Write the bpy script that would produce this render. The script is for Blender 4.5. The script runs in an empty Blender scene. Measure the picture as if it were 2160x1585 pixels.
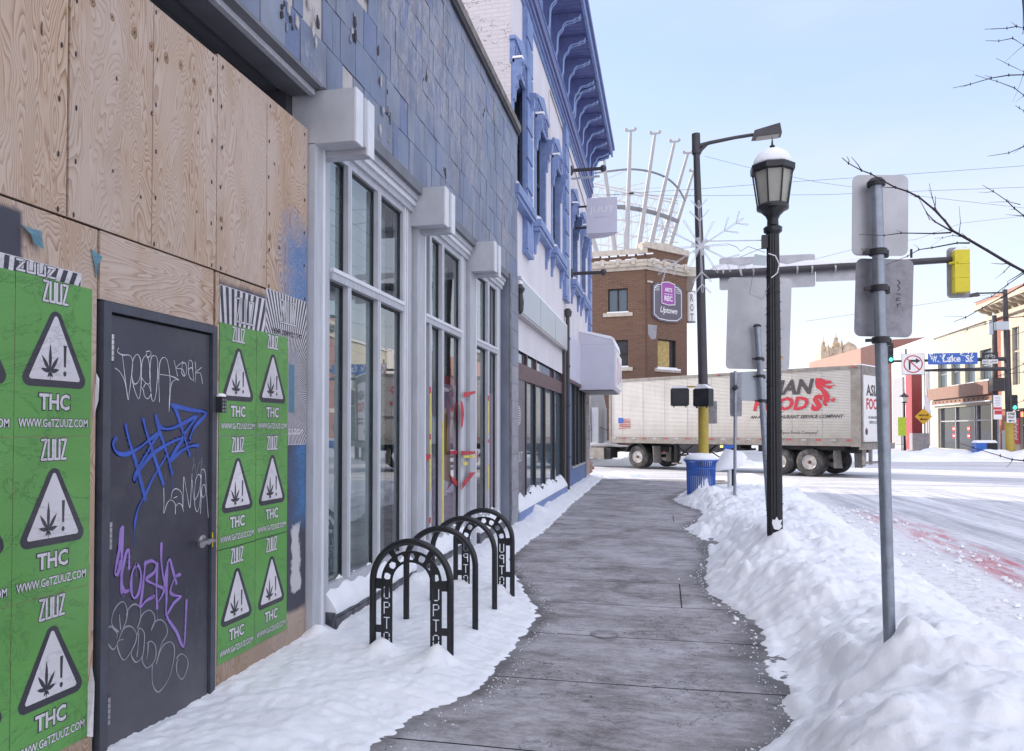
import bpy, bmesh, math, random
import numpy as np
from mathutils import Vector, Matrix
random.seed(7); R = math.radians
S = bpy.context.scene; C = S.collection
# ------------------------------------------------------------------ camera
F, VPX, HY, H = 1560.0, 1403.0, 908.0, 1.6
PITCH = math.atan(.0192); Y0 = HY - F*math.tan(PITCH); YAW = math.atan((VPX-1080)/F*math.cos(PITCH))
cam = bpy.data.cameras.new('camera'); co = bpy.data.objects.new('camera', cam); C.objects.link(co)
cam.sensor_width = 36; cam.lens = 36*F/2160; cam.shift_y = (Y0-792.5)/2160; cam.clip_start = .05; cam.clip_end = 2000
co.location = (0, 0, H); co.rotation_euler = (R(90)+PITCH, 0, YAW); S.camera = co
S.render.resolution_x, S.render.resolution_y = 1024, 751
# ------------------------------------------------------------------ light
SUN_AZ, SUN_EL = R(66), R(21)          # sun stands ahead to the left (angle from +Y towards -X)
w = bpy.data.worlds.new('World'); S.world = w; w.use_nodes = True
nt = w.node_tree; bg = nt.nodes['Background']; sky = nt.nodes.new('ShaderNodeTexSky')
sky.sky_type = 'NISHITA'; sky.sun_disc = False; sky.sun_elevation = SUN_EL; sky.sun_rotation = -SUN_AZ
sky.air_density = 1.0; sky.dust_density = .6; sky.ozone_density = 1.6; sky.altitude = 200
bg.inputs[1].default_value = .15
def _w(ty, **k):
    o = nt.nodes.new(ty)
    for a, v in k.items(): setattr(o, a, v)
    return o
def _in(o, i, v):
    if isinstance(v, bpy.types.NodeSocket): nt.links.new(v, o.inputs[i])
    else: o.inputs[i].default_value = v
def _m(op, a, b): o = _w('ShaderNodeMath', operation=op); _in(o, 0, a); _in(o, 1, b); return o.outputs[0]
def _mr(v, a, b, c, d): o = _w('ShaderNodeMapRange', interpolation_type='SMOOTHSTEP'); [_in(o, i, q) for i, q in enumerate((v, a, b, c, d))]; return o.outputs[0]
def _mx(f, a, b): o = _w('ShaderNodeMix', data_type='RGBA'); _in(o, 0, f); _in(o, 6, a); _in(o, 7, b); return o.outputs[2]
gen = _w('ShaderNodeTexCoord').outputs['Generated']; sx = _w('ShaderNodeSeparateXYZ'); nt.links.new(gen, sx.inputs[0]); X_, Y_, Z_ = sx.outputs
mp = _w('ShaderNodeMapping'); nt.links.new(gen, mp.inputs[0]); mp.inputs['Scale'].default_value = (1.2, 1.2, 4.5); nz = _w('ShaderNodeTexNoise'); nt.links.new(mp.outputs[0], nz.inputs['Vector']); nz.inputs['Scale'].default_value = 1.8; nz.inputs['Detail'].default_value = 5; nz.inputs['Roughness'].default_value = .5
wisp = _mr(nz.outputs['Fac'], .38, .72, -.14, .2)
veil = _mx(_mr(Z_, .0, .5, 0, 1), (3.0, 3.08, 3.3, 1), (1.95, 2.35, 3.25, 1))           # thin high haze, whitest at the horizon
c1 = _mx(_m('ADD', _mr(Z_, .02, .5, .9, .74), wisp), sky.outputs[0], veil)
back = _mr(_m('SUBTRACT', _m('MULTIPLY', Z_, .55), Y_), -.12, .55, 0, 1)                 # unseen bright cloud deck, added overhead and behind the camera as fill light
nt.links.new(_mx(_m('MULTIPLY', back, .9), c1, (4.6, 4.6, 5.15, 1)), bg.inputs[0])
sl = bpy.data.lights.new('sun', 'SUN'); sl.energy = 2.6; sl.angle = R(.6); sl.color = (1, .9, .76)
so = bpy.data.objects.new('sun', sl); C.objects.link(so)
so.rotation_euler = Vector((math.sin(SUN_AZ)*math.cos(SUN_EL), -math.cos(SUN_AZ)*math.cos(SUN_EL), -math.sin(SUN_EL))).to_track_quat('-Z', 'Y').to_euler()
S.view_settings.view_transform = 'Standard'; S.view_settings.look = 'None'; S.view_settings.exposure = 1.2; S.view_settings.gamma = 1
# ------------------------------------------------------------------ measuring: pixel of the photo -> point on a real plane
_cp, _sp, _cy, _sy = math.cos(PITCH), math.sin(PITCH), math.cos(YAW), math.sin(YAW)
FW = Vector((-_sy*_cp, _cy*_cp, _sp)); RT = Vector((_cy, _sy, 0)); UP = Vector((_sy*_sp, -_cy*_sp, _cp)); O = Vector((0, 0, H))
def ray(u, v): return FW + RT*((u-1080)/F) + UP*((Y0-v)/F)
def atD(u, v, D): return O + ray(u, v)*D
def onp(u, v, p, n):
    r = ray(u, v); n = Vector(n); return O + r*((Vector(p)-O).dot(n)/r.dot(n))
def wall(u, v, x=-2.5): return onp(u, v, (x, 0, 0), (1, 0, 0))
def gnd(u, v, z=0): return onp(u, v, (0, 0, z), (0, 0, 1))
# ------------------------------------------------------------------ materials
class NT:
    def __init__(s, name):
        s.m = bpy.data.materials.new(name); s.m.use_nodes = True; s.t = s.m.node_tree; s.b = s.t.nodes['Principled BSDF']
        s.tc = s.t.nodes.new('ShaderNodeTexCoord').outputs['Object']
    def n(s, ty, **kw):
        o = s.t.nodes.new(ty)
        for k, v in kw.items(): setattr(o, k, v)
        return o
    def put(s, sock, v):
        if hasattr(v, 'is_linked') or isinstance(v, bpy.types.NodeSocket): s.t.links.new(v, sock)
        else:
            if sock.type == 'RGBA' and len(v) == 3: v = (*v, 1)
            sock.default_value = v
    def math(s, op, a, b=0, c=None, clamp=False):
        o = s.n('ShaderNodeMath', operation=op, use_clamp=clamp); s.put(o.inputs[0], a); s.put(o.inputs[1], b)
        if c is not None: s.put(o.inputs[2], c)
        return o.outputs[0]
    def map(s, scale=(1, 1, 1), src=None, loc=(0, 0, 0), rot=(0, 0, 0)):
        o = s.n('ShaderNodeMapping'); s.put(o.inputs[0], src or s.tc); o.inputs['Scale'].default_value = scale; o.inputs['Location'].default_value = loc
        o.inputs['Rotation'].default_value = rot; return o.outputs[0]
    def noise(s, scale=5, detail=4, rough=.55, src=None, dist=0):
        o = s.n('ShaderNodeTexNoise'); s.put(o.inputs['Vector'], src or s.tc); o.inputs['Scale'].default_value = scale
        o.inputs['Detail'].default_value = detail; o.inputs['Roughness'].default_value = rough; o.inputs['Distortion'].default_value = dist; return o.outputs['Fac']
    def vor(s, scale=5, src=None, out='Distance', feat='F1'):
        o = s.n('ShaderNodeTexVoronoi', feature=feat); s.put(o.inputs['Vector'], src or s.tc); o.inputs['Scale'].default_value = scale; return o.outputs[out]
    def ramp(s, fac, stops):
        o = s.n('ShaderNodeValToRGB'); s.put(o.inputs[0], fac); e = o.color_ramp.elements
        while len(e) < len(stops): e.new(.5)
        for i, (p, c) in enumerate(stops):
            e[i].position = p; e[i].color = (*c, 1) if len(c) == 3 else c
        return o.outputs[0]
    def step(s, fac, lo, hi):
        o = s.n('ShaderNodeMapRange'); s.put(o.inputs[0], fac); s.put(o.inputs[1], lo); s.put(o.inputs[2], hi); o.clamp = True; return o.outputs[0]
    def mix(s, f, a, b, mode='MIX'):
        o = s.n('ShaderNodeMix', data_type='RGBA', blend_type=mode); s.put(o.inputs[0], f); s.put(o.inputs[6], a); s.put(o.inputs[7], b); return o.outputs[2]
    def sep(s, src=None):
        o = s.n('ShaderNodeSeparateXYZ'); s.put(o.inputs[0], src or s.tc); return o.outputs
    def bump(s, h, st=.3, d=.01):
        o = s.n('ShaderNodeBump'); s.put(o.inputs['Height'], h); o.inputs['Strength'].default_value = st; o.inputs['Distance'].default_value = d
        s.t.links.new(o.outputs[0], s.b.inputs['Normal']); return o
    def boxmask(s, y0, y1, z0, z1, soft=.05, wob=.1, src=None, nscale=6):
        x, y, z = s.sep(src); wn = s.math('MULTIPLY', s.math('SUBTRACT', s.noise(nscale, 4, .6, src), .5), wob*2)
        a = s.math('MINIMUM', s.math('SUBTRACT', y, y0), s.math('SUBTRACT', y1, y)); b = s.math('MINIMUM', s.math('SUBTRACT', z, z0), s.math('SUBTRACT', z1, z))
        d = s.math('ADD', s.math('MINIMUM', a, b), wn); return s.step(d, -soft, soft)
    def done(s, col, rough=.6, metal=0, **kw):
        s.put(s.b.inputs['Base Color'], col); s.put(s.b.inputs['Roughness'], rough); s.put(s.b.inputs['Metallic'], metal)
        for k, v in kw.items(): s.put(s.b.inputs[k], v)
        return s.m
def mat(name, col, rough=.6, metal=0, var=.18, sc=6, bs=40, bst=.15, bd=.004, dirt=None, da=.35, ds=3, stretch=(1, 1, 1)):
    k = NT(name); n1 = k.noise(sc, 5, .6, k.map(stretch)); lo = tuple(c*(1-var) for c in col); hi = tuple(min(1, c*(1+var)) for c in col)
    c = k.ramp(n1, [(.3, lo), (.7, hi)])
    if dirt is not None: c = k.mix(k.math('MULTIPLY', k.step(k.noise(ds, 6, .65), .45, .7), da), c, dirt)
    if name == 'ribbed trailer aluminium':
        x, y, z = k.sep(); lo_ = k.math('SUBTRACT', 1, k.step(k.math('ADD', z, k.math('MULTIPLY', k.noise(2.5, 6, .7, k.map((1, 1, .3))), .9)), 1.6, 2.6)); c = k.mix(k.math('MULTIPLY', lo_, .5), c, (.3, .27, .24))
    k.bump(k.noise(bs, 4, .6), bst, bd)
    return k.done(c, k.math('ADD', rough-.08, k.math('MULTIPLY', k.noise(sc*2), .16)), metal)
M = {}
def snowmat(name, col=(.86, .87, .9), grime=0):
    k = NT(name); a = k.noise(9, 6, .6); b = k.noise(70, 5, .7); big = k.noise(1.6, 4, .5)
    c = k.mix(k.step(big, .35, .75), tuple(x*.95 for x in col), col)
    st_ = k.step(k.noise(.8, 6, .65), .60, .76); c = k.mix(k.math('MULTIPLY', st_, .16), c, (.55, .46, .45)); c = k.mix(k.math('MULTIPLY', k.step(k.noise(90, 2, .6), .735, .76), .5), c, (.35, .3, .28))
    if grime:
        g = k.step(k.noise(5, 7, .72), .52-grime*.08, .68); c = k.mix(k.math('MULTIPLY', g, grime), c, (.36, .33, .32))
        g2 = k.step(k.noise(38, 4, .7), .6, .72); c = k.mix(k.math('MULTIPLY', g2, grime*.6), c, (.25, .2, .18))
    k.bump(k.math('ADD', k.math('MULTIPLY', a, 1.0), k.math('ADD', k.math('MULTIPLY', b, .42), k.math('MULTIPLY', k.noise(230, 3, .6), .15))), .38, .034)
    return k.done(c, .55, 0, **{'Subsurface Weight': .12, 'Subsurface Radius': (.05, .07, .1), 'Subsurface Scale': .3})
M['snow'] = snowmat('snow'); M['dsnow'] = snowmat('dirty snow', (.74, .74, .77), .55)
def plymat(name, seed, paint=None, hor=False, blue=None, tone=1.0):
    k = NT(name); off = (seed*3.7, seed*1.3, seed*2.1)
    src = k.map((1, 1, 1), loc=off); sv = k.map((1, 2.5, .62) if not hor else (1, .42, 2.6), src)
    n = k.noise(1.9, 2.4, .42, sv, .5)
    fine = k.math('MULTIPLY', k.noise(9, 2, .5, sv), .022)
    ph = k.math('MULTIPLY', k.math('ADD', n, fine), 44)
    fr = k.math('FRACT', ph)                                      # growth rings: slow rise, sharp late-wood edge
    late = k.math('POWER', fr, 1.5)
    fib = k.noise(1, 3, .6, k.map((1, 260, 5) if not hor else (1, 5, 260), src))
    c = k.ramp(late, [(.05, (.54*tone, .41*tone, .31*tone)), (.5, (.46*tone, .31*tone, .20*tone)), (.92, (.25*tone, .125*tone, .06*tone))])
    plain = (.49*tone, .385*tone, .31*tone)
    c = k.mix(k.step(k.noise(1.1, 3, .5, sv), .38, .66), c, k.mix(.5, c, plain))
    c = k.mix(k.math('MULTIPLY', fib, .5), c, k.mix(.5, c, (.2, .14, .11)))
    wash = k.step(k.noise(1.3, 4, .6, k.map((1, 1.2, .45), src)), .47, .58); c = k.mix(k.math('MULTIPLY', wash, .36), c, (.54, .465, .43))
    stain = k.step(k.noise(2.6, 5, .65, k.map((1, 1.3, .5), src)), .55, .78); c = k.mix(k.math('MULTIPLY', stain, .55), c, (.30, .19, .11)); x_, y_, z_ = k.sep(); low = k.math('SUBTRACT', 1, k.step(k.math('ADD', z_, k.math('MULTIPLY', k.noise(5, 4), .35)), .35, .75)); c = k.mix(k.math('MULTIPLY', low, .45), c, (.2, .14, .1))
    v = k.n('ShaderNodeTexVoronoi'); k.put(v.inputs['Vector'], k.map((1, 2.2, 1.1), src)); v.inputs['Scale'].default_value = 1.7
    kn = k.math('SUBTRACT', 1, k.step(v.outputs['Distance'], .03, .06)); kr = k.math('MULTIPLY', kn, k.step(k.noise(3, 2, .5, src), .40, .45)); ring = k.math('MULTIPLY', k.math('SUBTRACT', 1, k.step(v.outputs['Distance'], .06, .3)), .34); c = k.mix(k.math('MULTIPLY', k.step(k.math('SINE', k.math('MULTIPLY', v.outputs['Distance'], 120)), .2, .9), ring), c, (.22, .12, .07))
    c = k.mix(kr, c, (.12, .07, .045))
    if paint:
        for (y0, y1, z0, z1, col, soft, wob) in paint: c = k.mix(k.boxmask(y0-6, y1-6, z0, z1, soft, wob), c, col)
    if blue: 
        for (y0, y1, z0, z1) in blue: c = k.mix(k.math('MULTIPLY', k.boxmask(y0-6, y1-6, z0, z1, .12, .2, None, 3.5), k.step(k.noise(70, 3, .75), .3, .55)), c, (.055, .18, .40))
    k.bump(k.math('ADD', late, k.math('MULTIPLY', fib, .6)), .16, .004)
    return k.done(c, .75)
def tile(name, col, v):
    k = NT(name); src = k.map((1, 1, .55)); c = k.ramp(k.noise(2.2, 6, .6, src), [(.3, tuple(q*(1-v) for q in col)), (.7, tuple(q*(1+v) for q in col))])
    ar = k.math('MAXIMUM', k.boxmask(.1, 3.4, 4.75, 6.35, .35, .9, None, 1.6), k.math('MULTIPLY', k.boxmask(-2.5, 5.4, 4.0, 6.5, .2, .6, None, 2), k.step(k.noise(.9, 5, .65), .55, .62))); fl = k.math('MULTIPLY', ar, k.step(k.noise(13, 7, .78, k.map((1, 1.5, .45))), .47, .56)); c = k.mix(k.math('MULTIPLY', fl, .8), c, (.36, .34, .37)); br = k.math('MULTIPLY', ar, k.step(k.noise(3.2, 6, .7, k.map((1, 1.4, .6))), .56, .64)); c = k.mix(k.math('MULTIPLY', br, .6), c, (.19, .15, .17))
    dk = k.step(k.noise(5, 7, .75, src), .62, .7); c = k.mix(k.math('MULTIPLY', dk, .55), c, (.085, .085, .115)); pk = k.step(k.noise(1.3, 4, .6, src), .55, .75); c = k.mix(k.math('MULTIPLY', pk, .35), c, (.27, .25, .29))
    k.bump(k.math('ADD', k.noise(30, 4, .6), k.math('MULTIPLY', fl, -1)), .35, .006); return k.done(c, .5)
M['tileA'] = tile('blue grey tile', (.155, .183, .265), .28); M['tileB'] = tile('faded tile', (.19, .21, .27), .26); M['tileC'] = tile('blue tile', (.125, .155, .27), .24)
M['bare'] = mat('bare substrate', (.5, .47, .46), .85, 0, .2, 5, 25, .5, .01, (.22, .2, .2), .7, 5)
M['scar'] = mat('rotten backing', (.05, .045, .055), .9, 0, .5, 14, 30, .8, .02)
M['sill stone'] = mat('weathered coping', (.2, .18, .17), .9, 0, .3, 9, 30, .6, .01, (.08, .07, .07), .6, 8)
M['trim'] = mat('white painted timber', (.45, .46, .495), .55, 0, .12, 4, 60, .18, .003, (.34, .35, .38), .4, 2.5, (1, 6, .7))
M['trimedge'] = mat('clean white paint', (.66, .67, .7), .5, 0, .06, 6, 60, .1, .003)
M['soffit'] = mat('grey soffit paint', (.16, .165, .185), .7, 0, .15, 4, 40, .15)
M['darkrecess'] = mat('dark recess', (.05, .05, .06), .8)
M['plinth'] = mat('black glazed plinth tile', (.05, .052, .065), .35, 0, .4, 9, 30, .3, .005, (.2, .2, .23), .7, 9)
_k = NT('dark grey door paint'); _c = _k.ramp(_k.noise(2.2, 5, .6), [(.3, (.030, .028, .044)), (.7, (.05, .048, .068))]); _c = _k.mix(_k.math('MULTIPLY', _k.step(_k.noise(1.6, 6, .7), .52, .6), .8), _c, (.055, .056, .066))
_c = _k.mix(_k.math('MULTIPLY', _k.step(_k.noise(30, 4, .7, _k.map((1, 3, .35))), .66, .72), .6), _c, (.16, .155, .17)); _x, _y, _z = _k.sep(); _l = _k.math('SUBTRACT', 1, _k.step(_k.math('ADD', _z, _k.math('MULTIPLY', _k.noise(4, 6, .7), .5)), .35, .95)); _c = _k.mix(_k.math('MULTIPLY', _l, .5), _c, (.13, .125, .135)); _k.bump(_k.math('ADD', _k.noise(3, 4), _k.math('MULTIPLY', _k.noise(60, 4, .7), .2)), .3, .01); M['doorpaint'] = _k.done(_c, _k.math('ADD', .32, _k.math('MULTIPLY', _k.noise(3, 5), .3)))
M['frame'] = mat('dark grey frame paint', (.05, .055, .075), .5, 0, .25, 6, 60, .25, .004, (.09, .08, .08), .4, 14)
M['steel'] = mat('brushed steel', (.38, .37, .38), .35, .9, .2, 10, 60, .1)
M['galv'] = mat('galvanised steel', (.3, .33, .38), .42, .75, .18, 14, 60, .12, .003, (.18, .19, .22), .5, 18, (1, 1, .3))
M['signback'] = mat('sign back aluminium', (.42, .42, .44), .45, .6, .1, 3, 60, .08, .002, (.27, .26, .28), .4, 4)
M['signback2'] = mat('scuffed sign back', (.26, .255, .28), .5, .5, .2, 5, 60, .12, .002, (.1, .1, .12), .6, 12)
M['black'] = mat('black powder coat', (.012, .012, .015), .32, 0, .3, 8, 40, .08)
M['blackm'] = mat('black plastic', (.02, .02, .024), .5, 0, .3, 8, 40, .08)
M['bronze'] = mat('dark bronze paint', (.05, .046, .052), .45, .2, .2, 5, 40, .08)
M['yellow'] = mat('yellow paint', (.45, .33, .05), .5, 0, .15, 6, 40, .15, .003, (.3, .24, .1), .5, 7)
M['sigyellow'] = mat('signal yellow', (.62, .52, .015), .35, 0, .08, 4)
M['green'] = None
def paper(name, col, wr=.5):
    k = NT(name); k.tc = k.n('ShaderNodeNewGeometry').outputs['Position']; cr = k.noise(2.2, 6, .7, k.map((1, 1, 1.6)), 1.2); line = k.math('SUBTRACT', 1, k.step(k.math('ABSOLUTE', k.math('SUBTRACT', cr, .5)), 0, .012))
    c = k.ramp(k.noise(1.7, 3, .5), [(.3, tuple(x*.86 for x in col)), (.7, tuple(min(1, x*1.1) for x in col))])
    c = k.mix(k.math('MULTIPLY', line, .2*wr), c, tuple(x*.45 for x in col)); c = k.mix(k.math('MULTIPLY', k.step(k.noise(26, 5, .75), .66, .7), .3), c, (.4, .38, .37))
    fd = k.step(k.noise(.9, 4, .6), .5, .75); c = k.mix(k.math('MULTIPLY', fd, .12), c, (.42, .44, .38)); k.bump(k.math('ADD', k.math('MULTIPLY', line, .8), k.math('ADD', k.noise(4, 6, .65, k.map((1, 1, 1.8)), .8), k.math('MULTIPLY', k.noise(14, 3), .2))), .45, .012); return k.done(c, .42)
M['green'] = paper('green poster paper', (.105, .30, .065), 1.3); M['pwhite'] = paper('white poster ink', (.62, .59, .62), .5); M['pdark'] = paper('dark poster ink', (.035, .032, .045), .4)
M['pteal'] = paper('teal poster ink', (.08, .2, .26)); M['pgrey'] = paper('grey poster ink', (.3, .29, .33))
M['gwhite'] = mat('white paint marker', (.6, .6, .64), .5, 0, .3, 60); M['gblue'] = mat('blue spray paint', (.035, .09, .42), .5, 0, .25, 9)
M['gpurple'] = mat('purple spray paint', (.27, .17, .46), .5, 0, .2, 9); M['gsilver'] = mat('silver marker', (.33, .33, .37), .4, .3, .2, 20)
M['gblue_halo'] = mat('blue overspray', (.035, .055, .19), .5, 0, .4, 60); M['gpurple_halo'] = mat('purple overspray', (.12, .085, .21), .5, 0, .4, 60); M['gred'] = mat('red spray paint', (.45, .03, .045), .5, 0, .3, 7); M['gyellow'] = mat('yellow spray paint', (.62, .52, .1), .5, 0, .25, 7); M['gpink'] = mat('pink window paint', (.62, .42, .54), .5, 0, .2, 3)
M['bluetrim'] = mat('periwinkle trim paint', (.155, .225, .44), .5, 0, .2, 4, 40, .25, .005, (.3, .35, .5), .45, 7)
M['bluedark'] = mat('deep blue trim paint', (.125, .145, .31), .5, 0, .18, 4, 40, .2, .004, (.2, .22, .36), .4, 6)
M['bluepale'] = mat('pale blue frieze paint', (.27, .38, .62), .5, 0, .06, 3, 40, .08)
M['maroon'] = mat('maroon steel', (.075, .03, .04), .45, 0, .25, 5, 40, .15, .003, (.14, .08, .09), .5, 4)
M['bluetile'] = None
def brick(name, c1, c2, mortar, bw=.2, bh=.067, ax='xz', var=.3, msize=.012, bst=.4, extra=None):
    k = NT(name); x, y, z = k.sep(); cmb = k.n('ShaderNodeCombineXYZ')
    a = {'x': x, 'y': y, 's': k.math('ADD', x, y)}[ax[0]]; k.put(cmb.inputs[0], a); k.put(cmb.inputs[1], z)
    b = k.n('ShaderNodeTexBrick'); k.put(b.inputs['Vector'], cmb.outputs[0]); b.inputs['Scale'].default_value = 1
    b.inputs['Brick Width'].default_value = bw; b.inputs['Row Height'].default_value = bh; b.inputs['Mortar Size'].default_value = msize; b.inputs['Mortar Smooth'].default_value = .3
    b.inputs['Bias'].default_value = -.1; k.put(b.inputs['Color1'], c1); k.put(b.inputs['Color2'], c2); k.put(b.inputs['Mortar'], mortar)
    c = k.mix(k.step(k.noise(1.3, 5, .6), .3, .75), b.outputs[0], tuple(q*(1-var) for q in c1)); c = k.mix(.25, c, k.ramp(k.noise(20, 3), [(.3, c1), (.7, c2)]))
    if extra: c = extra(k, c)
    k.bump(k.math('ADD', k.math('MULTIPLY', b.outputs['Fac'], -1), k.math('MULTIPLY', k.noise(40), .5)), bst, .01); return k.done(c, .8)
def darker_low(k, c):
    x, y, z = k.sep(); f = k.math('SUBTRACT', 1, k.step(z, 4.0, 8.0)); return k.mix(k.math('MULTIPLY', f, .45), c, (.09, .05, .045))  # brick colour grows darker towards the bottom
M['brick'] = brick('brown brick', (.235, .135, .085), (.11, .06, .042), (.075, .05, .045), .34, .115, 'sz', .35, .022, .5, darker_low)
M['redbrick'] = brick('red brick', (.38, .14, .1), (.3, .11, .08), (.3, .2, .17), .22, .08, 'sz')
M['salmon'] = brick('salmon brick', (.38, .22, .18), (.33, .18, .15), (.4, .25, .2), .25, .09, 'sz', .15)
def cracks(k, c):
    n = k.noise(1.4, 5, .6, k.map((.6, 1, 1.2))); l = k.math('SUBTRACT', 1, k.step(k.math('ABSOLUTE', k.math('SUBTRACT', n, .5)), .0, .004))
    return k.mix(l, c, (.12, .08, .08))
M['whitebrick'] = brick('white painted brick', (.66, .61, .62), (.6, .56, .58), (.5, .45, .46), .22, .075, 'xz', .08, .006, .5, cracks)
def peel(k, c):
    m = k.math('MULTIPLY', k.step(k.noise(7, 5, .7), .64, .67), k.boxmask(-.5, 6, 4.1, 6.0, .3, .5)); return k.mix(m, c, (.25, .17, .14))
def stucco(name):
    k = NT(name); c = k.ramp(k.noise(1.5, 4, .5, k.map((1, 1, .5))), [(.3, (.62, .585, .62)), (.7, (.7, .67, .69))]); c = peel(k, c); k.bump(k.noise(25, 4), .2, .006); return k.done(c, .7)
M['stucco'] = stucco('white stucco'); M['bluetile'] = brick('blue glazed brick', (.14, .2, .38), (.12, .175, .33), (.08, .11, .2), .22, .075, 'yz', .15, .008, .3)
M['panelgrey'] = mat('pale sign box metal', (.42, .46, .49), .35, .3, .05, 2, 30, .03); M['awn'] = mat('white acrylic awning', (.55, .55, .64), .45, 0, .05, 2, 20, .04)
M['stone'] = mat('cream terracotta', (.52, .47, .4), .75, 0, .15, 4, 30, .3, .006, (.3, .26, .23), .5, 5)
M['beige'] = mat('cream metal siding', (.44, .42, .345), .6, 0, .08, 2, 20, .05); M['rust'] = mat('copper brown fascia', (.25, .15, .115), .55, 0, .15, 3, 20, .1, .004, (.25, .11, .08), .5, 2, (1, 3, .3))
M['whitewall'] = mat('white wall', (.62, .61, .60), .6, 0, .05, 2, 20, .05); M['creamstone'] = mat('cream stone', (.5, .44, .35), .7, 0, .12, 2, 20, .1)
M['redpil'] = mat('red panel', (.33, .04, .055), .45, 0, .08, 2, 20, .03); M['ornate'] = mat('tan ornate stone', (.48, .38, .28), .8, 0, .3, .8, 3, .6, .1)
M['greywall'] = mat('grey wall', (.3, .3, .33), .7); M['white'] = mat('white steel', (.36, .355, .37), .5, 0, .06, 3); M['offwhite'] = mat('off white lattice', (.5, .48, .47), .6, 0, .06, 3)
M['conduit'] = mat('dark ring steel', (.2, .2, .22), .5, .3)
M['signwhite'] = mat('sign white', (.72, .72, .72), .4, 0, .05, 4); M['signred'] = mat('sign red', (.5, .03, .05), .4, 0, .08, 4); M['signblue'] = mat('sign blue', (.03, .11, .42), .4, 0, .08, 4)
M['signyel'] = mat('sign amber', (.72, .42, .02), .4, 0, .06, 4); M['sgrey'] = mat('sign slate', (.11, .1, .135), .4, 0, .08, 2); M['smag'] = mat('sign magenta', (.3, .07, .32), .4, 0, .06, 2); M['lime'] = mat('lime sign', (.5, .7, .05), .4)
M['canblue'] = mat('blue enamel slats', (.03, .125, .48), .35, 0, .15, 4, 30, .05, .003, (.03, .05, .2), .4, 5)
M['rubber'] = mat('dirty tyre rubber', (.035, .034, .035), .8, 0, .3, 6, 60, .4, .006, (.2, .19, .19), .55, 5)
M['rim'] = mat('dull wheel alloy', (.5, .48, .47), .45, .6, .15, 10, 40, .1, .003, (.25, .22, .2), .6, 8); M['hub'] = mat('rusty hub', (.14, .07, .045), .8, .2, .4, 14, 40, .4)
M['alu'] = mat('ribbed trailer aluminium', (.68, .66, .62), .38, .55, .06, 1.2, 40, .05, .003, (.5, .47, .43), .5, .8, (3, 3, .3)); M['aluline'] = mat('rib shadow gap aluminium', (.34, .33, .33), .5, .4, .1, 4)
M['rail'] = mat('grimy trailer rail', (.28, .26, .24), .55, .4, .2, 5, 40, .2, .004, (.16, .14, .13), .6, 3); M['flap'] = mat('grimy mud flap', (.17, .16, .15), .75, 0, .3, 6)
M['trdark'] = mat('black chassis', (.02, .02, .022), .6, .2, .3, 6); M['truckgrey'] = mat('tractor silver paint', (.3, .32, .36), .35, .3, .08, 2)
M['inkdark'] = mat('dark vinyl', (.06, .055, .06), .5); M['inkred'] = mat('red vinyl', (.48, .03, .05), .45, 0, .12, 3); M['reflred'] = mat('reflector red', (.4, .05, .05), .5, 0, .3, 9)
M['glassdark'] = mat('dark window glass', (.03, .035, .045), .06, 0, .2, 1, 2, .03, .002); M['glasssky'] = mat('window glass', (.09, .12, .15), .04, 0, .1, .6, 2, .03, .002)
M['blind'] = mat('grey green blind boards', (.5, .59, .6), .7, 0, .08, 2); M['curtain'] = mat('gold curtain', (.4, .3, .12), .8, 0, .3, 5)
M['bark'] = mat('dark bark', (.045, .032, .04), .8, 0, .3, 12, 60, .5, .004); M['lampglass'] = mat('frosted lamp glass', (.3, .29, .25), .35, 0, .1, 6); M['wire'] = mat('cable', (.12, .12, .14), .6)
M['tube'] = mat('clear light tube', (.62, .62, .66), .25, 0, .1, 20); M['kerb'] = mat('kerb concrete', (.22, .21, .2), .9, 0, .2, 5)
M['gravel'] = mat('dark seam', (.03, .028, .03), .95)
def emis(name, col, st):
    k = NT(name); k.done(col, .4); k.put(k.b.inputs['Emission Color'], col); k.b.inputs['Emission Strength'].default_value = st; return k.m
M['ggo'] = emis('lit green lens', (.05, .85, .55), 2.2); M['rgo'] = emis('lit red hand', (1, .12, .06), 2.2); M['amber'] = emis('amber marker lamp', (1, .45, .08), 3)
def glass(name, tint=(.8, .88, .9), k0=.06):
    k = NT(name); t = k.t; t.nodes.remove(k.b); tr = k.n('ShaderNodeBsdfTransparent'); k.put(tr.inputs[0], tint); gl = k.n('ShaderNodeBsdfGlossy'); gl.inputs['Roughness'].default_value = .015
    bn = k.n('ShaderNodeBump'); k.put(bn.inputs['Height'], k.noise(.9, 2)); bn.inputs['Strength'].default_value = .05; bn.inputs['Distance'].default_value = .03; t.links.new(bn.outputs[0], gl.inputs['Normal'])
    lw = k.n('ShaderNodeFresnel'); lw.inputs[0].default_value = 1.6; fac = k.math('ADD', lw.outputs[0], k0, clamp=True)
    mx = k.n('ShaderNodeMixShader'); k.put(mx.inputs[0], fac); t.links.new(tr.outputs[0], mx.inputs[1]); t.links.new(gl.outputs[0], mx.inputs[2]); t.links.new(mx.outputs[0], t.nodes['Material Output'].inputs[0]); return k.m
M['glass'] = glass('clear shop glass', (.85, .92, .93), .2); M['glasst'] = glass('tinted shop glass', (.5, .55, .58), .1)
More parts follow.
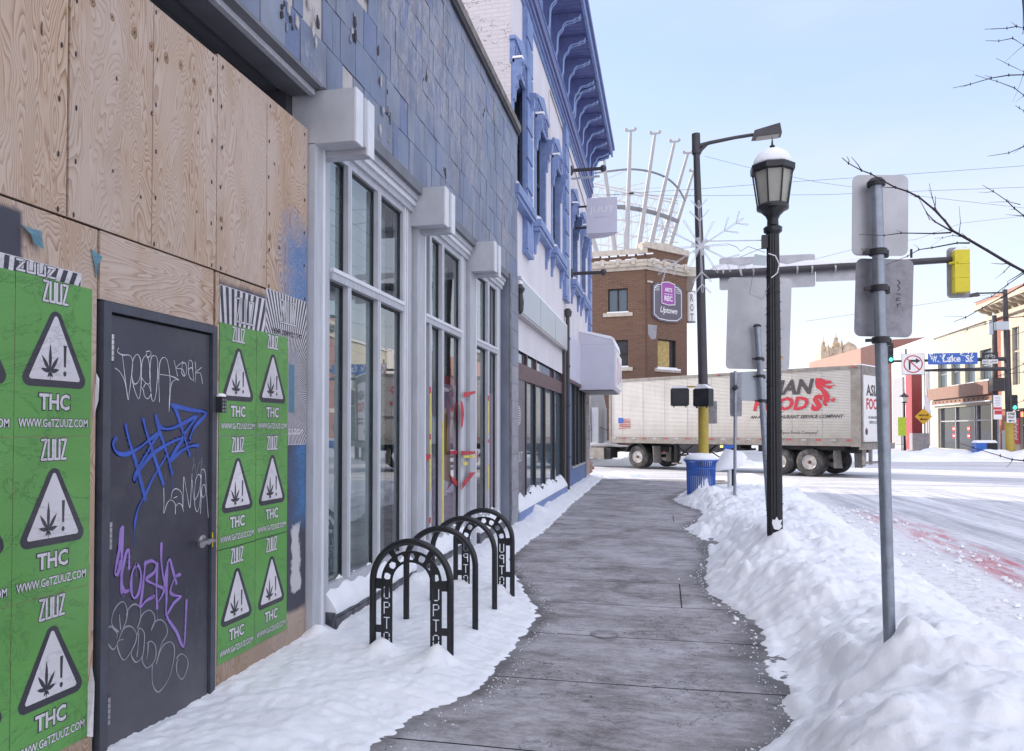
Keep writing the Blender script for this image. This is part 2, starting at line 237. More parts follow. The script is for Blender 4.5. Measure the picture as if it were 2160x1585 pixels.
def walkmat():
    k = NT('frosted concrete'); at = k.n('ShaderNodeAttribute', attribute_name='wet').outputs['Fac']
    st = k.map((.9, 1.5, 1)); sf = k.map((1, 2.3, 1), rot=(0, 0, .25)); f1 = k.noise(1.5, 8, .68, st, .6); f2 = k.noise(42, 6, .75, sf); f3 = k.noise(7, 8, .74, sf, .5); f4 = k.noise(.7, 3, .5)
    base = k.ramp(k.noise(2.4, 6, .65), [(.3, (.092, .082, .078)), (.7, (.19, .17, .163))])
    fr = k.step(k.math('ADD', k.math('ADD', k.math('MULTIPLY', f1, .5), k.math('MULTIPLY', f4, .22)), k.math('ADD', k.math('MULTIPLY', f2, .34), k.math('MULTIPLY', f3, .42))), .615, .86)
    c = k.mix(k.math('MULTIPLY', fr, .85), base, (.56, .54, .58)); cr = k.step(k.noise(150, 2, .6), .67, .73); c = k.mix(k.math('MULTIPLY', cr, .65), c, (.66, .65, .68))
    blot = k.step(k.noise(2.1, 7, .7, st, 1.0), .60, .70); c = k.mix(k.math('MULTIPLY', blot, .45), c, (.085, .07, .065))
    crk = k.math('SUBTRACT', 1, k.step(k.math('ABSOLUTE', k.math('SUBTRACT', k.noise(.55, 6, .6), .5)), .0, .0022)); c = k.mix(k.math('MULTIPLY', crk, .8), c, (.04, .035, .035))
    c = k.mix(at, c, (.06, .052, .048)); k.bump(k.math('ADD', k.math('ADD', f2, k.math('MULTIPLY', f3, .8)), k.math('MULTIPLY', cr, 1.2)), .5, .007)
    return k.done(c, k.math('SUBTRACT', .8, k.math('MULTIPLY', at, .4)))
M['walk'] = walkmat()
def roadmat():
    k = NT('packed snow road'); x, y, z = k.sep()
    near = k.math('SUBTRACT', 1, k.step(y, 21, 25))
    sA = k.map((2.4, .16, 1)); sB = k.map((.13, 2.2, 1)); nA = k.noise(1.1, 7, .64, sA, .4); nB = k.noise(1.0, 7, .62, sB, .4)
    nn = k.math('ADD', k.math('MULTIPLY', nA, near), k.math('MULTIPLY', nB, k.math('SUBTRACT', 1, near)))
    g = k.step(k.math('ADD', nn, k.math('MULTIPLY', k.math('SUBTRACT', k.noise(7, 6, .7), .5), .35)), .38, .66)
    c = k.mix(g, (.74, .74, .77), (.36, .36, .40)); crust = k.math('MULTIPLY', k.math('SUBTRACT', 1, k.step(k.math('ADD', x, k.math('MULTIPLY', k.math('SUBTRACT', k.noise(1.1, 6, .65), .5), 1.6)), 3.55, 4.35)), near); c = k.mix(crust, c, k.mix(k.step(k.noise(9, 7, .75), .5, .68), (.78, .77, .79), (.5, .46, .46))); c = k.mix(k.math('MULTIPLY', k.step(k.noise(3.2, 7, .7, k.map((1.5, .5, 1))), .6, .75), .5), c, (.17, .165, .18))
    lane = k.boxmask(-1e3, 1e3, -1e3, 1e3)
    n2 = k.noise(1.6, 6, .7, k.map((3.5, .5, 1))); xx = k.math('ADD', x, k.math('MULTIPLY', k.math('SUBTRACT', k.noise(.35, 2), .5), .5))
    d = k.math('ABSOLUTE', k.math('SUBTRACT', xx, 4.28)); mk = k.math('SUBTRACT', 1, k.step(d, .22, .5)); my = k.math('MULTIPLY', k.step(y, 6.5, 9), k.math('SUBTRACT', 1, k.step(y, 15.5, 18)))
    rd = k.math('MULTIPLY', k.math('MULTIPLY', mk, my), k.step(k.math('ADD', n2, k.math('MULTIPLY', k.noise(34, 5, .75), .45)), .66, .86)); c = k.mix(k.math('MULTIPLY', rd, .9), c, (.5, .085, .12))
    k.bump(k.math('ADD', k.noise(6, 7, .7), k.math('MULTIPLY', nn, 1.5)), .5, .03); return k.done(c, .6)
M['road'] = roadmat()
# ------------------------------------------------------------------ mesh tools
ORG = {}
class MB:
    def __init__(s): s.v = []; s.f = []; s.fm = []; s.ms = []
    def mi(s, m):
        if m not in s.ms: s.ms.append(m)
        return s.ms.index(m)
    def add(s, vs, fs, m):
        o = len(s.v); i = s.mi(m); s.v += [tuple(v) for v in vs]
        for f in fs: s.f.append(tuple(j+o for j in f)); s.fm.append(i)
        return s
    def face(s, vs, m): return s.add(vs, [tuple(range(len(vs)))], m)
    def b8(s, p, m): return s.add(p, [(0, 3, 2, 1), (4, 5, 6, 7), (0, 1, 5, 4), (1, 2, 6, 5), (2, 3, 7, 6), (3, 0, 4, 7)], m)
    def box(s, x0, x1, y0, y1, z0, z1, m): return s.b8([(x0, y0, z0), (x1, y0, z0), (x1, y1, z0), (x0, y1, z0), (x0, y0, z1), (x1, y0, z1), (x1, y1, z1), (x0, y1, z1)], m)
    def fbox(s, fr, a0, a1, b0, b1, c0, c1, m): return s.b8([fr(a0, b0, c0), fr(a1, b0, c0), fr(a1, b1, c0), fr(a0, b1, c0), fr(a0, b0, c1), fr(a1, b0, c1), fr(a1, b1, c1), fr(a0, b1, c1)], m)
    def prism(s, poly, fr, d0, d1, m, side=None):
        n = len(poly); vs = [fr(a, b, d0) for a, b in poly]+[fr(a, b, d1) for a, b in poly]; s.add(vs, [tuple(range(n))[::-1], tuple(range(n, 2*n))], m)
        return s.add(vs, [(i, (i+1) % n, (i+1) % n+n, i+n) for i in range(n)], side or m)
    def flat(s, poly, fr, d, m): return s.face([fr(a, b, d) for a, b in poly], m)
    def tube(s, pts, r, m, seg=8, cap=True):
        pts = [Vector(p) for p in pts]; n = len(pts); rs = r if isinstance(r, (list, tuple)) else [r]*n; vs = []; up = None
        for i, p in enumerate(pts):
            d = (pts[min(i+1, n-1)]-pts[max(i-1, 0)]).normalized()
            if up is None: up = d.orthogonal().normalized()
            up = (up-d*up.dot(d)).normalized(); sd = d.cross(up)
            for k in range(seg):
                a = 2*math.pi*k/seg; vs.append(p+(up*math.cos(a)+sd*math.sin(a))*rs[i])
        fs = [(i*seg+k, i*seg+(k+1) % seg, (i+1)*seg+(k+1) % seg, (i+1)*seg+k) for i in range(n-1) for k in range(seg)]
        if cap: fs += [tuple(range(seg))[::-1], tuple(range((n-1)*seg, n*seg))]
        return s.add(vs, fs, m)
    def lathe(s, prof, c, m, seg=24, a0=0, fr=None):
        vs = []; n = len(prof)
        for r, z in prof:
            for k in range(seg):
                a = a0+2*math.pi*k/seg; q = (r*math.cos(a), r*math.sin(a), z); vs.append(fr(*q) if fr else (c[0]+q[0], c[1]+q[1], c[2]+q[2]))
        fs = [(i*seg+k, i*seg+(k+1) % seg, (i+1)*seg+(k+1) % seg, (i+1)*seg+k) for i in range(n-1) for k in range(seg)]
        fs += [tuple(range(seg))[::-1], tuple(range((n-1)*seg, n*seg))]; return s.add(vs, fs, m)
    def stroke(s, pts, wd, fr, d, m, closed=False):
        pts = [Vector(p[:2]) for p in pts]
        if closed: pts.append(pts[0])
        q = []
        for a, b in zip(pts, pts[1:]):
            if (b-a).length < 1e-6: continue
            t = (b-a).normalized()*wd/2; nn = Vector((-t.y, t.x)); s.flat([a+nn, a-nn, b-nn, b+nn], fr, d, m)
        for p in pts: s.flat([(p.x+wd/2*math.cos(k*math.pi/4), p.y+wd/2*math.sin(k*math.pi/4)) for k in range(8)], fr, d+.0002, m)
        return s
    def text(s, txt, fr, a0, b0, w, h, d, m, bold=0, shear=0, flip=False):
        for poly in textpolys(txt, bold): s.flat([((a0+(1-x if flip else x)*w+shear*y*h), b0+y*h) for x, y in poly], fr, d, m)
        return s
    def build(s, name, parent=None, smooth=0, org=None):
        o = Vector(org) if org is not None else ORG.get(parent, Vector())
        me = bpy.data.meshes.new(name); me.from_pydata([tuple(Vector(v)-o) for v in s.v], [], s.f)
        for m in s.ms: me.materials.append(M[m] if isinstance(m, str) else m)
        me.polygons.foreach_set('material_index', s.fm); me.update()
        if smooth: me.polygons.foreach_set('use_smooth', [True]*len(me.polygons)); me.set_sharp_from_angle(angle=R(smooth))
        ob = bpy.data.objects.new(name, me); C.objects.link(ob)
        if parent is None: ob.location = o
        else: ob.parent = parent
        ORG[ob] = o; return ob
_tc = {}
def textpolys(txt, bold=0):
    if (txt, bold) in _tc: return _tc[(txt, bold)]
    cu = bpy.data.curves.new('t', 'FONT'); cu.body = txt; cu.offset = bold; cu.resolution_u = 2; cu.fill_mode = 'FRONT'; ob = bpy.data.objects.new('t', cu); C.objects.link(ob)
    bpy.context.view_layer.update(); me = bpy.data.meshes.new_from_object(ob.evaluated_get(bpy.context.evaluated_depsgraph_get())); vs = [v.co.copy() for v in me.vertices]
    x0 = min(v.x for v in vs); x1 = max(v.x for v in vs); y0 = min(v.y for v in vs); y1 = max(v.y for v in vs)
    res = [[((vs[i].x-x0)/(x1-x0), (vs[i].y-y0)/(y1-y0)) for i in p.vertices] for p in me.polygons]
    bpy.data.objects.remove(ob); bpy.data.meshes.remove(me); bpy.data.curves.remove(cu); _tc[(txt, bold)] = res; return res
def XW(x): return lambda a, b, d=0: (x+d, a, b)              # sheet facing +X: a = y, b = z
def YW(y): return lambda a, b, d=0: (a, y-d, b)              # sheet facing the camera side (-Y): a = x, b = z
def thing(name, label, cat, loc=(0, 0, 0), group=None, rz=0):
    o = bpy.data.objects.new(name, None); C.objects.link(o); o.location = loc; o['label'] = label; o['category'] = cat; o.empty_display_size = .2
    if group: o['group'] = group
    ORG[o] = Vector(loc); return o
def tag(o, label, cat, group=None):
    o['label'] = label; o['category'] = cat
    if group: o['group'] = group
    return o
def kind(o, k): o['kind'] = k; return o
def vnoise(x, y, seed=0):
    xi = np.floor(x).astype(int); yi = np.floor(y).astype(int); xf = x-xi; yf = y-yi; xf = xf*xf*xf*(xf*(xf*6-15)+10); yf = yf*yf*yf*(yf*(yf*6-15)+10)
    def hsh(a, b):
        h = (a*374761393+b*668265263+seed*1274126177) & 0xffffffff; h = ((h ^ (h >> 13))*1274126177) & 0xffffffff; return ((h ^ (h >> 16)) & 0xffff)/65535.
    return (hsh(xi, yi)*(1-xf)+hsh(xi+1, yi)*xf)*(1-yf)+(hsh(xi, yi+1)*(1-xf)+hsh(xi+1, yi+1)*xf)*yf
def fbm(x, y, o=5, seed=0, g=.5):
    t = 0; a = 1; n = 0
    for i in range(o): t = t+a*(vnoise(x*2**i+i*17.3, y*2**i+i*9.1, seed+i)-.5); n += a; a *= g
    return t/n*2
def smooth(t): t = np.clip(t, 0, 1); return t*t*(3-2*t)
def grid(name, xs, ys, hf, m, cut=None, attr=None, smooth_=True):
    X, Y = np.meshgrid(xs, ys); Z = hf(X, Y); nx, ny = len(xs), len(ys); vs = np.stack([X, Y, Z], -1).reshape(-1, 3)
    idx = np.arange(nx*ny).reshape(ny, nx); q = np.stack([idx[:-1, :-1], idx[:-1, 1:], idx[1:, 1:], idx[1:, :-1]], -1).reshape(-1, 4)
    if cut is not None: q = q[(vs[q][:, :, 2] > cut).any(1)]
    me = bpy.data.meshes.new(name); me.from_pydata(vs.tolist(), [], q.tolist()); me.materials.append(M[m])
    if attr is not None: a = me.attributes.new('wet', 'FLOAT', 'POINT'); a.data.foreach_set('value', attr(X, Y).reshape(-1).astype(float))
    if smooth_: me.polygons.foreach_set('use_smooth', [True]*len(me.polygons))
    me.update(); ob = bpy.data.objects.new(name, me); C.objects.link(ob); return ob
# ================================================================== SETTING
g = MB(); g.face([(-900, -60, -.2), (900, -60, -.2), (900, 1500, -.2), (-900, 1500, -.2)], 'dsnow'); kind(g.build('ground'), 'structure')
LB = np.array([(2.0, -1.75), (2.8, -1.5), (3.51, -1.4), (3.98, -1.29), (4.35, -1.1), (5.01, -1.06), (5.83, -1.02), (6.28, -1.01), (6.85, -1.17), (7.52, -1.4), (8.04, -1.59), (9.0, -1.84), (9.97, -1.86), (12, -1.84), (15.4, -1.93), (21.6, -1.97), (24, -2.0), (26, -2.1)])
RB = np.array([(1.5, .1), (3.2, .25), (3.88, .42), (4.03, .56), (4.35, .65), (4.75, .67), (5.32, .60), (6.05, .67), (6.51, .66), (6.89, .56), (7.48, .37), (8.41, .36), (9.68, .49), (10.8, .51), (11.26, .43), (12.4, .27), (13.5, .52), (15.1, .67), (16.3, .31), (17.62, .02), (18.6, .2), (20.0, .43), (21.5, .9), (24, 1.5)])
def xl(y, w=1): return np.interp(y, LB[:, 0], LB[:, 1])+.03*fbm(y*3, y*0, 4, 3)+.035*fbm(y*11, y*0, 3, 5)+.03*fbm(y*34, y*0, 3, 6)
def xr(y): return np.interp(y, RB[:, 0], RB[:, 1])+.06*fbm(y*3.3, y*0, 4, 7)+.035*fbm(y*9, y*0, 3, 9)+.03*fbm(y*31, y*0, 3, 10)
# pavement: one slab sheet with real joints over a dark bed
ys = sorted(set([1.5]+[round(4.73+1.065*i, 3) for i in range(-2, 19)]+[24.6])); vs_y = []
gy = []
for a, b in zip(ys, ys[1:]):
    n = max(2, int((b-a)/(.06 if a < 10 else .12))); st = .006
    gy += [a+st+(b-a-2*st)*i/n for i in range(n+1)]
gy = np.array(sorted(gy)); gx = np.array(sorted(list(np.arange(-2.7, .13, .07))+[.134, .146]+list(np.arange(.2, 1.75, .07))))
jy = np.array(ys)
def walkz(X, Y):
    z = .006*fbm(X*.8, Y*.8, 3, 2); return z
def wet(X, Y):
    dr = np.array([np.interp(Y[:, 0], RB[:, 0], RB[:, 1])]).T-X; dl = X-np.array([np.interp(Y[:, 0], LB[:, 0], LB[:, 1])]).T
    w = np.exp(-np.clip(dr-.02, 0, 9)/(.07+.05*(Y < 7)))+.8*np.exp(-np.clip(dl, 0, 9)/.05)*(Y < 10); w = w*(.75+.9*fbm(X*4, Y*4, 4, 12)); return np.clip(w, 0, 1)*.9
wk = grid('sidewalk', gx, gy, walkz, 'walk', attr=wet, smooth_=False); kind(wk, 'structure')
me = wk.data; bm = bmesh.new(); bm.from_mesh(me)
dele = []
for f in bm.faces:
    c = f.calc_center_median(); e = [v.co for v in f.verts]; dy = max(v.y for v in e)-min(v.y for v in e); dx = max(v.x for v in e)-min(v.x for v in e)
    if dy < .0125 or (dx < .0125 and (6.84 < c.y < 7.93 or 13.2 < c.y < 14.3)): dele.append(f)
bmesh.ops.delete(bm, geom=dele, context='FACES'); bm.to_mesh(me); bm.free()
b = MB(); b.box(-12, 1.72, -6, 24.6, -.19, -.012, 'gravel'); b.box(1.72, 1.88, -6, 24.6, -.19, -.004, 'kerb'); b.box(-12, 1.88, 24.6, 24.76, -.19, -.004, 'kerb'); kind(b.build('pavement_bed'), 'structure')
# street
def roadh(X, Y):
    crust = smooth((4.0-X)/1.1)*smooth((24-Y)/3); z = -.15+.012*fbm(X*.6, Y*.6, 3, 21)+crust*(.02+.045*np.abs(fbm(X*5, Y*5, 5, 22))+.03*fbm(X*2, Y*1.2, 4, 23))
    z += .012*fbm(X*3.2, Y*1.1, 4, 27)*smooth((26-Y)/3)
    lake = smooth((Y-20.5)/2)*smooth((29.5-Y)/4)*smooth((9-X)/7); return z+lake*(.02+.07*np.clip(fbm(X*.9, Y*1.6, 4, 31), 0, 1))
kind(grid('road', np.concatenate([np.arange(-14, 2.0, .3), np.arange(2.0, 5.2, .035), np.arange(5.2, 9, .1), np.arange(9, 60, .8)]), np.concatenate([np.arange(1.0, 10, .05), np.arange(10, 30, .09), np.arange(30, 70, .7)]), roadh, 'road'), 'structure')
b = MB(); b.face([(9, 69, -.17), (60, 69, -.17), (60, 400, -.17), (9, 400, -.17)], 'road'); b.face([(-300, 26, -.175), (-13.5, 26, -.175), (-13.5, 46, -.175), (-300, 46, -.175)], 'road'); kind(b.build('road_beyond'), 'structure')
# snow along the walls
def lefth(X, Y):
    d = xl(Y)-X; t = smooth(d/.10)*.045+smooth(d/.55)*.095+smooth(d/1.1)*.035
    t = np.where(Y > 8.5, smooth(d/.08)*.04+smooth(d/.45)*.09, t); z = -.03+t+smooth(d/.3)*(.03*fbm(X*1.7, Y*1.7, 4, 41)+.012*fbm(X*7, Y*7, 4, 42))+.012*fbm(X*25, Y*25, 3, 43)*smooth(d/.1)
    for (mx, my, mh, mr) in ((-1.88, 4.72, .075, .1), (-1.46, 4.70, .10, .1), (-1.93, 6.78, .05, .1), (-1.5, 6.74, .08, .1), (-2.42, 4.9, .06, .07), (-2.4, 13.6, .12, .25), (-2.35, 6.9, .06, .15), (-2.42, 15, .05, .3)): z = z+mh*np.exp(-((X-mx)**2+(Y-my)**2)/mr**2)
    for (mx, my, mh, mr) in ((-1.97, 4.72, -.05, .045), (-1.385, 4.68, -.07, .05), (-2.37, 5.15, -.05, .1), (-1.4, 6.73, -.05, .05)): z = z+mh*np.exp(-((X-mx)**2+(Y-my)**2)/mr**2)
    return z
ls = grid('snow', np.arange(-2.56, -.85, .018), np.concatenate([np.arange(1.8, 9, .02), np.arange(9, 26.5, .05)]), lefth, 'snow', cut=-.028); kind(ls, 'stuff')
def bankh(X, Y):
    a = xr(Y); xo = np.interp(Y, [0, 7, 9, 13, 21, 24], [2.75, 2.75, 2.85, 3.15, 3.6, 3.8])+.12*fbm(Y*1.5, Y*0, 3, 51)
    Hh = np.interp(Y, [0, 3, 4.3, 6, 8.3, 10, 12, 14, 16, 17.5, 19, 21.5, 23.5], [.42, .46, .44, .36, .44, .40, .34, .30, .30, .28, .22, .1, 0])
    d = X-a; up = smooth(d/.09)*.11+smooth(d/.75)*.89; dn = smooth((xo-X)/1.0); z = -.035+Hh*up*dn
    msk = smooth(d/.25)*smooth((xo+.1-X)/.5)*np.clip(Hh*3, 0, 1)
    rid = 1-np.abs(fbm(X*1.6, Y*1.3, 4, 61)); rg2 = np.abs(fbm(X*3.1, Y*2.7, 5, 68)); z = z+msk*(.15*fbm(X*1.1, Y*.9, 3, 62)+.06*(rid-.8)+.035*(rg2-.12)+.026*fbm(X*5, Y*5, 4, 63)+.02*fbm(X*13, Y*13, 4, 64)+.012*np.abs(fbm(X*30, Y*30, 3, 69)))
    blk = np.clip(vnoise(X*5.5, Y*5.5, 66)-.66, 0, 1)*np.clip(fbm(X*.9, Y*.9, 2, 67)+.35, 0, 1); z = z+msk*blk*.34
    z += smooth(d/.06)*.014*fbm(X*26, Y*26, 3, 65)
    for (mx, my, mh, mr) in ((1.2, 4.33, .08, .5), (1.26, 4.28, .13, .11), (1.42, 4.12, .10, .16), (1.62, 3.95, .10, .14), (1.2, 8.2, .16, .14), (1.05, 8.0, -.04, .12), (1.5, 3.6, .1, .25), (.95, 7.4, .06, .4)): z = z+mh*np.exp(-((X-mx)**2+(Y-my)**2)/mr**2)
    z = z-.19*smooth((X-xo+.15)/.3); return z
rs = grid('snow_bank', np.arange(-.1, 4.0, .0205), np.concatenate([np.arange(1.6, 9, .022), np.arange(9, 23.5, .05)]), bankh, 'snow', cut=-.2)
kind(rs, 'stuff')
bm = bmesh.new(); bm.from_mesh(rs.data); bmesh.ops.delete(bm, geom=[f for f in bm.faces if all(v.co.z < -.02 and v.co.x < 1.85 for v in f.verts)], context='FACES'); bm.to_mesh(rs.data); bm.free()
# crumbs and clods of snow
rng = random.Random(3); cr = MB()
def clod(x, y, z, r):
    vs = []; 
    for (th, ph) in [(t, p) for p in (-.9, 0, .9) for t in range(6)]:
        q = r*rng.uniform(.7, 1.2); vs.append((x+q*math.cos(th*1.047)*math.cos(ph), y+q*math.sin(th*1.047)*math.cos(ph), z+q*.7*math.sin(ph)))
    fs = [(i*6+k, i*6+(k+1) % 6, (i+1)*6+(k+1) % 6, (i+1)*6+k) for i in (0, 1) for k in range(6)]+[tuple(range(6))[::-1], tuple(range(12, 18))]; cr.add(vs, fs, 'snow')
for i in range(430):
    y = 3.6+rng.random()**1.4*12; e = float(np.interp(y, RB[:, 0], RB[:, 1])); clod(e-abs(rng.gauss(0, .05))+.02, y, .003, rng.choice([.003, .003, .004, .006, .009]))
for i in range(300):
    y = 3.4+rng.random()*5.5; e = float(np.interp(y, LB[:, 0], LB[:, 1])); clod(e+abs(rng.gauss(0, .07)), y, .003, rng.choice([.002, .003, .004, .006]))
for (u, v, r) in ((1553, 1309, .028), (1549, 1318, .02), (1516, 1280, .02), (1505, 1276, .014), (1478, 1194, .02), (1490, 1196, .015), (1457, 1218, .018), (1432, 1224, .015)):
    p = gnd(u, v); clod(p.x, p.y, .01, r)
for i in range(420):
    x = rng.uniform(2.8, 4.4); y = rng.uniform(4, 18); clod(x, y, -.12, rng.choice([.01, .015, .02, .03, .045]))
kind(cr.build('snow_crumbs'), 'stuff')
# banks across the intersection
def farh(X, Y):
    d = np.minimum(Y-(44.5+.9*fbm(X*.25, X*0, 3, 71)), 54-Y); return -.3+.75*smooth(d/1.6)*(.65+.9*fbm(X*.35, Y*.45, 4, 72))+.14*fbm(X*1.4, Y*1.4, 4, 73)*smooth(d/1)
kind(grid('snow_bank', np.arange(7, 46, .2), np.arange(43, 56, .16), farh, 'snow', cut=-.19), 'stuff')
def farh2(X, Y):
    d = np.minimum(Y-(36.6+.7*fbm(X*.3, X*0, 3, 81)), 42-Y); return -.3+.6*smooth(d/1.2)*(.7+.9*fbm(X*.4, Y*.5, 4, 82))+.12*fbm(X*1.6, Y*1.6, 4, 83)*smooth(d/1)
kind(grid('snow_bank', np.arange(-14, 6.5, .16), np.arange(36, 42.5, .14), farh2, 'snow', cut=-.19), 'stuff')
def farh3(X, Y):
    d = np.minimum(np.minimum(Y-24.9, 28.2-Y), 5-X); return -.24+.3*smooth(d/1.2)*(.5+1.1*fbm(X*.7, Y*.9, 4, 92))+.05*fbm(X*3, Y*3, 3, 93)*smooth(d/.8)
kind(grid('snow_bank', np.arange(-9, 5.2, .09), np.arange(24.8, 28.3, .09), farh3, 'snow', cut=-.19), 'stuff')

# ================================================================== BOARDED SHOP
B1 = thing('boarded_shop', 'low shop with plywood boards, white timber windows and blue-grey tile band at the left', 'building', (-2.5, 6, 0))
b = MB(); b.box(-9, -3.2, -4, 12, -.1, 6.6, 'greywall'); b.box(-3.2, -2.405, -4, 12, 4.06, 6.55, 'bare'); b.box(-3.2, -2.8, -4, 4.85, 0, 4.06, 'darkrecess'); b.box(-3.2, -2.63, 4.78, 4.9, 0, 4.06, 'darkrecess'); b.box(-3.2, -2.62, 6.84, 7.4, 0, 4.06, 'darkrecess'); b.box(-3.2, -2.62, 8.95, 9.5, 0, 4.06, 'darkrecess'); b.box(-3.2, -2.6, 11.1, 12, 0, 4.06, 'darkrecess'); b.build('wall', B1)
b = MB(); b.box(-2.85, -2.375, -4, 4.83, 4.03, 4.058, 'soffit'); b.box(-2.66, -2.48, -4, 4.84, 4.005, 4.029, 'soffit'); b.box(-2.48, -2.44, -4, 4.84, 3.99, 4.028, 'trim'); b.build('soffit', B1)
b = MB(); b.box(-3.0, -2.33, -4, 12.02, 6.56, 6.67, 'sill stone'); b.build('coping', B1)
# tile cladding: every tile modelled, some missing on the left
b = MB(); rr = random.Random(5); zt = 4.06; row = 0
while zt < 6.53:
    h = min(.325, 6.55-zt); y = -2.0-rr.random()*.2
    while y < 11.985:
        wdt = rr.choice([.13, .16, .2, .2, .27, .3]); y1 = min(y+wdt, 11.985)
        lim = 4.38+.30*max(0, y-3.8)+rr.uniform(-.12, .3); miss = zt > lim and y < 5.55
        if y < 5.4 and rr.random() < .06: miss = True
        if not miss or (y > 5.6):
            m = rr.choices(['tileA', 'tileB', 'tileC'], [5, 3+(y > 7)*2, 2 if y < 7.5 else .4])[0]; t = .012+rr.random()*.007; tl = rr.uniform(-.0035, .0035)
            hx = zt+h-.004
            b.b8([(-2.405, y+.003, zt+.003), (-2.405+t+tl, y+.003, zt+.003), (-2.405+t, y1-.003, zt+.003), (-2.405, y1-.003, zt+.003), (-2.405, y+.003, hx), (-2.405+t-tl, y+.003, hx), (-2.405+t, y1-.003, hx), (-2.405, y1-.003, hx)], m)
        elif rr.random() < .55: b.box(-2.405, -2.397, y+.004, y1-.004, zt+.004, zt+h-.004, 'bare')
        y = y1
    zt += h; row += 1
for (cy, cz, n, s_) in ((6.1, 4.35, 9, .09), (5.35, 4.75, 7, .05), (4.35, 4.3, 8, .05), (5.9, 4.62, 4, .04), (4.75, 4.42, 6, .05), (5.6, 5.2, 6, .05), (7.9, 4.5, 3, .05), (7.2, 5.2, 5, .05), (9.7, 5.9, 2, .06)):
    for i in range(n):
        a, c2 = rr.gauss(cy, s_), rr.gauss(cz, s_*1.6); k = rr.randint(5, 8); rad = rr.uniform(.015, .05)
        b.prism([(a+rad*rr.uniform(.4, 1.1)*math.cos(6.283*j/k)*.6, c2+rad*rr.uniform(.5, 1.5)*math.sin(6.283*j/k)) for j in range(k)], XW(-2.387), 0, .004+i*.0011, rr.choice(['scar', 'scar', 'bare', 'tileB']))
b.box(-2.405, -2.35, -2, 12.0, 6.5, 6.557, 'darkrecess')
b.build('tile_cladding', B1)
b = MB(); b.box(-2.62, -2.385, 11.33, 11.99, 0, 4.055, 'tileB'); 
b.box(-2.385, -2.378, 11.33, 11.99, .05, 4.05, 'plinth')
for i in range(14): b.box(-2.384, -2.372, 11.47, 11.985, .08+i*.285, .08+i*.285+.277, 'greywall' if i < 9 else 'tileB'); b.box(-2.378, -2.373, 11.335, 11.46, .08+i*.285, .08+i*.285+.279, 'plinth')
b.build('tile_pier', B1)
# plywood boards
gpt = (.055, .055, .075)
def ply(y0, y1, z0, z1, seed, x=-2.5, **kw):
    m = plymat('plywood %d' % seed, seed, **kw); b = MB(); b.box(x-.018, x, y0+.003, y1-.003, z0+.003, z1-.003, m)
    return b.build('plywood_sheet', B1)
ply(1.5, 2.69, 2.51, 3.74, 1, tone=1.05); ply(2.695, 3.76, 2.51, 3.735, 2, x=-2.497); ply(3.765, 4.86, 2.51, 3.76, 3, blue=[(4.55, 4.95, 2.3, 3.0)], tone=1.0)
ply(1.5, 2.87, -.05, 2.505, 4, tone=.97, paint=[(1.3, 2.47, 2.22, 2.47, gpt, .012, .02)])
ply(2.875, 3.735, 2.19, 2.505, 5, hor=True, x=-2.494); ply(3.758, 3.8, -.05, 2.505, 6, tone=.95, x=-2.499)
ply(3.803, 4.86, -.05, 2.505, 7, x=-2.503, tone=.92, paint=[(3.7, 5, .36, 2.46, gpt, .02, .03), (4.66, 4.78, .5, .95, (.5, .48, .5), .01, .09)], blue=[(4.7, 4.95, 1.0, 1.6), (4.6, 4.95, 2.35, 2.6)])
b = MB(); b.tube([(-2.4965, 3.222, 3.73), (-2.4965, 3.219, 2.515)], .0022, 'rust', 5); b.build('panel_joint', B1); b = MB(); b.tube([(-2.4995, 4.30, 3.7), (-2.4995, 4.31, 2.52)], .0018, 'rust', 5); b.build('panel_joint', B1)
kw_ = mat('knot wood', (.33, .2, .12), .8, 0, .3, 30, 90, .3, .003); kd_ = mat('dark knot', (.06, .035, .025), .9, 0, .3, 30)
def knot(u, v, ry, rz, plug=True):
    b = MB(); p = wall(u, v, -2.4965); rk = random.Random(int(u*7+v)); ol = [(p.y+ry*math.cos(k*.4488)*rk.uniform(.88, 1.1), p.z+rz*math.sin(k*.4488)*rk.uniform(.9, 1.08)) for k in range(14)]
    if plug:
        b.flat([(p.y+(a-p.y)*1.0+.0035, p.z+(c-p.z)*1.04) for a, c in ol], XW(-2.4965), .0008, kd_); b.flat(ol, XW(-2.4965), .0014, kw_)
        for k in (0, 1): b.flat([(p.y+(a-p.y)*(.6-.3*k), p.z+(c-p.z)*(.6-.3*k)) for a, c in ol], XW(-2.4965), .0018+.0004*k, kd_ if k else kw_)
    else: b.flat(ol, XW(-2.4965), .0012, kd_); b.flat([(p.y+(a-p.y)*.4+.002, p.z+(c-p.z)*.4) for a, c in ol], XW(-2.4965), .0018, kw_)
    b.build('wood_knot', B1)
for (u, v, ry, rz, pl_) in ((236, 36, .011, .016, 1), (283, 69, .016, .026, 1), (319, 98, .014, .024, 1), (350, 122, .016, .03, 1), (381, 138, .014, .024, 1), (409, 172, .014, .018, 1), (443, 192, .014, .023, 1), (195, 5, .014, .02, 1), (246, 166, .006, .012, 0), (418, 280, .006, .009, 0), (238, 361, .006, .009, 0), (297, 416, .007, .009, 0), (415, 447, .006, .008, 0), (467, 462, .011, .016, 1), (569, 500, .01, .02, 1), (589, 522, .008, .012, 0), (354, 600, .011, .01, 0), (390, 621, .013, .014, 0), (313, 623, .01, .01, 0), (346, 652, .009, .008, 0), (219, 541, .008, .008, 0), (384, 566, .008, .008, 0), (579, 346, .006, .01, 0), (557, 563, .006, .008, 0), (88, 60, .004, .03, 0), (320, 240, .008, .012, 0)): knot(u, v, ry, rz, pl_)
b = MB(); rr = random.Random(9)
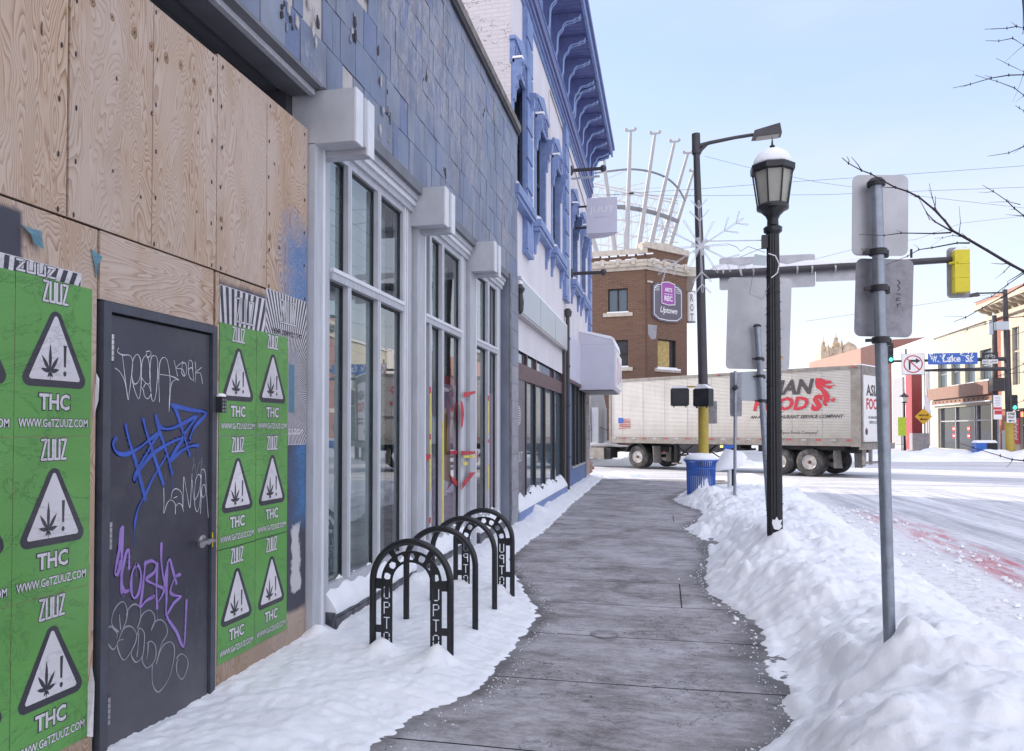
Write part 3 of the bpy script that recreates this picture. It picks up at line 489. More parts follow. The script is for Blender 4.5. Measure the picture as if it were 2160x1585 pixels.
for (ya, yb, za, zb) in ((2.7, 3.75, 2.53, 3.7), (3.78, 4.84, 2.53, 3.7), (1.8, 2.68, 2.53, 3.7)):
    for i in range(6):
        for yy in (ya+.025, yb-.03, (ya+yb)/2+.02): b.lathe([(.006, 0), (.005, .003), (.001, .004)], None, 'scar', 8, fr=lambda p, q, r_, yy=yy+rr.uniform(-.01, .01), zz=za+(zb-za)*i/5: (-2.4965+r_, yy+p*.8, zz+q*2.2))
b.build('nail_head', B1)['kind'] = 'stuff'
# door
b = MB(); b.box(-2.56, -2.478, 2.887, 2.935, -.05, 2.187, 'frame'); b.box(-2.56, -2.478, 3.71, 3.752, -.05, 2.187, 'frame'); b.box(-2.56, -2.478, 2.935, 3.71, 2.143, 2.187, 'frame'); b.box(-2.6, -2.53, 2.93, 3.715, 0, 2.15, 'darkrecess'); b.build('door_frame', B1)
b = MB(); b.box(-2.53, -2.495, 2.941, 3.704, .02, 2.13, 'doorpaint'); dr = b.build('door', B1)
for z in (1.98, 1.12, .325):
    b = MB()
    for i in range(5): b.tube([(-2.483, 2.945, z-.062+i*.025), (-2.483, 2.945, z-.040+i*.025)], .0085, 'steel', 10)
    b.box(-2.494, -2.489, 2.942, 2.965, z-.062, z+.062, 'frame'); b.build('hinge', dr, 30)
b = MB(); fx = lambda p, q, r_: (-2.495+r_, 3.64+p, .99+q)
b.lathe([(.036, 0), (.036, .01), (.02, .014), (.017, .05)], None, 'steel', 20, fr=fx); b.b8([(-2.449, 3.545, .978), (-2.437, 3.545, .978), (-2.432, 3.66, .985), (-2.452, 3.66, .985), (-2.449, 3.545, .998), (-2.437, 3.545, .998), (-2.432, 3.66, 1.007), (-2.452, 3.66, 1.007)], 'steel'); b.box(-2.478, -2.47, 3.69, 3.74, .975, .99, 'steel'); b.box(-2.478, -2.474, 3.712, 3.718, .95, 1.03, 'sigyellow'); b.build('door_handle', dr, 30)
def zp(pts, ox, oy, s=3.773): return [tuple(wall(ox+x/s, oy+y/s))[1:] for x, y in pts]
def graf(lines, wd, m, ox, oy, name='graffiti', s=3.773, par=None, d=.0012, x=-2.495):
    b = MB()
    for i, l in enumerate(lines):
        q = zp(l, ox, oy, s); 
        qq = []
        for k in range(len(q)-1):                      # soften corners with a short Catmull-Rom pass
            p0, p1, p2, p3 = [Vector(q[max(0, min(len(q)-1, j))]) for j in (k-1, k, k+1, k+2)]
            for t in (0, .25, .5, .75): qq.append(.5*((2*p1)+(p2-p0)*t+(2*p0-5*p1+4*p2-p3)*t*t+(-p0+3*p1-3*p2+p3)*t**3))
        qq.append(Vector(q[-1])); ra = random.Random(i*13+len(l)); ph = ra.random()*6; spray = m in ('gblue', 'gpurple')
        if spray:
            for k in range(len(qq)-1): b.stroke(qq[k:k+2], wd*1.32, XW(x), d*.4+i*.00003, m+'_halo')
        for k in range(len(qq)-1): b.stroke(qq[k:k+2], wd*(.86+.24*math.sin(k*.55+ph)), XW(x), d+i*.00005+k*.00001, m)
        if spray and i % 3 == 0: e = qq[-1]; b.stroke([e, (e.x+.002, e.y-.05-ra.random()*.05)], .0022, XW(x), d, m)
    return b.build(name, par or dr)
graf([[(180, 130), (172, 160), (210, 185), (265, 188), (290, 230), (285, 330), (265, 480), (255, 540), (235, 400), (210, 190)], [(150, 290), (190, 320), (230, 400), (255, 540)], [(300, 210), (330, 180), (355, 230), (355, 340), (335, 400), (305, 415), (285, 350), (290, 250), (300, 210)], [(285, 350), (300, 440), (340, 535), (358, 440), (365, 250), (400, 190), (425, 260), (430, 400), (400, 412), (365, 370)], [(380, 440), (400, 412), (430, 450), (436, 500), (410, 535), (385, 510), (375, 460), (355, 440)], [(425, 300), (432, 420), (445, 540), (468, 540), (485, 420), (490, 230), (460, 190), (438, 215), (430, 300)], [(490, 230), (500, 400), (505, 560)], [(500, 400), (508, 250), (540, 205), (570, 240), (590, 380), (585, 480), (582, 635), (595, 440), (625, 385), (660, 385), (600, 355), (508, 340)], [(400, 160), (430, 155), (437, 185), (408, 205), (400, 170)], [(622, 230), (635, 290), (650, 355)], [(692, 240), (638, 288), (690, 300), (705, 350)], [(690, 250), (715, 255), (722, 320), (702, 355), (682, 320), (690, 250)], [(770, 300), (765, 240), (742, 232), (735, 300), (745, 360), (775, 385), (765, 290), (738, 300)], [(790, 240), (795, 320), (788, 400)], [(840, 285), (790, 330), (830, 330), (848, 412)]], .0042, 'gwhite', 200, 700)
graf([[(155, 850), (135, 900), (170, 965), (250, 972), (350, 920), (430, 855), (500, 805)], [(235, 745), (260, 860), (330, 1090), (390, 1335)], [(375, 700), (400, 800), (460, 990), (535, 1215)], [(475, 670), (500, 780), (560, 960), (605, 1130)], [(603, 585), (640, 640), (700, 830), (745, 985)], [(603, 585), (740, 620), (862, 640), (862, 672), (790, 750), (755, 820), (740, 870)], [(480, 700), (520, 765), (600, 770), (700, 725), (800, 675), (740, 760), (690, 830)], [(500, 800), (430, 920), (350, 1060), (305, 1160), (315, 1190)], [(305, 1160), (430, 990), (560, 900), (685, 848), (640, 930), (590, 1010)], [(590, 1030), (660, 965), (740, 915), (810, 905)]], .0205, 'gblue', 200, 700, d=.003)
graf([[(560, 990), (450, 1170), (390, 1300), (340, 1390), (315, 1480), (305, 1560)]], .0135, 'gblue', 200, 700, d=.0028)
graf([[(540, 1245), (542, 1350), (540, 1445), (565, 1370), (595, 1340), (630, 1370), (632, 1450)], [(598, 1330), (610, 1270), (640, 1250), (680, 1280), (690, 1350), (692, 1400)], [(640, 1385), (660, 1365), (685, 1385), (697, 1430)], [(692, 1400), (696, 1260), (700, 1155), (725, 1290), (748, 1400), (758, 1260), (765, 1130)], [(765, 1180), (775, 1290), (785, 1340), (815, 1290), (835, 1180), (820, 1135), (795, 1180), (785, 1300), (790, 1400), (812, 1430), (830, 1330), (838, 1140)], [(832, 1445), (838, 1300), (835, 1130), (850, 1095), (870, 1120), (878, 1250), (895, 1480)], [(840, 1290), (850, 1225), (868, 1225), (872, 1290), (850, 1320), (840, 1290)], [(618, 1325), (645, 1312)]], .0042, 'gwhite', 200, 700)
graf([[(775, 1000), (780, 1060), (765, 1110), (780, 1060), (790, 1060), (800, 1140), (820, 1050), (840, 1040), (835, 1110), (840, 1040), (845, 1010), (850, 1130), (870, 1060)]], .0018, 'gsilver', 200, 700)
graf([[(210, 200), (195, 330), (170, 450), (152, 560), (172, 570), (195, 470)], [(212, 200), (205, 400), (200, 560), (203, 700), (215, 738)], [(262, 525), (262, 385), (240, 400), (215, 520), (205, 640), (228, 708), (268, 695)], [(318, 492), (288, 560), (278, 650), (285, 730), (305, 762), (338, 720), (358, 600), (345, 520), (318, 492)], [(392, 475), (380, 600), (365, 730), (352, 835), (395, 785), (458, 750)], [(388, 490), (435, 465), (478, 490), (458, 560), (398, 610), (460, 650), (540, 685)], [(487, 490), (482, 600), (480, 720), (486, 842)], [(520, 330), (518, 450), (530, 570), (548, 660), (530, 730), (500, 782)], [(548, 660), (562, 520), (585, 452), (610, 540), (640, 645)], [(570, 480), (562, 620), (560, 780), (562, 905), (640, 1030), (695, 1150), (712, 960), (720, 782)], [(668, 575), (635, 590), (598, 670), (592, 720), (630, 742), (675, 748), (620, 800), (572, 880)]], .0165, 'gpurple', 200, 1060, d=.002)
graf([[(205, 215), (190, 330), (178, 420)]], .024, 'gpurple', 200, 1060, d=.0017)
graf([[(180, 1030), (130, 980), (130, 900), (165, 825), (215, 790), (245, 840), (245, 920), (205, 1035)], [(240, 900), (265, 840), (310, 810), (350, 840), (355, 920), (330, 1000)], [(350, 930), (380, 880), (430, 858), (465, 900), (465, 960), (440, 1020)], [(440, 1010), (470, 950), (520, 935), (560, 980), (565, 1050), (520, 1130), (480, 1280)], [(165, 1080), (165, 1035), (110, 985), (90, 1060), (100, 1130), (140, 1170), (175, 1110), (215, 1010), (270, 985), (315, 1030), (318, 1100), (270, 1200), (220, 1255), (180, 1190), (170, 1110), (215, 1090)], [(330, 1050), (345, 1000), (380, 1030), (385, 1100), (370, 1220), (320, 1272), (285, 1230), (280, 1190)], [(340, 1045), (335, 1140), (325, 1225)], [(410, 1120), (440, 1105), (475, 1150), (470, 1250), (410, 1318), (370, 1270), (368, 1220)], [(415, 1130), (412, 1200), (402, 1245)], [(480, 1285), (520, 1160), (580, 1110), (620, 1140), (620, 1240), (580, 1400), (500, 1508), (455, 1460), (445, 1380), (448, 1290)], [(640, 1240), (680, 1205), (725, 1240), (730, 1310), (690, 1405), (650, 1370), (640, 1300), (652, 1245)], [(185, 895), (195, 1010)]], .0066, 'gsilver', 200, 1060)
t = thing('key_lockbox', 'small black keypad lock box with a snow cap on the door jamb', 'lock box', (-2.49, 3.8, 1.75)); b = MB(); b.box(-2.478, -2.44, 3.738, 3.785, 1.70, 1.79, 'blackm')
for i in range(4):
    for j in range(2): b.box(-2.441, -2.437, 3.744+j*.021, 3.758+j*.021, 1.706+i*.02, 1.718+i*.02, 'signback2')
b.build('case', t); b = MB(); b.lathe([(.027, 0), (.024, .012), (.012, .018), (.002, .02)], (-2.459, 3.762, 1.79), 'snow', 12); b.build('snow_cap', t, 60)
# windows
b = MB()
for (y0, y1) in ((5.15, 6.9), (7.4, 8.95), (9.5, 11.1)):
    b.box(-2.72, -2.70, y0-.2, y1+.2, 0, 4.0, 'blind')
    for i in range(30): b.box(-2.70, -2.69, y0-.2, y1+.2, .3+i*.125, .3+i*.125+.115, 'blind')
b.build('interior_blind', B1)
def wincase(y0, y1, muls):
    b = MB(); x = -2.5
    b.box(-2.6, -2.5, y0-.1, y0, .1, 3.79, 'trim'); b.box(-2.6, -2.5, y1, y1+.26, .1, 3.79, 'trim'); b.box(-2.6, -2.5, y0, y1, 3.73, 3.79, 'trim')
    b.box(-2.6, -2.488, y1+.03, y1+.055, .1, 3.79, 'trimedge'); b.box(-2.6, -2.492, y1+.1, y1+.125, .1, 3.79, 'trimedge'); b.box(-2.62, -2.47, y0-.1, y1+.28, 3.79, 3.85, 'trim'); b.box(-2.62, -2.445, y0-.1, y1+.28, 3.85, 3.9, 'trimedge'); b.box(-2.62, -2.42, y0-.1, y1+.28, 3.9, 3.96, 'trim'); b.box(-2.62, -2.375, y0-.1, y1+.28, 3.96, 4.058, 'soffit')
    b.box(-2.6, -2.5, y0, y1, .3, .43, 'trim'); wn = b.build('window', B1)
    for m_ in muls:
        b = MB(); b.box(-2.57, -2.486, m_[0], m_[1]-.012, .42, 3.73, 'trim'); b.box(-2.57, -2.481, m_[1]-.012, m_[1], .42, 3.73, 'trimedge'); b.build('mullion', wn)
    b = MB(); b.box(-2.57, -2.478, y0, y1, 2.752, 2.81, 'trim'); b.box(-2.57, -2.468, y0, y1, 2.81, 2.842, 'trimedge'); b.build('transom', wn)
    es = [y0]+[q for m_ in muls for q in m_]+[y1]
    for i in range(0, len(es), 2):
        for (za, zb) in ((.43, 2.752), (2.842, 3.73)):
            b = MB(); b.flat([(es[i], za), (es[i+1], za), (es[i+1], zb), (es[i], zb)], XW(-2.542), 0, 'glass'); b.build('pane', wn)
            b = MB()
            for (p, q, r_, s_) in ((es[i], es[i]+.012, za, zb), (es[i+1]-.012, es[i+1], za, zb), (es[i]+.012, es[i+1]-.012, zb-.02, zb)): b.box(-2.538, -2.528, p, q, r_, s_, 'blackm')
            b.build('glazing_bead', wn)
    b = MB(); b.box(-2.62, -2.42, y0-.05, y1+.2, -.05, .235, 'plinth'); 
    yy = y0-.05
    while yy < y1+.2: b.box(-2.42, -2.412, yy+.006, min(yy+.3, y1+.19), .0, .19, 'plinth'); yy += .305
    b.build('plinth', wn)
    b = MB(); n = 24; pr = [(-2.54, .225), (-2.408, .225), (-2.402, .25), (-2.44, .31), (-2.49, .37), (-2.54, .43)]; vs = []
    for i in range(n+1):
        yy = y0-.04+(y1+.2-y0)*i/n; k = .02*math.sin(i*1.7)+.015*math.sin(i*.6+y0)
        vs += [(a+(k*.3 if j in (1, 2, 3) else 0), yy, c+(k if j > 1 else 0)) for j, (a, c) in enumerate(pr)]
    m6 = len(pr); fs = [(i*m6+j, i*m6+(j+1) % m6, (i+1)*m6+(j+1) % m6, (i+1)*m6+j) for i in range(n) for j in range(m6)]+[tuple(range(m6)), tuple(range(n*m6, n*m6+m6))[::-1]]; b.add(vs, fs, 'snow'); b.build('sill_snow', wn, 50)
    return wn
wincase(5.22, 6.82, [(5.52, 5.575), (6.15, 6.21)]); w2 = wincase(7.48, 8.9, [(7.62, 7.68), (8.07, 8.14)]); w3 = wincase(9.62, 10.93, [(10.3, 10.38)])
for (y0, y1) in ((4.87, 5.03), (7.12, 7.38), (9.2, 9.5)):
    b = MB(); b.box(-2.62, -2.452, y0, y1-.035, -.05, 3.66, 'trim'); b.box(-2.62, -2.445, y1-.035, y1, -.05, 3.66, 'trimedge'); b.box(-2.62, -2.48, y1, y1+.1, -.05, 3.66, 'trim'); b.build('pilaster', B1)
for y0 in (4.87, 7.04, 9.22):
    b = MB(); b.box(-2.8, -2.15, y0, y0+.13, 3.655, 4.035, 'trim'); b.box(-2.15, -2.135, y0-.002, y0+.125, 3.65, 4.037, 'trimedge'); b.box(-2.62, -2.128, y0+.13, y0+.17, 3.66, 4.02, 'trim'); b.box(-2.7, -2.13, y0+.17, y0+.28, 3.62, 4.01, 'trim'); b.box(-2.13, -2.115, y0+.168, y0+.282, 3.61, 4.015, 'trimedge'); b.build('corbel', B1)
# paint on the second and third bay
def patch(poly, x, m, par, s=4.283, ox=860, oy=760, d=0.0): 
    b = MB(); b.flat([tuple(wall(ox+p/s, oy+q/s, x))[1:] for p, q in poly], XW(x), d, m); return b
b = MB()
for (y0, y1, z0, z1, m, x) in ((7.62, 7.668, .95, 2.0, 'gyellow', -2.485), (7.62, 7.668, 2.0, 2.07, 'gred', -2.485), (8.07, 8.128, .55, 1.7, 'gyellow', -2.485), (10.3, 10.368, 1.55, 2.02, 'gyellow', -2.485), (10.3, 10.368, .75, 1.1, 'gyellow', -2.485), (10.3, 10.368, 2.02, 2.1, 'gred', -2.485), (10.3, 10.368, 1.42, 1.47, 'gred', -2.485), (7.62, 7.668, 1.5, 1.56, 'gred', -2.4845), (7.62, 7.668, .6, .66, 'gred', -2.485)): b.box(x, x+.0015, y0, y1, z0, z1, m)
b.build('graffiti', w2)
for (pl, m, x) in (([(505, 292), (612, 278), (612, 300), (505, 340)], 'gred', -2.4505), ([(478, 360), (500, 385), (510, 480), (500, 590), (480, 632)], 'gred', -2.4505), ([(380, 822), (470, 815), (470, 850), (380, 850)], 'gred', -2.537), ([(482, 820), (635, 825), (635, 925), (618, 925), (618, 845), (482, 862)], 'gred', -2.4505), ([(500, 862), (615, 858), (615, 880), (500, 885)], 'gyellow', -2.450), ([(482, 1180), (505, 1090), (552, 1050), (552, 1015), (615, 1012), (560, 1085), (505, 1150)], 'gred', -2.4505), ([(500, 920), (545, 918), (545, 950), (500, 950)], 'gyellow', -2.4505), ([(380, 1030), (470, 1120), (470, 1175), (400, 1090)], 'gred', -2.537), ([(160, 850), (208, 850), (208, 890), (165, 915)], 'gred', -2.483), ([(440, 390), (470, 365), (470, 630), (445, 560)], 'gred', -2.537)):
    patch(pl, x, m, None).build('graffiti', B1)
b = MB()
for (y0, y1, z0, z1, m) in ((7.69, 8.06, .45, 1.3, 'gpink'), (8.15, 8.88, .45, 2.15, 'gpink'), (10.39, 10.92, .45, 2.15, 'gpink'), (7.69, 8.06, 1.45, 1.75, 'gwhite'), (8.2, 8.5, 1.3, 1.8, 'gwhite'), (8.15, 8.88, 2.15, 2.25, 'gred')): b.box(-2.556, -2.552, y0+.013, y1, z0, z1, m)
for i in range(5): b.stroke([(7.75+.05*i, .7+.12*i), (7.9+.03*i, .8+.12*i), (7.98, .66+.1*i)], .03, XW(-2.5515), .001+i*.0002, ('gblue', 'gpurple', 'pteal', 'gpurple', 'gwhite')[i])
b.build('window_paint', w2)
# ------------------------------------------------------------------ posters
def leaf(b, fr, cx, cy, s, d, m):
    for (an, L, wd) in ((90, 1, .13), (52, .72, .13), (128, .72, .13), (12, .5, .12), (168, .5, .12), (-55, .24, .08), (-125, .24, .08), (-90, .3, .04)):
        a = R(an); t = Vector((math.cos(a), math.sin(a))); n = Vector((-t.y, t.x)); pts = []
        for k in (0, .2, .45, .7, .9, 1): pts.append(t*L*k+n*wd*math.sin(math.pi*min(1, k*.93+.07))*.62)
        for k in (.9, .7, .45, .2): pts.append(t*L*k-n*wd*math.sin(math.pi*min(1, k*.93+.07))*.62)
        b.flat([(cx+p.x*s*.82, cy+p.y*s) for p in pts], fr, d, m)
def zuuz(b, fr, x0, y0, w_, h, d, m_in, m_out, st):
    cw = w_/4; g_ = cw*.22
    sh = [[(0, 1), (1, 1), (0, 0), (1, 0)], [(0, 1), (0, 0), (1, 0), (1, 1)], [(0, 1), (0, 0), (1, 0), (1, 1)], [(0, 1), (1, 1), (0, 0), (1, 0)]]
    for pss, (wd, m, dd) in enumerate(((st*1.7, m_out, d), (st, m_in, d+.0005))):
        for i, l in enumerate(sh): b.stroke([(x0+i*cw+g_/2+p*(cw-g_-st*.4), y0+q*h) for p, q in l], wd, fr, dd, m)
def rtri(cx, zb, hw, h, r, n=5):
    out = []
    for (px, py, a0) in ((cx, zb+h, 35), (cx-hw, zb, 155), (cx+hw, zb, 275)):
        k = Vector((cx-px, zb+h*.36-py)).normalized(); c = Vector((px, py))+k*r*1.5
        for i in range(n+1): a = R(a0+110*i/n); out.append((c.x+r*math.cos(a), c.y+r*math.sin(a)))
    return out
def poster(y0, y1, top, pit, x, label, warp=0):
    w_ = y1-y0; cx = (y0+y1)/2+.0; k = w_/.393; fr0 = XW(x); b = MB(); n = 10
    fr = fr0
    b.prism([(y0, top-pit), (y1, top-pit+(warp if warp else 0)), (y1, top), (y0, top)], fr, 0, .0012, 'green')
    zuuz(b, fr, cx-.068*k, top-.092, .135*k, .08, .0016, 'pwhite', 'pdark', .0105)
    b.flat(rtri(cx, top-.443, .17*k, .33, .034), fr, .0018, 'pdark'); b.flat(rtri(cx, top-.417, .132*k, .272, .01), fr, .0024, 'pwhite')
    leaf(b, fr, cx-.028*k, top-.385, .118, .003, 'pdark'); b.prism([(cx+.043*k, top-.36), (cx+.053*k, top-.36), (cx+.056*k, top-.268), (cx+.041*k, top-.268)], fr, .0024, .0031, 'pdark')
    b.flat([(cx+.048*k+.0085*k*math.cos(a*.6283), top-.388+.011*math.sin(a*.6283)) for a in range(10)], fr, .0031, 'pdark')
    b.text('THC', fr, cx-.087*k, top-.548, .17*k, .078, .0017, 'pdark', .075); b.text('THC', fr, cx-.08*k, top-.543, .156*k, .068, .0024, 'pwhite', .03)
    b.text('WWW.GeTZUUZ.COM', fr, cx-.182*k, top-.618, .364*k, .042, .0017, 'pdark', .06); b.text('WWW.GeTZUUZ.COM', fr, cx-.178*k, top-.615, .356*k, .036, .0024, 'pwhite', .02)
    return tag(b.build('poster', org=(x, cx, top-pit/2)), label, 'poster', 'green warning posters on the boards')
rows = ('top', 'middle', 'bottom')
for i, tp in enumerate((2.225, 1.57, .915)):
    tb = [0, .0, 0][i]
    poster(2.04, 2.438, tp, .652, -2.4985, 'green leaf warning poster cut by the left photo edge, %s of its column' % rows[i]); poster(2.441, 2.836, tp+.002, .652+.012*(i == 2), -2.4983, 'green leaf warning poster just left of the dark door, %s of its column' % rows[i])
    poster(3.80, 4.19, tp-.004, .65, -2.4985, 'green leaf warning poster just right of the dark door, %s of its column' % rows[i]); poster(4.193, 4.585, tp, .65, -2.4983, 'green leaf warning poster nearer the white window, %s of its column' % rows[i])
def clip(poly, y0, y1, z0, z1):
    for ax, lim, sg in ((0, y0, 1), (0, y1, -1), (1, z0, 1), (1, z1, -1)):
        out = []
        for i in range(len(poly)):
            a, c = poly[i-1], poly[i]; da, dc = (a[ax]-lim)*sg, (c[ax]-lim)*sg
            if (da >= 0) != (dc >= 0): t = da/(da-dc); out.append((a[0]+(c[0]-a[0])*t, a[1]+(c[1]-a[1])*t))
            if dc >= 0: out.append(c)
        poly = out
        if not poly: return []
    return poly
def striped(y0, y1, z0, z1, cx, cz, n, x, label, zz, cat='poster'):
    b = MB(); b.prism([(y0, z0), (y1, z0), (y1, z1), (y0, z1)], XW(x), 0, .0006, 'pwhite')
    for i in range(n):
        a0, a1 = 2*math.pi*i/n, 2*math.pi*(i+.5)/n; p = clip([(cx+.05*math.cos(a0), cz+.05*math.sin(a0)), (cx+4*math.cos(a0), cz+4*math.sin(a0)), (cx+4*math.cos(a1), cz+4*math.sin(a1)), (cx+.05*math.cos(a1), cz+.05*math.sin(a1))], y0+.004, y1-.004, z0+.004, z1-.004)
        if len(p) > 2: b.flat(p, XW(x), .0009, 'pdark')
    zuuz(b, XW(x), *zz, .0013, 'pwhite', 'pdark', .009)
    return b, lambda: tag(b.build('striped_poster', org=(x, (y0+y1)/2, (z0+z1)/2)), label, cat, 'black and white striped posters')
striped(1.9, 2.775, 2.15, 2.285, 2.3, 1.2, 150, -2.4993, 'striped black and white poster strip above the left green posters', (2.44, 2.235, .2, .04))[1]()
striped(3.803, 4.30, 1.5, 2.44, 3.95, 1.3, 120, -2.5012, 'striped poster half covered by green ones, beside the door frame', (3.97, 2.25, .2, .14))[1]()
b, fin = striped(4.305, 4.853, 1.5, 2.515, 4.6, 1.85, 110, -2.5010, 'striped poster with a teal centre against the white window pilaster', (4.48, 2.32, .22, .15))
b.prism([(4.45, 2.0), (4.62, 2.08), (4.75, 2.2), (4.72, 1.75), (4.63, 1.68), (4.55, 1.62)], XW(-2.501), .0009, .0016, 'pgrey'); b.flat([(4.6, 2.05), (4.68, 2.05), (4.68, 1.72), (4.6, 1.72)], XW(-2.501), .0019, 'pteal')
b.text('HEMP DERIVED THC', XW(-2.501), 4.38, 2.235, .4, .035, .0015, 'pdark', .04); b.text('ZUUZ.COM', XW(-2.501), 4.6, 1.57, .2, .04, .0017, 'pwhite', .04); fin()
# loose torn paper
def scrap(pts, label, m='pgrey'):
    b = MB(); q = [Vector((-2.497+c, wall(x_, y_).y, wall(x_, y_).z)) for x_, y_, c in pts]; cen = sum(q, Vector())/len(q)
    b.add(q+[cen+Vector((.012, 0, 0))], [(i, (i+1) % len(q), len(q)) for i in range(len(q))], m); return tag(b.build('paper_scrap', org=cen), label, 'paper', 'torn paper scraps on the boards')
scrap([(42, 472, .0), (60, 482, .004), (85, 487, .001), (78, 527, .03), (62, 515, .02), (50, 495, .03)], 'torn blue-green paper flap above the left green posters', 'pteal')
scrap([(190, 524, 0), (207, 543, .02), (205, 560, .002), (201, 590, 0), (196, 560, .006)], 'thin torn paper sliver beside the plywood above the door', 'pteal')
scrap([(202, 787, 0), (204, 800, .01), (200, 845, .015), (197, 880, .0), (199, 830, .0)], 'narrow pale torn strip between green posters and door frame', 'pwhite')
scrap([(191, 1395, 0), (186, 1440, .03), (174, 1553, .05), (170, 1552, .03), (184, 1450, .0)], 'curled white poster edge at the lower left beside the door', 'pwhite')
# ------------------------------------------------------------------ bicycle hoops
def arcpts(cx, zc, r, a0, a1, n): return [(cx+r*math.cos(a0+(a1-a0)*i/n), zc+r*math.sin(a0+(a1-a0)*i/n)) for i in range(n+1)]
def hoop(y, label, plate, cx=-1.69, flip=False):
    t = thing('bicycle_hoop', label, 'bike rack', (cx, y, 0), 'black bicycle hoops in a row in the snow'); Rr = .275; zc = .57
    b = MB(); b.tube([(cx-Rr, y, -.03), (cx-Rr, y, zc)]+[(p, y, q) for p, q in arcpts(cx, zc, Rr, math.pi, 0, 28)][1:]+[(cx+Rr, y, -.03)], .0235, 'black', 14); b.build('tube', t, 40)
    if plate:
        b = MB(); fr = YW(y); th = .004; m = 'black'; ri, ro = .135, .215
        # inner arch built as ring segments around round holes
        hs = [R(a) for a in (180-4, 154, 128, 103, 77, 52, 26, 4)]; hr = .024; rm = (ri+ro)/2
        N = 112; hole = [(rm*math.cos(a), rm*math.sin(a)) for a in (R(12), R(40), R(65), R(90), R(115), R(140), R(168))]
        nr = 9
        for i in range(N):
            a0, a1 = math.pi*i/N, math.pi*(i+1)/N
            for j in range(nr):
                r0, r1 = ri+(ro-ri)*j/nr, ri+(ro-ri)*(j+1)/nr; am = (a0+a1)/2; rmid = (r0+r1)/2; px, pz = rmid*math.cos(am), rmid*math.sin(am)
                if any((px-hx)**2+(pz-hz)**2 < hr*hr for hx, hz in hole): continue
                b.prism([(cx+r0*math.cos(a0), zc+r0*math.sin(a0)), (cx+r1*math.cos(a0), zc+r1*math.sin(a0)), (cx+r1*math.cos(a1), zc+r1*math.sin(a1)), (cx+r0*math.cos(a1), zc+r0*math.sin(a1))], fr, -th, th, m)
        for an in (0, 55, 125, 180):
            for da in (-4, -2, 0, 2, 4):
                a0, a1 = R(an+da-1), R(an+da+1.05); a0, a1 = max(0, a0), min(math.pi, a1)
                if a1 <= a0: continue
                b.prism([(cx+ro*math.cos(a0), zc+ro*math.sin(a0)), (cx+(Rr-.01)*math.cos(a0), zc+(Rr-.01)*math.sin(a0)), (cx+(Rr-.01)*math.cos(a1), zc+(Rr-.01)*math.sin(a1)), (cx+ro*math.cos(a1), zc+ro*math.sin(a1))], fr, -th, th, m)
        for s_ in (-1, 1):
            xa, xb = sorted((cx+s_*ri, cx+s_*ro)); xc = sorted((cx+s_*ro, cx+s_*(Rr-.01)))
            for zz in (.52, .225, -.02): b.fbox(fr, xc[0], xc[1], zz, zz+.05, -th, th, m)
            # letter column: cut-out letters made from a grid of cells
            glyph = {'U': ["X...X"]*8+["X...X", ".XXX."], 'P': ["XXXX.", "X...X", "X...X", "X...X", "XXXX.", "X....", "X....", "X....", "X....", "X...."], 'T': ["XXXXX"]+["..X.."]*9, 'O': [".XXX.", "X...X", "X...X", "X...X", "X....", "....X", "X...X", "X...X", "X...X", ".XXX."], 'W': ["X...X"]*5+["X.X.X"]*3+["XX.XX", "X...X"], 'N': ["X...X", "XX..X", "XX..X", "X.X.X", "X.X.X", "X.X.X", "X..XX", "X..XX", "X...X", "X...X"]}
            w_ = xb-xa; side = .017; cw = (w_-2*side)/5; ztop = .535; lh = .082; b.fbox(fr, xa, xa+side, -.03, zc, -th, th, m); b.fbox(fr, xb-side, xb, -.03, zc, -th, th, m); b.fbox(fr, xa+side, xb-side, ztop, zc, -th, th, m); zt = ztop
            for ch in 'UPTOWN':
                G = glyph[ch]; ch_h = lh/10
                for ri_, row_ in enumerate(G):
                    if flip: row_ = row_[::-1]
                    c = 0
                    while c < 5:
                        if row_[c] == '.':
                            e = c
                            while e < 5 and row_[e] == '.': e += 1
                            b.fbox(fr, xa+side+c*cw, xa+side+e*cw, zt-(ri_+1)*ch_h, zt-ri_*ch_h, -th, th, m); c = e
                        else: c += 1
                b.fbox(fr, xa+side, xb-side, zt-lh-.02, zt-lh, -th, th, m); zt -= lh+.02
        b.build('letter_plate', t)
    return t
hoop(4.78, 'nearest black hoop with a plate of cut-out letters, front of the row', True, -1.685)
hoop(5.46, 'plain black tube hoop standing directly behind the nearest lettered one', False)
hoop(6.13, 'plain black tube hoop just in front of the farthest lettered one', False, -1.695)
hoop(6.80, 'farthest black hoop in the row with mirrored cut-out letters', True, -1.68, True)
# ================================================================== BLUE AND WHITE BUILDING
def wallh(b, fr, A0, A1, B0, B1, holes, m, dep=.15, rm=None):
    xs = sorted({A0, A1, *[h[0] for h in holes], *[h[1] for h in holes]}); zs = sorted({B0, B1, *[h[2] for h in holes], *[h[3] for h in holes]})
    for x0, x1 in zip(xs, xs[1:]):
        for z0, z1 in zip(zs, zs[1:]):
            cx, cz = (x0+x1)/2, (z0+z1)/2
            if any(h[0] < cx < h[1] and h[2] < cz < h[3] for h in holes): continue
            b.flat([(x0, z0), (x1, z0), (x1, z1), (x0, z1)], fr, 0, m)
    for h in holes:
        c = [(h[0], h[2]), (h[1], h[2]), (h[1], h[3]), (h[0], h[3])]
        for i in range(4): (p, q), (r_, s_) = c[i], c[(i+1) % 4]; b.face([fr(p, q, 0), fr(r_, s_, 0), fr(r_, s_, -dep), fr(p, q, -dep)], rm or m)
B2 = thing('blue_trim_building', 'two storey white building with periwinkle cornice, quoins and window trim', 'building', (-2.5, 18, 0))
fr = XW(-2.5); b = MB()
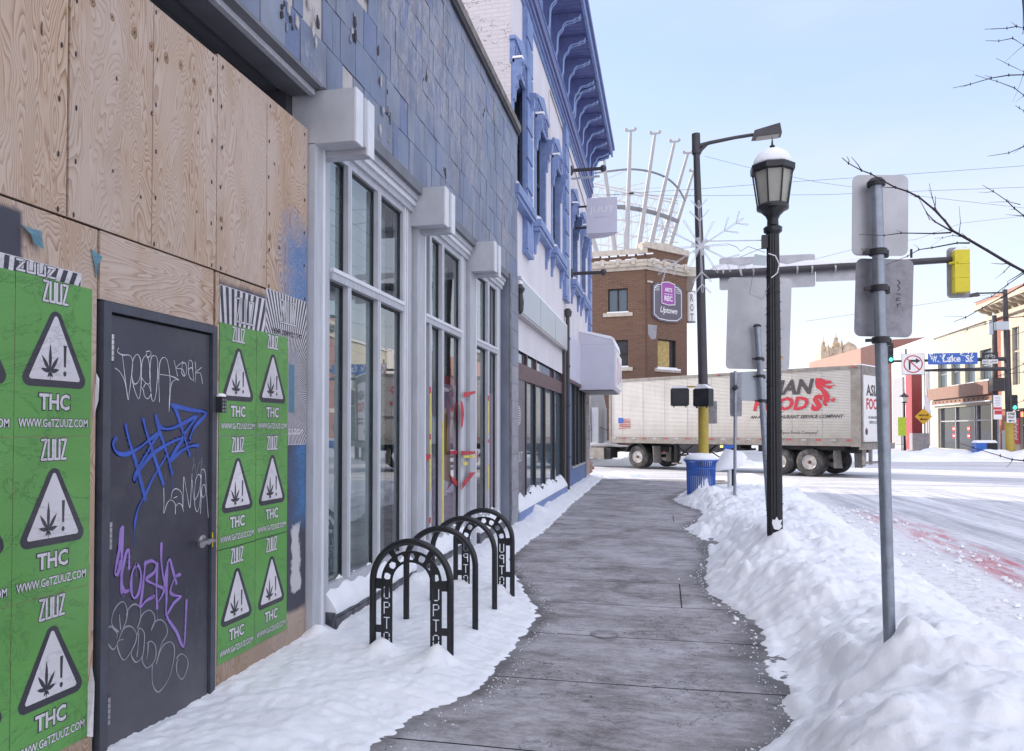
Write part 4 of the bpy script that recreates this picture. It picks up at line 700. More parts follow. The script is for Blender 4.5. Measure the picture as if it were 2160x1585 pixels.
WN = [(12.7, 5.68, 7.75), (14.92, 5.72, 7.75), (17.12, 5.72, 7.75), (20.75, 5.72, 7.75), (23.0, 5.72, 7.75)]
holes = [(c-.55, c+.55, z0, z1) for c, z0, z1 in WN]
wallh(b, fr, 12.0, 25.0, 3.0, 9.9, holes, 'stucco', .14, 'bluetrim')
b.face([(-12, 12, 0), (-2.5, 12, 0), (-2.5, 12, 11.4), (-12, 12, 11.4)], 'whitebrick'); b.face([(-12, 25, 0), (-2.5, 25, 0), (-2.5, 25, 11.3), (-12, 25, 11.3)], 'whitebrick')
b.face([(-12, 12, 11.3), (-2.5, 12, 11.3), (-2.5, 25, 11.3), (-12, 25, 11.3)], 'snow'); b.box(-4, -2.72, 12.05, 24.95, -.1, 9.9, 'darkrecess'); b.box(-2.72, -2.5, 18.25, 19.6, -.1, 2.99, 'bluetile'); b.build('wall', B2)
b = MB(); b.box(-2.5, -2.47, 12.0, 25.0, 9.9, 10.88, 'bluepale'); b.build('frieze', B2)
b = MB()
for i, (z0, z1, x, m) in enumerate(((9.3, 9.36, -2.46, 'bluetrim'), (9.45, 9.52, -2.44, 'bluetrim'), (9.52, 9.62, -2.40, 'bluedark'), (9.64, 9.86, -2.36, 'bluedark'), (9.86, 9.9, -2.34, 'bluetrim'))): b.box(-2.5, x, 12.0, 25.06, z0, z1, m)
b.build('string_course', B2)
b = MB(); b.box(-2.5, -1.76, 11.95, 25.1, 10.95, 11.0, 'bluedark'); b.box(-1.76, -1.70, 11.9, 25.15, 10.88, 11.2, 'bluetrim'); b.box(-2.6, -1.76, 11.92, 25.12, 11.16, 11.26, 'bluetrim'); b.box(-1.70, -1.64, 11.9, 25.15, 11.1, 11.22, 'bluedark')
n = 88
for i in range(n): y = 11.98+i*.1485; b.box(-2.5, -1.77, y, y+.135, 10.925, 10.947, 'bluedark')
b.build('cornice', B2)
bp = [(0, 10.92), (.66, 10.92), (.66, 10.84), (.62, 10.78), (.56, 10.78), (.5, 10.74), (.34, 10.72), (.27, 10.66), (.25, 10.58), (.17, 10.5), (.14, 10.4), (.13, 10.1), (.1, 10.02), (.05, 9.99), (0, 10.02)]
for y in (12.9, 14.05, 15.2, 16.3, 17.3, 18.35, 19.45, 19.72, 20.65, 21.65, 22.65, 23.7, 24.62, 24.92):
    b = MB(); b.prism([(-2.47+p, q) for p, q in bp], lambda a, c, d, y=y: (a, y+d, c), -.045, .045, 'bluedark')
    rim = [(-2.47+p, y, q) for p, q in bp[2:-1]]; 
    for sy in (-.05, .05): b.tube([(p, yy+sy, q-.0) for p, yy, q in rim], .016, 'bluepale', 6)
    b.build('cornice_bracket', B2)
for (y0, y1, zb) in ((13.0, 13.58, 4.85), (18.32, 18.95, 4.93), (24.45, 25.03, 4.0)):
    b = MB(); b.box(-2.5, -2.44, y0, y1, zb, 9.3, 'bluetrim'); z = zb
    while z < 9.2: b.box(-2.44, -2.405, y0+.02, y1, z+.03, min(z+.52, 9.28), 'bluetrim'); b.prism([(y0+.02, z+.0), (y1, z+.0), (y1, z+.03), (y0+.02, z+.03)], XW(-2.44), 0, .012, 'bluedark'); z += .55
    b.box(-2.5, -2.39, y0-.02, y1+.02, zb-.06, zb, 'bluetrim'); b.build('quoin_pilaster', B2)
for c, z0, z1 in WN:
    b = MB(); y0, y1 = c-.55, c+.55
    b.box(-2.5, -2.475, y0-.14, y0, z0, z1+.0, 'bluetrim'); b.box(-2.5, -2.475, y1, y1+.14, z0, z1, 'bluetrim'); b.box(-2.52, -2.44, y0-.16, y1+.16, z1, z1+.38, 'bluetrim'); b.box(-2.52, -2.41, y0-.2, y1+.2, z1+.38, z1+.44, 'bluetrim'); b.prism([(y0-.16, z1+.44), (y1+.16, z1+.44), (c, z1+.68)], XW(-2.5), 0, .09, 'bluetrim')
    for k in range(7): b.box(-2.45, -2.425, y0-.1+k*.19, y0-.02+k*.19, z1+.1, z1+.3, 'bluedark')
    wn = b.build('window_surround', B2)
    b = MB(); b.box(-2.66, -2.64, y0, y1, z0, z1, 'glassdark'); b.build('pane', wn); b = MB(); b.box(-2.64, -2.6, y0, y0+.06, z0, z1, 'blackm'); b.box(-2.64, -2.6, y1-.06, y1, z0, z1, 'blackm'); b.box(-2.64, -2.6, y0, y1, (z0+z1)/2-.03, (z0+z1)/2+.03, 'blackm'); b.build('sash', wn)
    for yy in (y0-.16, y1+.02):
        b = MB(); b.prism([(-2.475, z1-.62), (-2.44, z1-.6), (-2.43, z1-.42), (-2.39, z1-.36), (-2.40, z1-.25), (-2.34, z1-.2), (-2.33, z1-.02), (-2.29, z1), (-2.29, z1+.04), (-2.475, z1+.06)], lambda a, c_, d, yy=yy: (a, yy+d, c_), 0, .15, 'bluetrim'); b.build('console', wn)
    b = MB(); b.prism([(y0+.0, z1+.06), (y0+.0, z1+.12), (y0-.09, z1+.13), (y0-.17, z1+.1), (y0-.18, z1+.06)], XW(-2.47), 0, .16, 'snow'); b.build('snow_cap', wn)
    b = MB(); b.box(-2.5, -2.33, y0-.3, y1+.3, z0-.16, z0-.02, 'bluetrim'); b.box(-2.5, -2.36, y0-.27, y1+.27, z0-.24, z0-.16, 'bluetrim')
    for yy in (y0-.22, y1+.1): b.prism([(-2.5, z0-.66), (-2.46, z0-.66), (-2.45, z0-.5), (-2.41, z0-.42), (-2.38, z0-.24), (-2.5, z0-.24)], lambda a, c_, d, yy=yy: (a, yy+d, c_), 0, .12, 'bluetrim')
    sl_ = b.build('sill', B2); b = MB(); b.prism([(-2.5, z0-.02), (-2.335, z0-.02), (-2.35, z0+.02), (-2.45, z0+.07), (-2.5, z0+.08)], lambda a, c_, d: (a, y0-.28+d, c_), 0, 1.66, 'snow'); b.build('sill_snow', sl_)
b = MB(); b.tube([(-2.49, 16.1, 9.15), (-2.47, 16.1, 8.3)], .012, 'stucco', 6); b.tube([(-2.48, 16.1, 9.15), (-2.48, 18.2, 9.1), (-2.48, 24.3, 8.75)], .012, 'sill stone', 6); b.box(-2.5, -2.44, 16.05, 16.15, 7.9, 8.35, 'stucco'); b.build('conduit', B2)
# shopfront
b = MB(); b.box(-2.5, -2.39, 12.28, 12.3, 3.62, 4.22, 'panelgrey'); b.prism([(-2.5, 3.6), (-2.37, 3.6), (-2.37, 4.17), (-2.5, 4.24)], lambda a, c, d: (a, 12.3+d, c), 0, 5.93, 'panelgrey'); b.box(-2.369, -2.366, 14.2, 14.21, 3.6, 4.17, 'signback'); b.box(-2.369, -2.366, 16.2, 16.21, 3.6, 4.17, 'signback'); b.box(-2.56, -2.38, 12.1, 18.23, 3.56, 3.598, 'steel'); b.build('sign_box', B2)
b = MB(); b.prism([(-2.5, 4.24), (-2.37, 4.17), (-2.37, 4.2), (-2.42, 4.26), (-2.5, 4.29)], lambda a, c, d: (a, 12.3+d, c), 0, 5.9, 'snow'); b.build('ledge_snow', B2)
b = MB(); b.box(-2.62, -2.5, 12.02, 18.25, 2.5, 2.79, 'maroon'); b.box(-2.62, -2.51, 12.02, 18.25, 3.52, 3.58, 'maroon')
tm = [12.02, 13.5, 14.5, 16.9, 18.2]
for y in tm: b.box(-2.6, -2.505, y-.04, y+.05, 2.79, 3.52, 'maroon')
sf = b.build('shopfront_frame', B2)
for a0, a1 in zip(tm, tm[1:]): b = MB(); b.box(-2.56, -2.555, a0+.05, a1-.04, 2.79, 3.52, 'glasssky'); b.build('pane', sf)
lm = [13.42, 14.42, 15.62, 17.0, 18.2]
b = MB()
for y in lm: b.box(-2.62, -2.505, y-.05, y+.045, .42, 2.5, 'blackm'); b.box(-2.63, -2.515, y+.045, y+.075, .42, 2.5, 'steel')
b.box(-2.62, -2.51, 13.4, 18.2, .36, .42, 'blackm'); b.build('mullion', sf)
for a0, a1 in zip(lm, lm[1:]): b = MB(); b.box(-2.56, -2.555, a0+.075, a1-.05, .42, 2.5, 'glasssky'); b.build('pane', sf)
b = MB(); b.box(-2.6, -2.52, 12.05, 13.35, .05, 2.5, 'sgrey')
for k in range(22):
    a = 6.283*k/22; b.stroke([(12.78+.16*math.cos(a), 1.86+.16*math.sin(a)), (12.78+.16*math.cos(a+.285), 1.86+.16*math.sin(a+.285))], .012, XW(-2.52), .001, 'signwhite')
for k in range(-3, 4): h = math.sqrt(.16**2-(k*.042)**2); b.stroke([(12.78-h, 1.86+k*.042), (12.78+h, 1.86+k*.042)], .013, XW(-2.52), .0015, 'signwhite')
b.text('JUUT', XW(-2.52), 12.6, .98, .5, .24, .001, 'signwhite'); b.text('SALONSPA', XW(-2.52), 12.62, .86, .42, .04, .001, 'gsilver'); b.text('Yoh', XW(-2.52), 12.65, .55, .4, .18, .001, 'gsilver')
b.build('door_panel', B2)
b = MB(); b.prism([(-2.62, -.05), (-2.36, -.05), (-2.37, .24), (-2.62, .27)], lambda a, c, d: (a, 12.02+d, c), 0, 6.2, 'bluetrim'); b.build('stall_riser', B2)
b = MB(); n = 30; vs = []
for i in range(n+1):
    y = 12.05+6.1*i/n; k = .04*math.sin(i*1.9)+.03*math.sin(i*.7); vs += [(-2.56, y, .26), (-2.36, y, .235), (-2.365, y, .27+k*.3), (-2.44, y, .36+k), (-2.52, y, .44+k*1.4), (-2.56, y, .46+k)]
b.add(vs, [(i*6+j, i*6+(j+1) % 6, (i+1)*6+(j+1) % 6, (i+1)*6+j) for i in range(n) for j in range(6)]+[tuple(range(6)), tuple(range(n*6, n*6+6))[::-1]], 'snow'); b.build('riser_snow', B2, 60)
b = MB(); b.box(-2.6, -2.44, 18.25, 18.9, -.05, 3.6, 'bronze'); b.tube([(-2.42, 18.7, 4.6), (-2.42, 18.7, -.05)], .05, 'bronze', 10); b.lathe([(.09, 0), (.11, .12), (.06, .2)], (-2.42, 18.7, 4.5), 'bronze', 10)
for z in (3.9, 3.2, 2.2, .9): b.lathe([(.065, 0), (.07, .03), (.065, .06)], (-2.42, 18.7, z), 'bronze', 10)
b.build('downpipe', B2)
b = MB(); b.lathe([(.02, 0), (.06, .05), (.07, .2), (.05, .34), (.09, .42), (.03, .5)], (-2.38, 12.15, 3.55), 'bronze', 10); b.lathe([(.05, 0), (.045, .05), (.01, .07)], (-2.38, 12.15, 4.05), 'snow', 10); b.build('finial', B2)
b = MB(); b.box(-2.6, -2.44, 19.0, 21.9, 2.95, 4.12, 'awn'); b.box(-2.55, -2.43, 19.0, 21.95, 2.86, 2.95, 'maroon'); b.build('fascia_panel', B2)
b = MB(); b.box(-2.8, -2.5, 18.9, 20.1, -.05, 2.86, 'bluetile'); b.box(-2.8, -2.5, 20.1, 23.5, -.05, .55, 'bluetile'); b.box(-2.8, -2.47, 20.1, 23.5, .55, .6, 'signback'); b.build('brick_base', B2)
b = MB(); 
for y in (20.1, 20.9, 21.8, 22.9, 23.5): b.box(-2.62, -2.5, y-.05, y+.06, .6, 2.86, 'blackm')
b.box(-2.62, -2.5, 23.5, 23.95, -.05, 2.86, 'blackm'); sf2 = b.build('shopfront_frame', B2)
for a0, a1 in ((20.16, 20.85), (20.96, 21.75), (21.86, 22.85), (22.96, 23.45)): b = MB(); b.box(-2.57, -2.565, a0, a1, .6, 2.86, 'glasssky'); b.build('pane', sf2)
b = MB(); b.tube([(-2.4, 23.75, .95), (-2.36, 23.75, 1.0), (-2.36, 23.75, 1.75), (-2.4, 23.75, 1.8)], .018, 'signwhite', 8); b.build('door_handle', sf2)
aw = thing('corner_awning', 'big pale grey box awning projecting from the corner of the blue-trimmed building', 'awning', (-2.0, 23.2, 2.8)); b = MB()
b.prism([(-2.5, 2.8), (-1.45, 2.8), (-1.45, 4.0), (-1.52, 4.27), (-2.5, 4.52)], lambda a, c, d: (a, 21.9+d, c), 0, 2.8, 'awn'); b.box(-1.45, -1.40, 21.95, 24.65, 2.86, 3.95, 'signwhite'); b.box(-2.45, -1.5, 21.94, 24.6, 2.77, 2.798, 'soffit'); b.build('box', aw)
b = MB(); b.flat([(-2.49, 4.14), (-1.46, 4.14), (-1.46, 4.147), (-2.49, 4.147)], YW(21.9), .003, 'signback'); b.box(-1.399, -1.396, 22.3, 23.2, 3.0, 3.8, 'gpink'); b.box(-1.399, -1.396, 23.5, 24.3, 3.1, 3.7, 'panelgrey'); b.build('face_panel', aw)
b = MB(); b.prism([(-2.5, 4.53), (-1.52, 4.28), (-1.47, 4.1), (-1.44, 4.12), (-1.48, 4.33), (-1.56, 4.38), (-2.5, 4.6)], lambda a, c, d: (a, 21.92+d, c), 0, 2.75, 'snow'); b.build('snow_cap', aw)
for z, lb in ((8.45, 'upper dark round-ended arm on the blue pilaster, with a white bar below'), (5.72, 'lower dark round-ended arm on the blue pilaster')):
    b = MB(); b.tube([(-2.4, 19.3, z), (-1.62, 19.3, z)], .045, 'bronze', 12); b.lathe([(.01, -.09), (.06, -.07), (.088, -.01), (.088, .02), (.06, .07), (.01, .09)], (-1.56, 19.3, z), 'bronze', 14); b.lathe([(.09, 0), (.09, .02), (.05, .06)], None, 'bronze', 12, fr=lambda p, q, r_, z=z: (-2.405+r_, 19.3+p, z+q*1.6)); t = b.build('sign_arm', B2, 40)
    if z > 8: b = MB(); b.tube([(-2.4, 19.3, z-.22), (-1.65, 19.3, z-.2)], .03, 'panelgrey', 8); b.tube([(-2.2, 19.3, z), (-2.2, 19.3, z-.22)], .008, 'bronze', 5); b.tube([(-1.75, 19.3, z), (-1.75, 19.3, z-.2)], .008, 'bronze', 5); b.build('sign_bar', t)
t = thing('blade_sign', 'pale grey D-shaped hanging sign reading JUUT above the pavement', 'sign', (-1.8, 20.5, 7.1)); b = MB(); pl = [(-2.12, 0), (-1.28, 0), (-1.28, .1), (-1.4, .32), (-1.62, .52), (-1.9, .6), (-2.12, .55)]
b.add([(x, 20.5+y, z) for z in (7.08, 8.06) for x, y in pl], [tuple(range(7))[::-1], tuple(range(7, 14))]+[(i, (i+1) % 7, (i+1) % 7+7, i+7) for i in range(7)], 'awn'); b.text('JUUT', YW(20.5), -2.04, 7.6, .68, .22, .004, 'signwhite'); b.text('MINNEAPOLIS', YW(20.5), -1.9, 7.5, .4, .03, .004, 'signback'); b.build('box', t)

for z in (7.9, 7.3): b = MB(); b.tube([(-2.48, 20.7, z), (-2.1, 20.7, z)], .03, 'bronze', 8); b.build('bracket', t)
# ================================================================== NEAR STREET FURNITURE
LX, LY = 1.14, 8.3
t = thing('street_lamp', 'ornate black lamp post with octagonal lantern and round snow cap', 'street lamp', (LX, LY, 0)); b = MB(); c0 = (LX, LY, 0)
seg = 32; pr = [(.082, -.05), (.079, 1.2), (.072, 2.6), (.064, 3.72)]; vs = []
for r_, z in pr:
    for k in range(seg): rr_ = r_*(1 if k % 2 else .9); a = 6.2832*k/seg; vs.append((LX+rr_*math.cos(a), LY+rr_*math.sin(a), z))
b.add(vs, [(i*seg+k, i*seg+(k+1) % seg, (i+1)*seg+(k+1) % seg, (i+1)*seg+k) for i in range(3) for k in range(seg)], 'black'); b.lathe([(.062, 3.70), (.095, 3.73), (.098, 3.77), (.06, 3.80), (.058, 3.86), (.075, 3.90), (.13, 3.955), (.165, 3.97), (.168, 4.0)], c0, 'black', 24); b.build('pole', t, 35)
b = MB(); b.lathe([(.16, 3.985), (.168, 4.0), (.16, 4.02), (.15, 4.02)], c0, 'black', 8, R(22.5)); b.lathe([(.208, 4.36), (.235, 4.37), (.238, 4.43), (.2, 4.45), (.1, 4.5)], c0, 'black', 8, R(22.5))
for k in range(8):
    a = R(22.5+45*k); b.tube([(LX+.158*math.cos(a), LY+.158*math.sin(a), 4.0), (LX+.212*math.cos(a), LY+.212*math.sin(a), 4.38)], .0085, 'black', 6)
b.lathe([(.035, 4.6), (.04, 4.62), (.018, 4.635), (.03, 4.655), (.012, 4.67), (.009, 4.7), (.002, 4.76)], c0, 'black', 12); ln = b.build('lantern', t, 30)
b = MB(); b.lathe([(.145, 4.02), (.195, 4.36)], c0, 'lampglass', 8, R(22.5)); b.build('glass', ln)
b = MB(); b.lathe([(.2, 4.435), (.205, 4.46), (.185, 4.52), (.15, 4.57), (.1, 4.605), (.05, 4.62), (.0, 4.622)], c0, 'snow', 28); b.build('snow_cap', t, 80)
b = MB(); b.prism([(-.04, .62), (-.02, .56), (.03, .55), (.06, .59), (.045, .62), (.06, .66), (.03, .65), (.005, .69), (-.01, .655), (-.035, .66)], lambda a, c, d: (LX+a, LY-.078-d, c), 0, .02, 'snow'); b.build('clinging_snow', t)
sg = thing('string_lights', 'thin dark fairy light cable spiralling round the black lamp post', 'fairy lights', (LX, LY, 1)); b = MB(); pts = []
rs_ = random.Random(11); N = 560
for i in range(N): a = i*6.2832/20*1.0; z = .62+2.75*i/N; q = .085-.004*z; pts.append((LX+q*math.cos(a), LY+q*math.sin(a), z+.02*math.sin(a*.5)))
b.tube(pts, .0028, 'blackm', 4); b.build('cable', sg); b = MB()
for i in range(5, N, 6): x, y, z = pts[i]; d = Vector((x-LX, y-LY, 0)).normalized(); e = Vector((x, y, z))+d*.022+Vector((0, 0, rs_.uniform(-.015, .015))); b.tube([(x, y, z), e], [.0028, .0022], 'blackm' if i % 4 else 'tube', 4)
b.build('bulb', sg)['kind'] = 'stuff'
# snowflake
t = thing('snowflake_light', 'white rope light snowflake hanging beside the black lamp post', 'decoration', tuple(atD(1478, 520, 7.95))); ctr = atD(1478, 520, 7.95)
def sp(a, c, d=0): return ctr+Vector((a*.98, a*.05-d, c))
b = MB()
def loop(p, q, w_=.009): 
    p, q = Vector(p), Vector(q); dd = (q-p).normalized(); nn = Vector((-dd.y, dd.x))*w_; b.tube([sp(*(p+nn*.4)), sp(*(q*.96+p*.04+nn)), sp(*(q+nn*.3)), sp(*(q-nn*.3)), sp(*(q*.96+p*.04-nn)), sp(*(p-nn*.4))], .0029, 'tube', 6)
for k in range(6):
    a = R(90+60*k+2); u_ = Vector((math.cos(a), math.sin(a))); L_ = .54 if k in (1, 5, 2, 4) else .5; loop((0, 0), u_*L_)
    for (tt, ln_) in ((.55, .15), (.82, .13)):
        for s_ in (-1, 1): v_ = Vector((math.cos(a+s_*R(42)), math.sin(a+s_*R(42)))); loop(u_*L_*tt, u_*L_*tt+v_*ln_, .007)
    a2 = a+R(30); loop((0, 0), Vector((math.cos(a2), math.sin(a2)))*(.3 if k % 3 else .34))
    for j in range(3): loop((0, 0), Vector((math.cos(a+R(8+j*7)), math.sin(a+R(8+j*7))))*.1, .004)
b.build('rope_light', t, 60); b = MB(); pb = Vector((LX-.06, LY-.02, ctr.z+.06))
b.tube([pb, sp(.04, .06, -.02)], .006, 'tube', 6); b.tube([pb-Vector((0, 0, .06)), sp(.1, -.25, -.02)], .005, 'tube', 6); b.box(LX-.12, LX-.06, LY-.06, LY, ctr.z-.03, ctr.z+.11, 'black'); b.build('mounting', t)
t = thing('floodlight', 'small white floodlight with looping cable on the black lamp post', 'floodlight', (LX-.12, LY, ctr.z-.1)); b = MB(); z0 = ctr.z-.22
b.b8([(LX-.22, LY-.1, z0), (LX-.09, LY-.14, z0-.02), (LX-.09, LY-.05, z0+.0), (LX-.2, LY-.02, z0+.02), (LX-.2, LY-.1, z0+.12), (LX-.085, LY-.12, z0+.09), (LX-.085, LY-.04, z0+.11), (LX-.19, LY-.02, z0+.13)], 'panelgrey'); b.build('housing', t)
b = MB(); b.tube([(LX-.06, LY-.09, z0+.12), (LX+.01, LY-.1, z0+.09), (LX+.05, LY-.095, z0+.0), (LX+.03, LY-.09, z0-.09), (LX-.03, LY-.09, z0-.14)], .006, 'signwhite', 6); b.tube([sp(.3, .01), sp(.38, -.02), sp(.42, -.07), sp(.5, -.02), (LX-.09, LY-.06, z0+.14)], .003, 'wire', 5); b.tube([(LX-.2, LY-.06, z0-.02), (LX-.25, LY-.06, z0-.3), (LX-.12, LY-.07, z0-.36), (LX-.05, LY-.08, z0-.22)], .0025, 'wire', 5); b.build('cable', t)
def rrect(w_, h, r, n=5):
    out = []
    for cx, cy, a0 in ((w_/2-r, h/2-r, 0), (-w_/2+r, h/2-r, 90), (-w_/2+r, -h/2+r, 180), (w_/2-r, -h/2+r, 270)): out += [(cx+r*math.cos(R(a0+90*i/n)), cy+r*math.sin(R(a0+90*i/n))) for i in range(n+1)]
    return out
def plate(p, w_, h, r, yaw, m, th=.004, roll=0):
    ca, sa = math.cos(yaw), math.sin(yaw); cr_, sr = math.cos(roll), math.sin(roll)
    def f(a, c, d=0): a, c = a*cr_-c*sr, a*sr+c*cr_; return (p.x+a*ca+d*sa, p.y+a*sa-d*ca, p.z+c)
    b = MB(); b.prism(rrect(w_, h, r), f, 0, th, m); return b, f
def clampband(b, p, r): b.lathe([(r+.002, -.018), (r+.014, -.016), (r+.014, .016), (r+.002, .018)], tuple(p), 'blackm', 18); b.box(p[0]-r-.045, p[0]-r-.0, p[1]-.012, p[1]+.012, p[2]-.008, p[2]+.008, 'blackm'); b.box(p[0]+r, p[0]+r+.02, p[1]-.01, p[1]+.02, p[2]-.03, p[2]+.008, 'blackm')
# near sign post
t = thing('sign_post', 'tall grey steel post close by carrying two sign backs', 'sign post', (1.19, 4.33, 0)); pt, pb = atD(1848, 385, 4.0), atD(1880, 1400, 4.0); pb.z = .1; b = MB(); b.tube([pb, pt], .031, 'galv', 20); b.build('pole', t, 40)
b = MB(); b.lathe([(.046, -.02), (.048, 0), (.03, .02), (0, .024)], tuple(pt), 'blackm', 18)
b.build('pole_cap', t, 40)
for v in (520, 590, 690): b = MB(); q = pt.lerp(pb, (v-385)/(1400-385)); clampband(b, tuple(q), .031); b.build('clamp', t, 40)
b, f = plate(atD(1856, 455, 4.06), .30, .445, .035, R(9), 'signback', roll=R(-1)); b.text('SU SEWER', f, -.1, -.195, .06, .012, .006, 'blackm'); b.build('upper_sign', t)
b, f = plate(atD(1864, 629, 4.07), .31, .43, .035, R(9), 'signback2', roll=R(-2)); 
b.stroke([(.07, .1), (.085, .085), (.07, .07), (.085, .055), (.072, .04)], .004, f, .006, 'blackm'); b.stroke([(.068, .025), (.088, .02)], .004, f, .006, 'blackm'); b.stroke([(.085, .0), (.068, .0), (.066, -.012), (.085, -.012)], .004, f, .006, 'blackm'); b.stroke([(.09, -.03), (.07, -.035), (.075, -.05)], .004, f, .006, 'blackm'); b.build('lower_sign', t)
# big sign behind the lamp
t = thing('sign_post', 'leaning grey post behind the lamp with a large blank sign back', 'sign post', (1.13, 8.9, 0)); q1, q0 = atD(1597, 688, 8.75), atD(1628, 1150, 8.75); b = MB(); b.tube([q0, q1], .036, 'galv', 16); b.build('pole', t, 40); b = MB(); b.lathe([(.045, -.01), (.05, 0), (.03, .02), (0, .022)], tuple(q1), 'blackm', 14)
b.build('pole_cap', t, 40)
for v in (757, 794, 846): b = MB(); clampband(b, tuple(q1.lerp(q0, (v-688)/(1150-688))), .036); b.build('clamp', t, 40)
b, f = plate(atD(1600, 683, 8.85), .74, 1.1, .05, R(6), 'signback', roll=R(-2)); b.flat([(.2, -.44), (.29, -.42), (.285, -.38), (.2, -.4)], f, .006, 'signyel'); b.build('upper_sign', t)
b, f = plate(atD(1594, 816, 8.82), .33, .345, .025, R(6), 'panelgrey', roll=R(-1)); b.build('lower_sign', t)
t = thing('sign_post', 'slim grey post with narrow sign backs between can and lamp', 'sign post', (1.4, 15.5, 0)); q1, q0 = atD(1551, 783, 15), atD(1550, 1045, 15); b = MB(); b.tube([q0, q1], .032, 'galv', 10); b.build('pole', t, 40)
b, f = plate(atD(1552, 832, 15.1), .24, .9, .03, R(8), 'signback2'); b.build('sign', t); b = MB(); b.tube([atD(1548, 815, 14.9), atD(1553, 822, 14.9)], .06, 'blackm', 8); b.build('clamp', t)
t = thing('tilted_sign', 'small snow covered sign board on a short post beside the waste basket', 'sign', tuple(gnd(1539, 1022))); b = MB(); p = atD(1539, 1005, 17.5); b.tube([(p.x, p.y, .1), (p.x, p.y, .75)], .05, 'signwhite', 8); b.tube([(p.x+.08, p.y, .1), (p.x+.08, p.y, .75)], .03, 'blackm', 8); b.build('post', t)
b = MB(); b.add([(p.x-.42, p.y-.1, .62), (p.x+.15, p.y-.35, .72), (p.x+.42, p.y+.1, .95), (p.x-.1, p.y+.3, 1.05), (p.x-.35, p.y-.05, .78), (p.x+.13, p.y-.22, .9), (p.x+.33, p.y+.07, 1.08), (p.x-.08, p.y+.2, 1.16)], [(0, 3, 2, 1), (4, 5, 6, 7), (0, 1, 5, 4), (1, 2, 6, 5), (2, 3, 7, 6), (3, 0, 4, 7)], 'snow'); b.build('snow_board', t, 80)
# waste basket
t = thing('waste_basket', 'blue slatted steel waste basket heaped with snow at the corner', 'waste basket', (.78, 17.5, .2)); cx, cy, zb = .80, 17.5, .12; b = MB()
for k in range(40):
    a = 6.2832*k/40; pts = [(cx+r_*math.cos(a), cy+r_*math.sin(a), z) for r_, z in ((.30, zb), (.31, zb+.35), (.315, zb+.66), (.33, zb+.74), (.375, zb+.80))]; b.tube(pts, .017, 'canblue', 4)
b.build('slat', t, 50)['kind'] = 'stuff'; b = MB()
for z, r_ in ((zb+.05, .31), (zb+.62, .325), (zb+.80, .385)): b.tube([(cx+r_*math.cos(a*.2618), cy+r_*math.sin(a*.2618), z) for a in range(25)], .016, 'canblue', 6)
b.build('hoop', t, 50); b = MB(); b.lathe([(.24, zb), (.25, zb+.42)], (cx, cy, 0), 'snow', 20); b.build('liner', t)
b = MB(); b.lathe([(.36, zb+.78), (.37, zb+.83), (.33, zb+.90), (.2, zb+.95), (0, zb+.96)], (cx, cy, 0), 'snow', 22); b.build('snow_cap', t, 80)
b = MB(); b.prism([(-.1, -.02), (.24, -.02), (.22, .12), (.15, .2), (.12, .36), (.08, .3), (.03, .36), (-.0, .22), (-.06, .2), (-.1, .08)], lambda a, c, d: (cx+a, cy-.3-d*.5, zb+.06+c), -.06, .03, 'snow'); b.build('clinging_snow', t)
# signal pole with mast arm
SP = atD(1484, 960, 19.5); t = thing('signal_pole', 'tall brown and yellow signal pole with mast arm and lamp at the near corner', 'signal pole', (SP.x, SP.y, 0)); X, Y = SP.x, SP.y; b = MB()
def zat(v, D=19.5): return 1.6+(908-v)/1560*D
b.tube([(X, Y, -.1), (X, Y, zat(822))], .135, 'yellow', 18); b.build('lower_shaft', t, 40); b = MB(); b.tube([(X, Y, zat(822)), (X-.06, Y, zat(560)), (X-.15, Y, zat(300))], [.125, .115, .082], 'bronze', 18); b.tube([(X-.15, Y, zat(320)), (X-.155, Y, zat(277))], .11, 'bronze', 16); b.build('upper_shaft', t, 40)
b = MB(); xa = X-.15; b.tube([(xa, Y, zat(305)), (xa+.35, Y, zat(298)), (xa+1.0, Y, zat(291)), (xa+1.45, Y, zat(288))], [.07, .05, .045, .045], 'bronze', 10); b.tube([(xa, Y, zat(330)), (xa+.12, Y, zat(312)), (xa+.3, Y, zat(299))], [.05, .05, .04], 'bronze', 8); la = b.build('lamp_arm', t, 50)
b = MB(); lx = xa+1.42; zl = zat(285); b.b8([(lx, Y-.2, zl-.16), (lx+.72, Y-.22, zl-.12), (lx+.74, Y+.18, zl-.1), (lx, Y+.18, zl-.14), (lx+.05, Y-.16, zl+.02), (lx+.68, Y-.18, zl+.16), (lx+.7, Y+.14, zl+.18), (lx+.05, Y+.14, zl+.04)], 'bronze'); b.b8([(lx+.1, Y-.17, zl-.175), (lx+.66, Y-.18, zl-.142), (lx+.66, Y+.14, zl-.13), (lx+.1, Y+.14, zl-.16), (lx+.1, Y-.17, zl-.15), (lx+.66, Y-.18, zl-.11), (lx+.66, Y+.14, zl-.1), (lx+.1, Y+.14, zl-.13)], 'lampglass'); b.build('lamp_head', la)
b = MB(); za = zat(578); b.tube([(X-.02, Y, za), (X+.5, Y, za+.0), (X+6.3, Y, za+.12)], [.13, .105, .075], 'bronze', 14); ma = b.build('mast_arm', t, 50)
b = MB(); n = 40; vs = []; 
for i in range(n+1): x = X+.25+5.0*i/n; k = .07+.09*abs(math.sin(i*.35+1))*(1 if i < 34 else .3); z = za+.09+.01*i/n; vs += [(x, Y-.06, z), (x, Y+.06, z), (x, Y+.03, z+k), (x, Y-.03, z+k)]
b.add(vs, [(i*4+j, i*4+(j+1) % 4, (i+1)*4+(j+1) % 4, (i+1)*4+j) for i in range(n) for j in range(4)]+[(0, 1, 2, 3), tuple(range(4*n, 4*n+4))[::-1]], 'snow'); b.build('arm_snow', ma, 70)
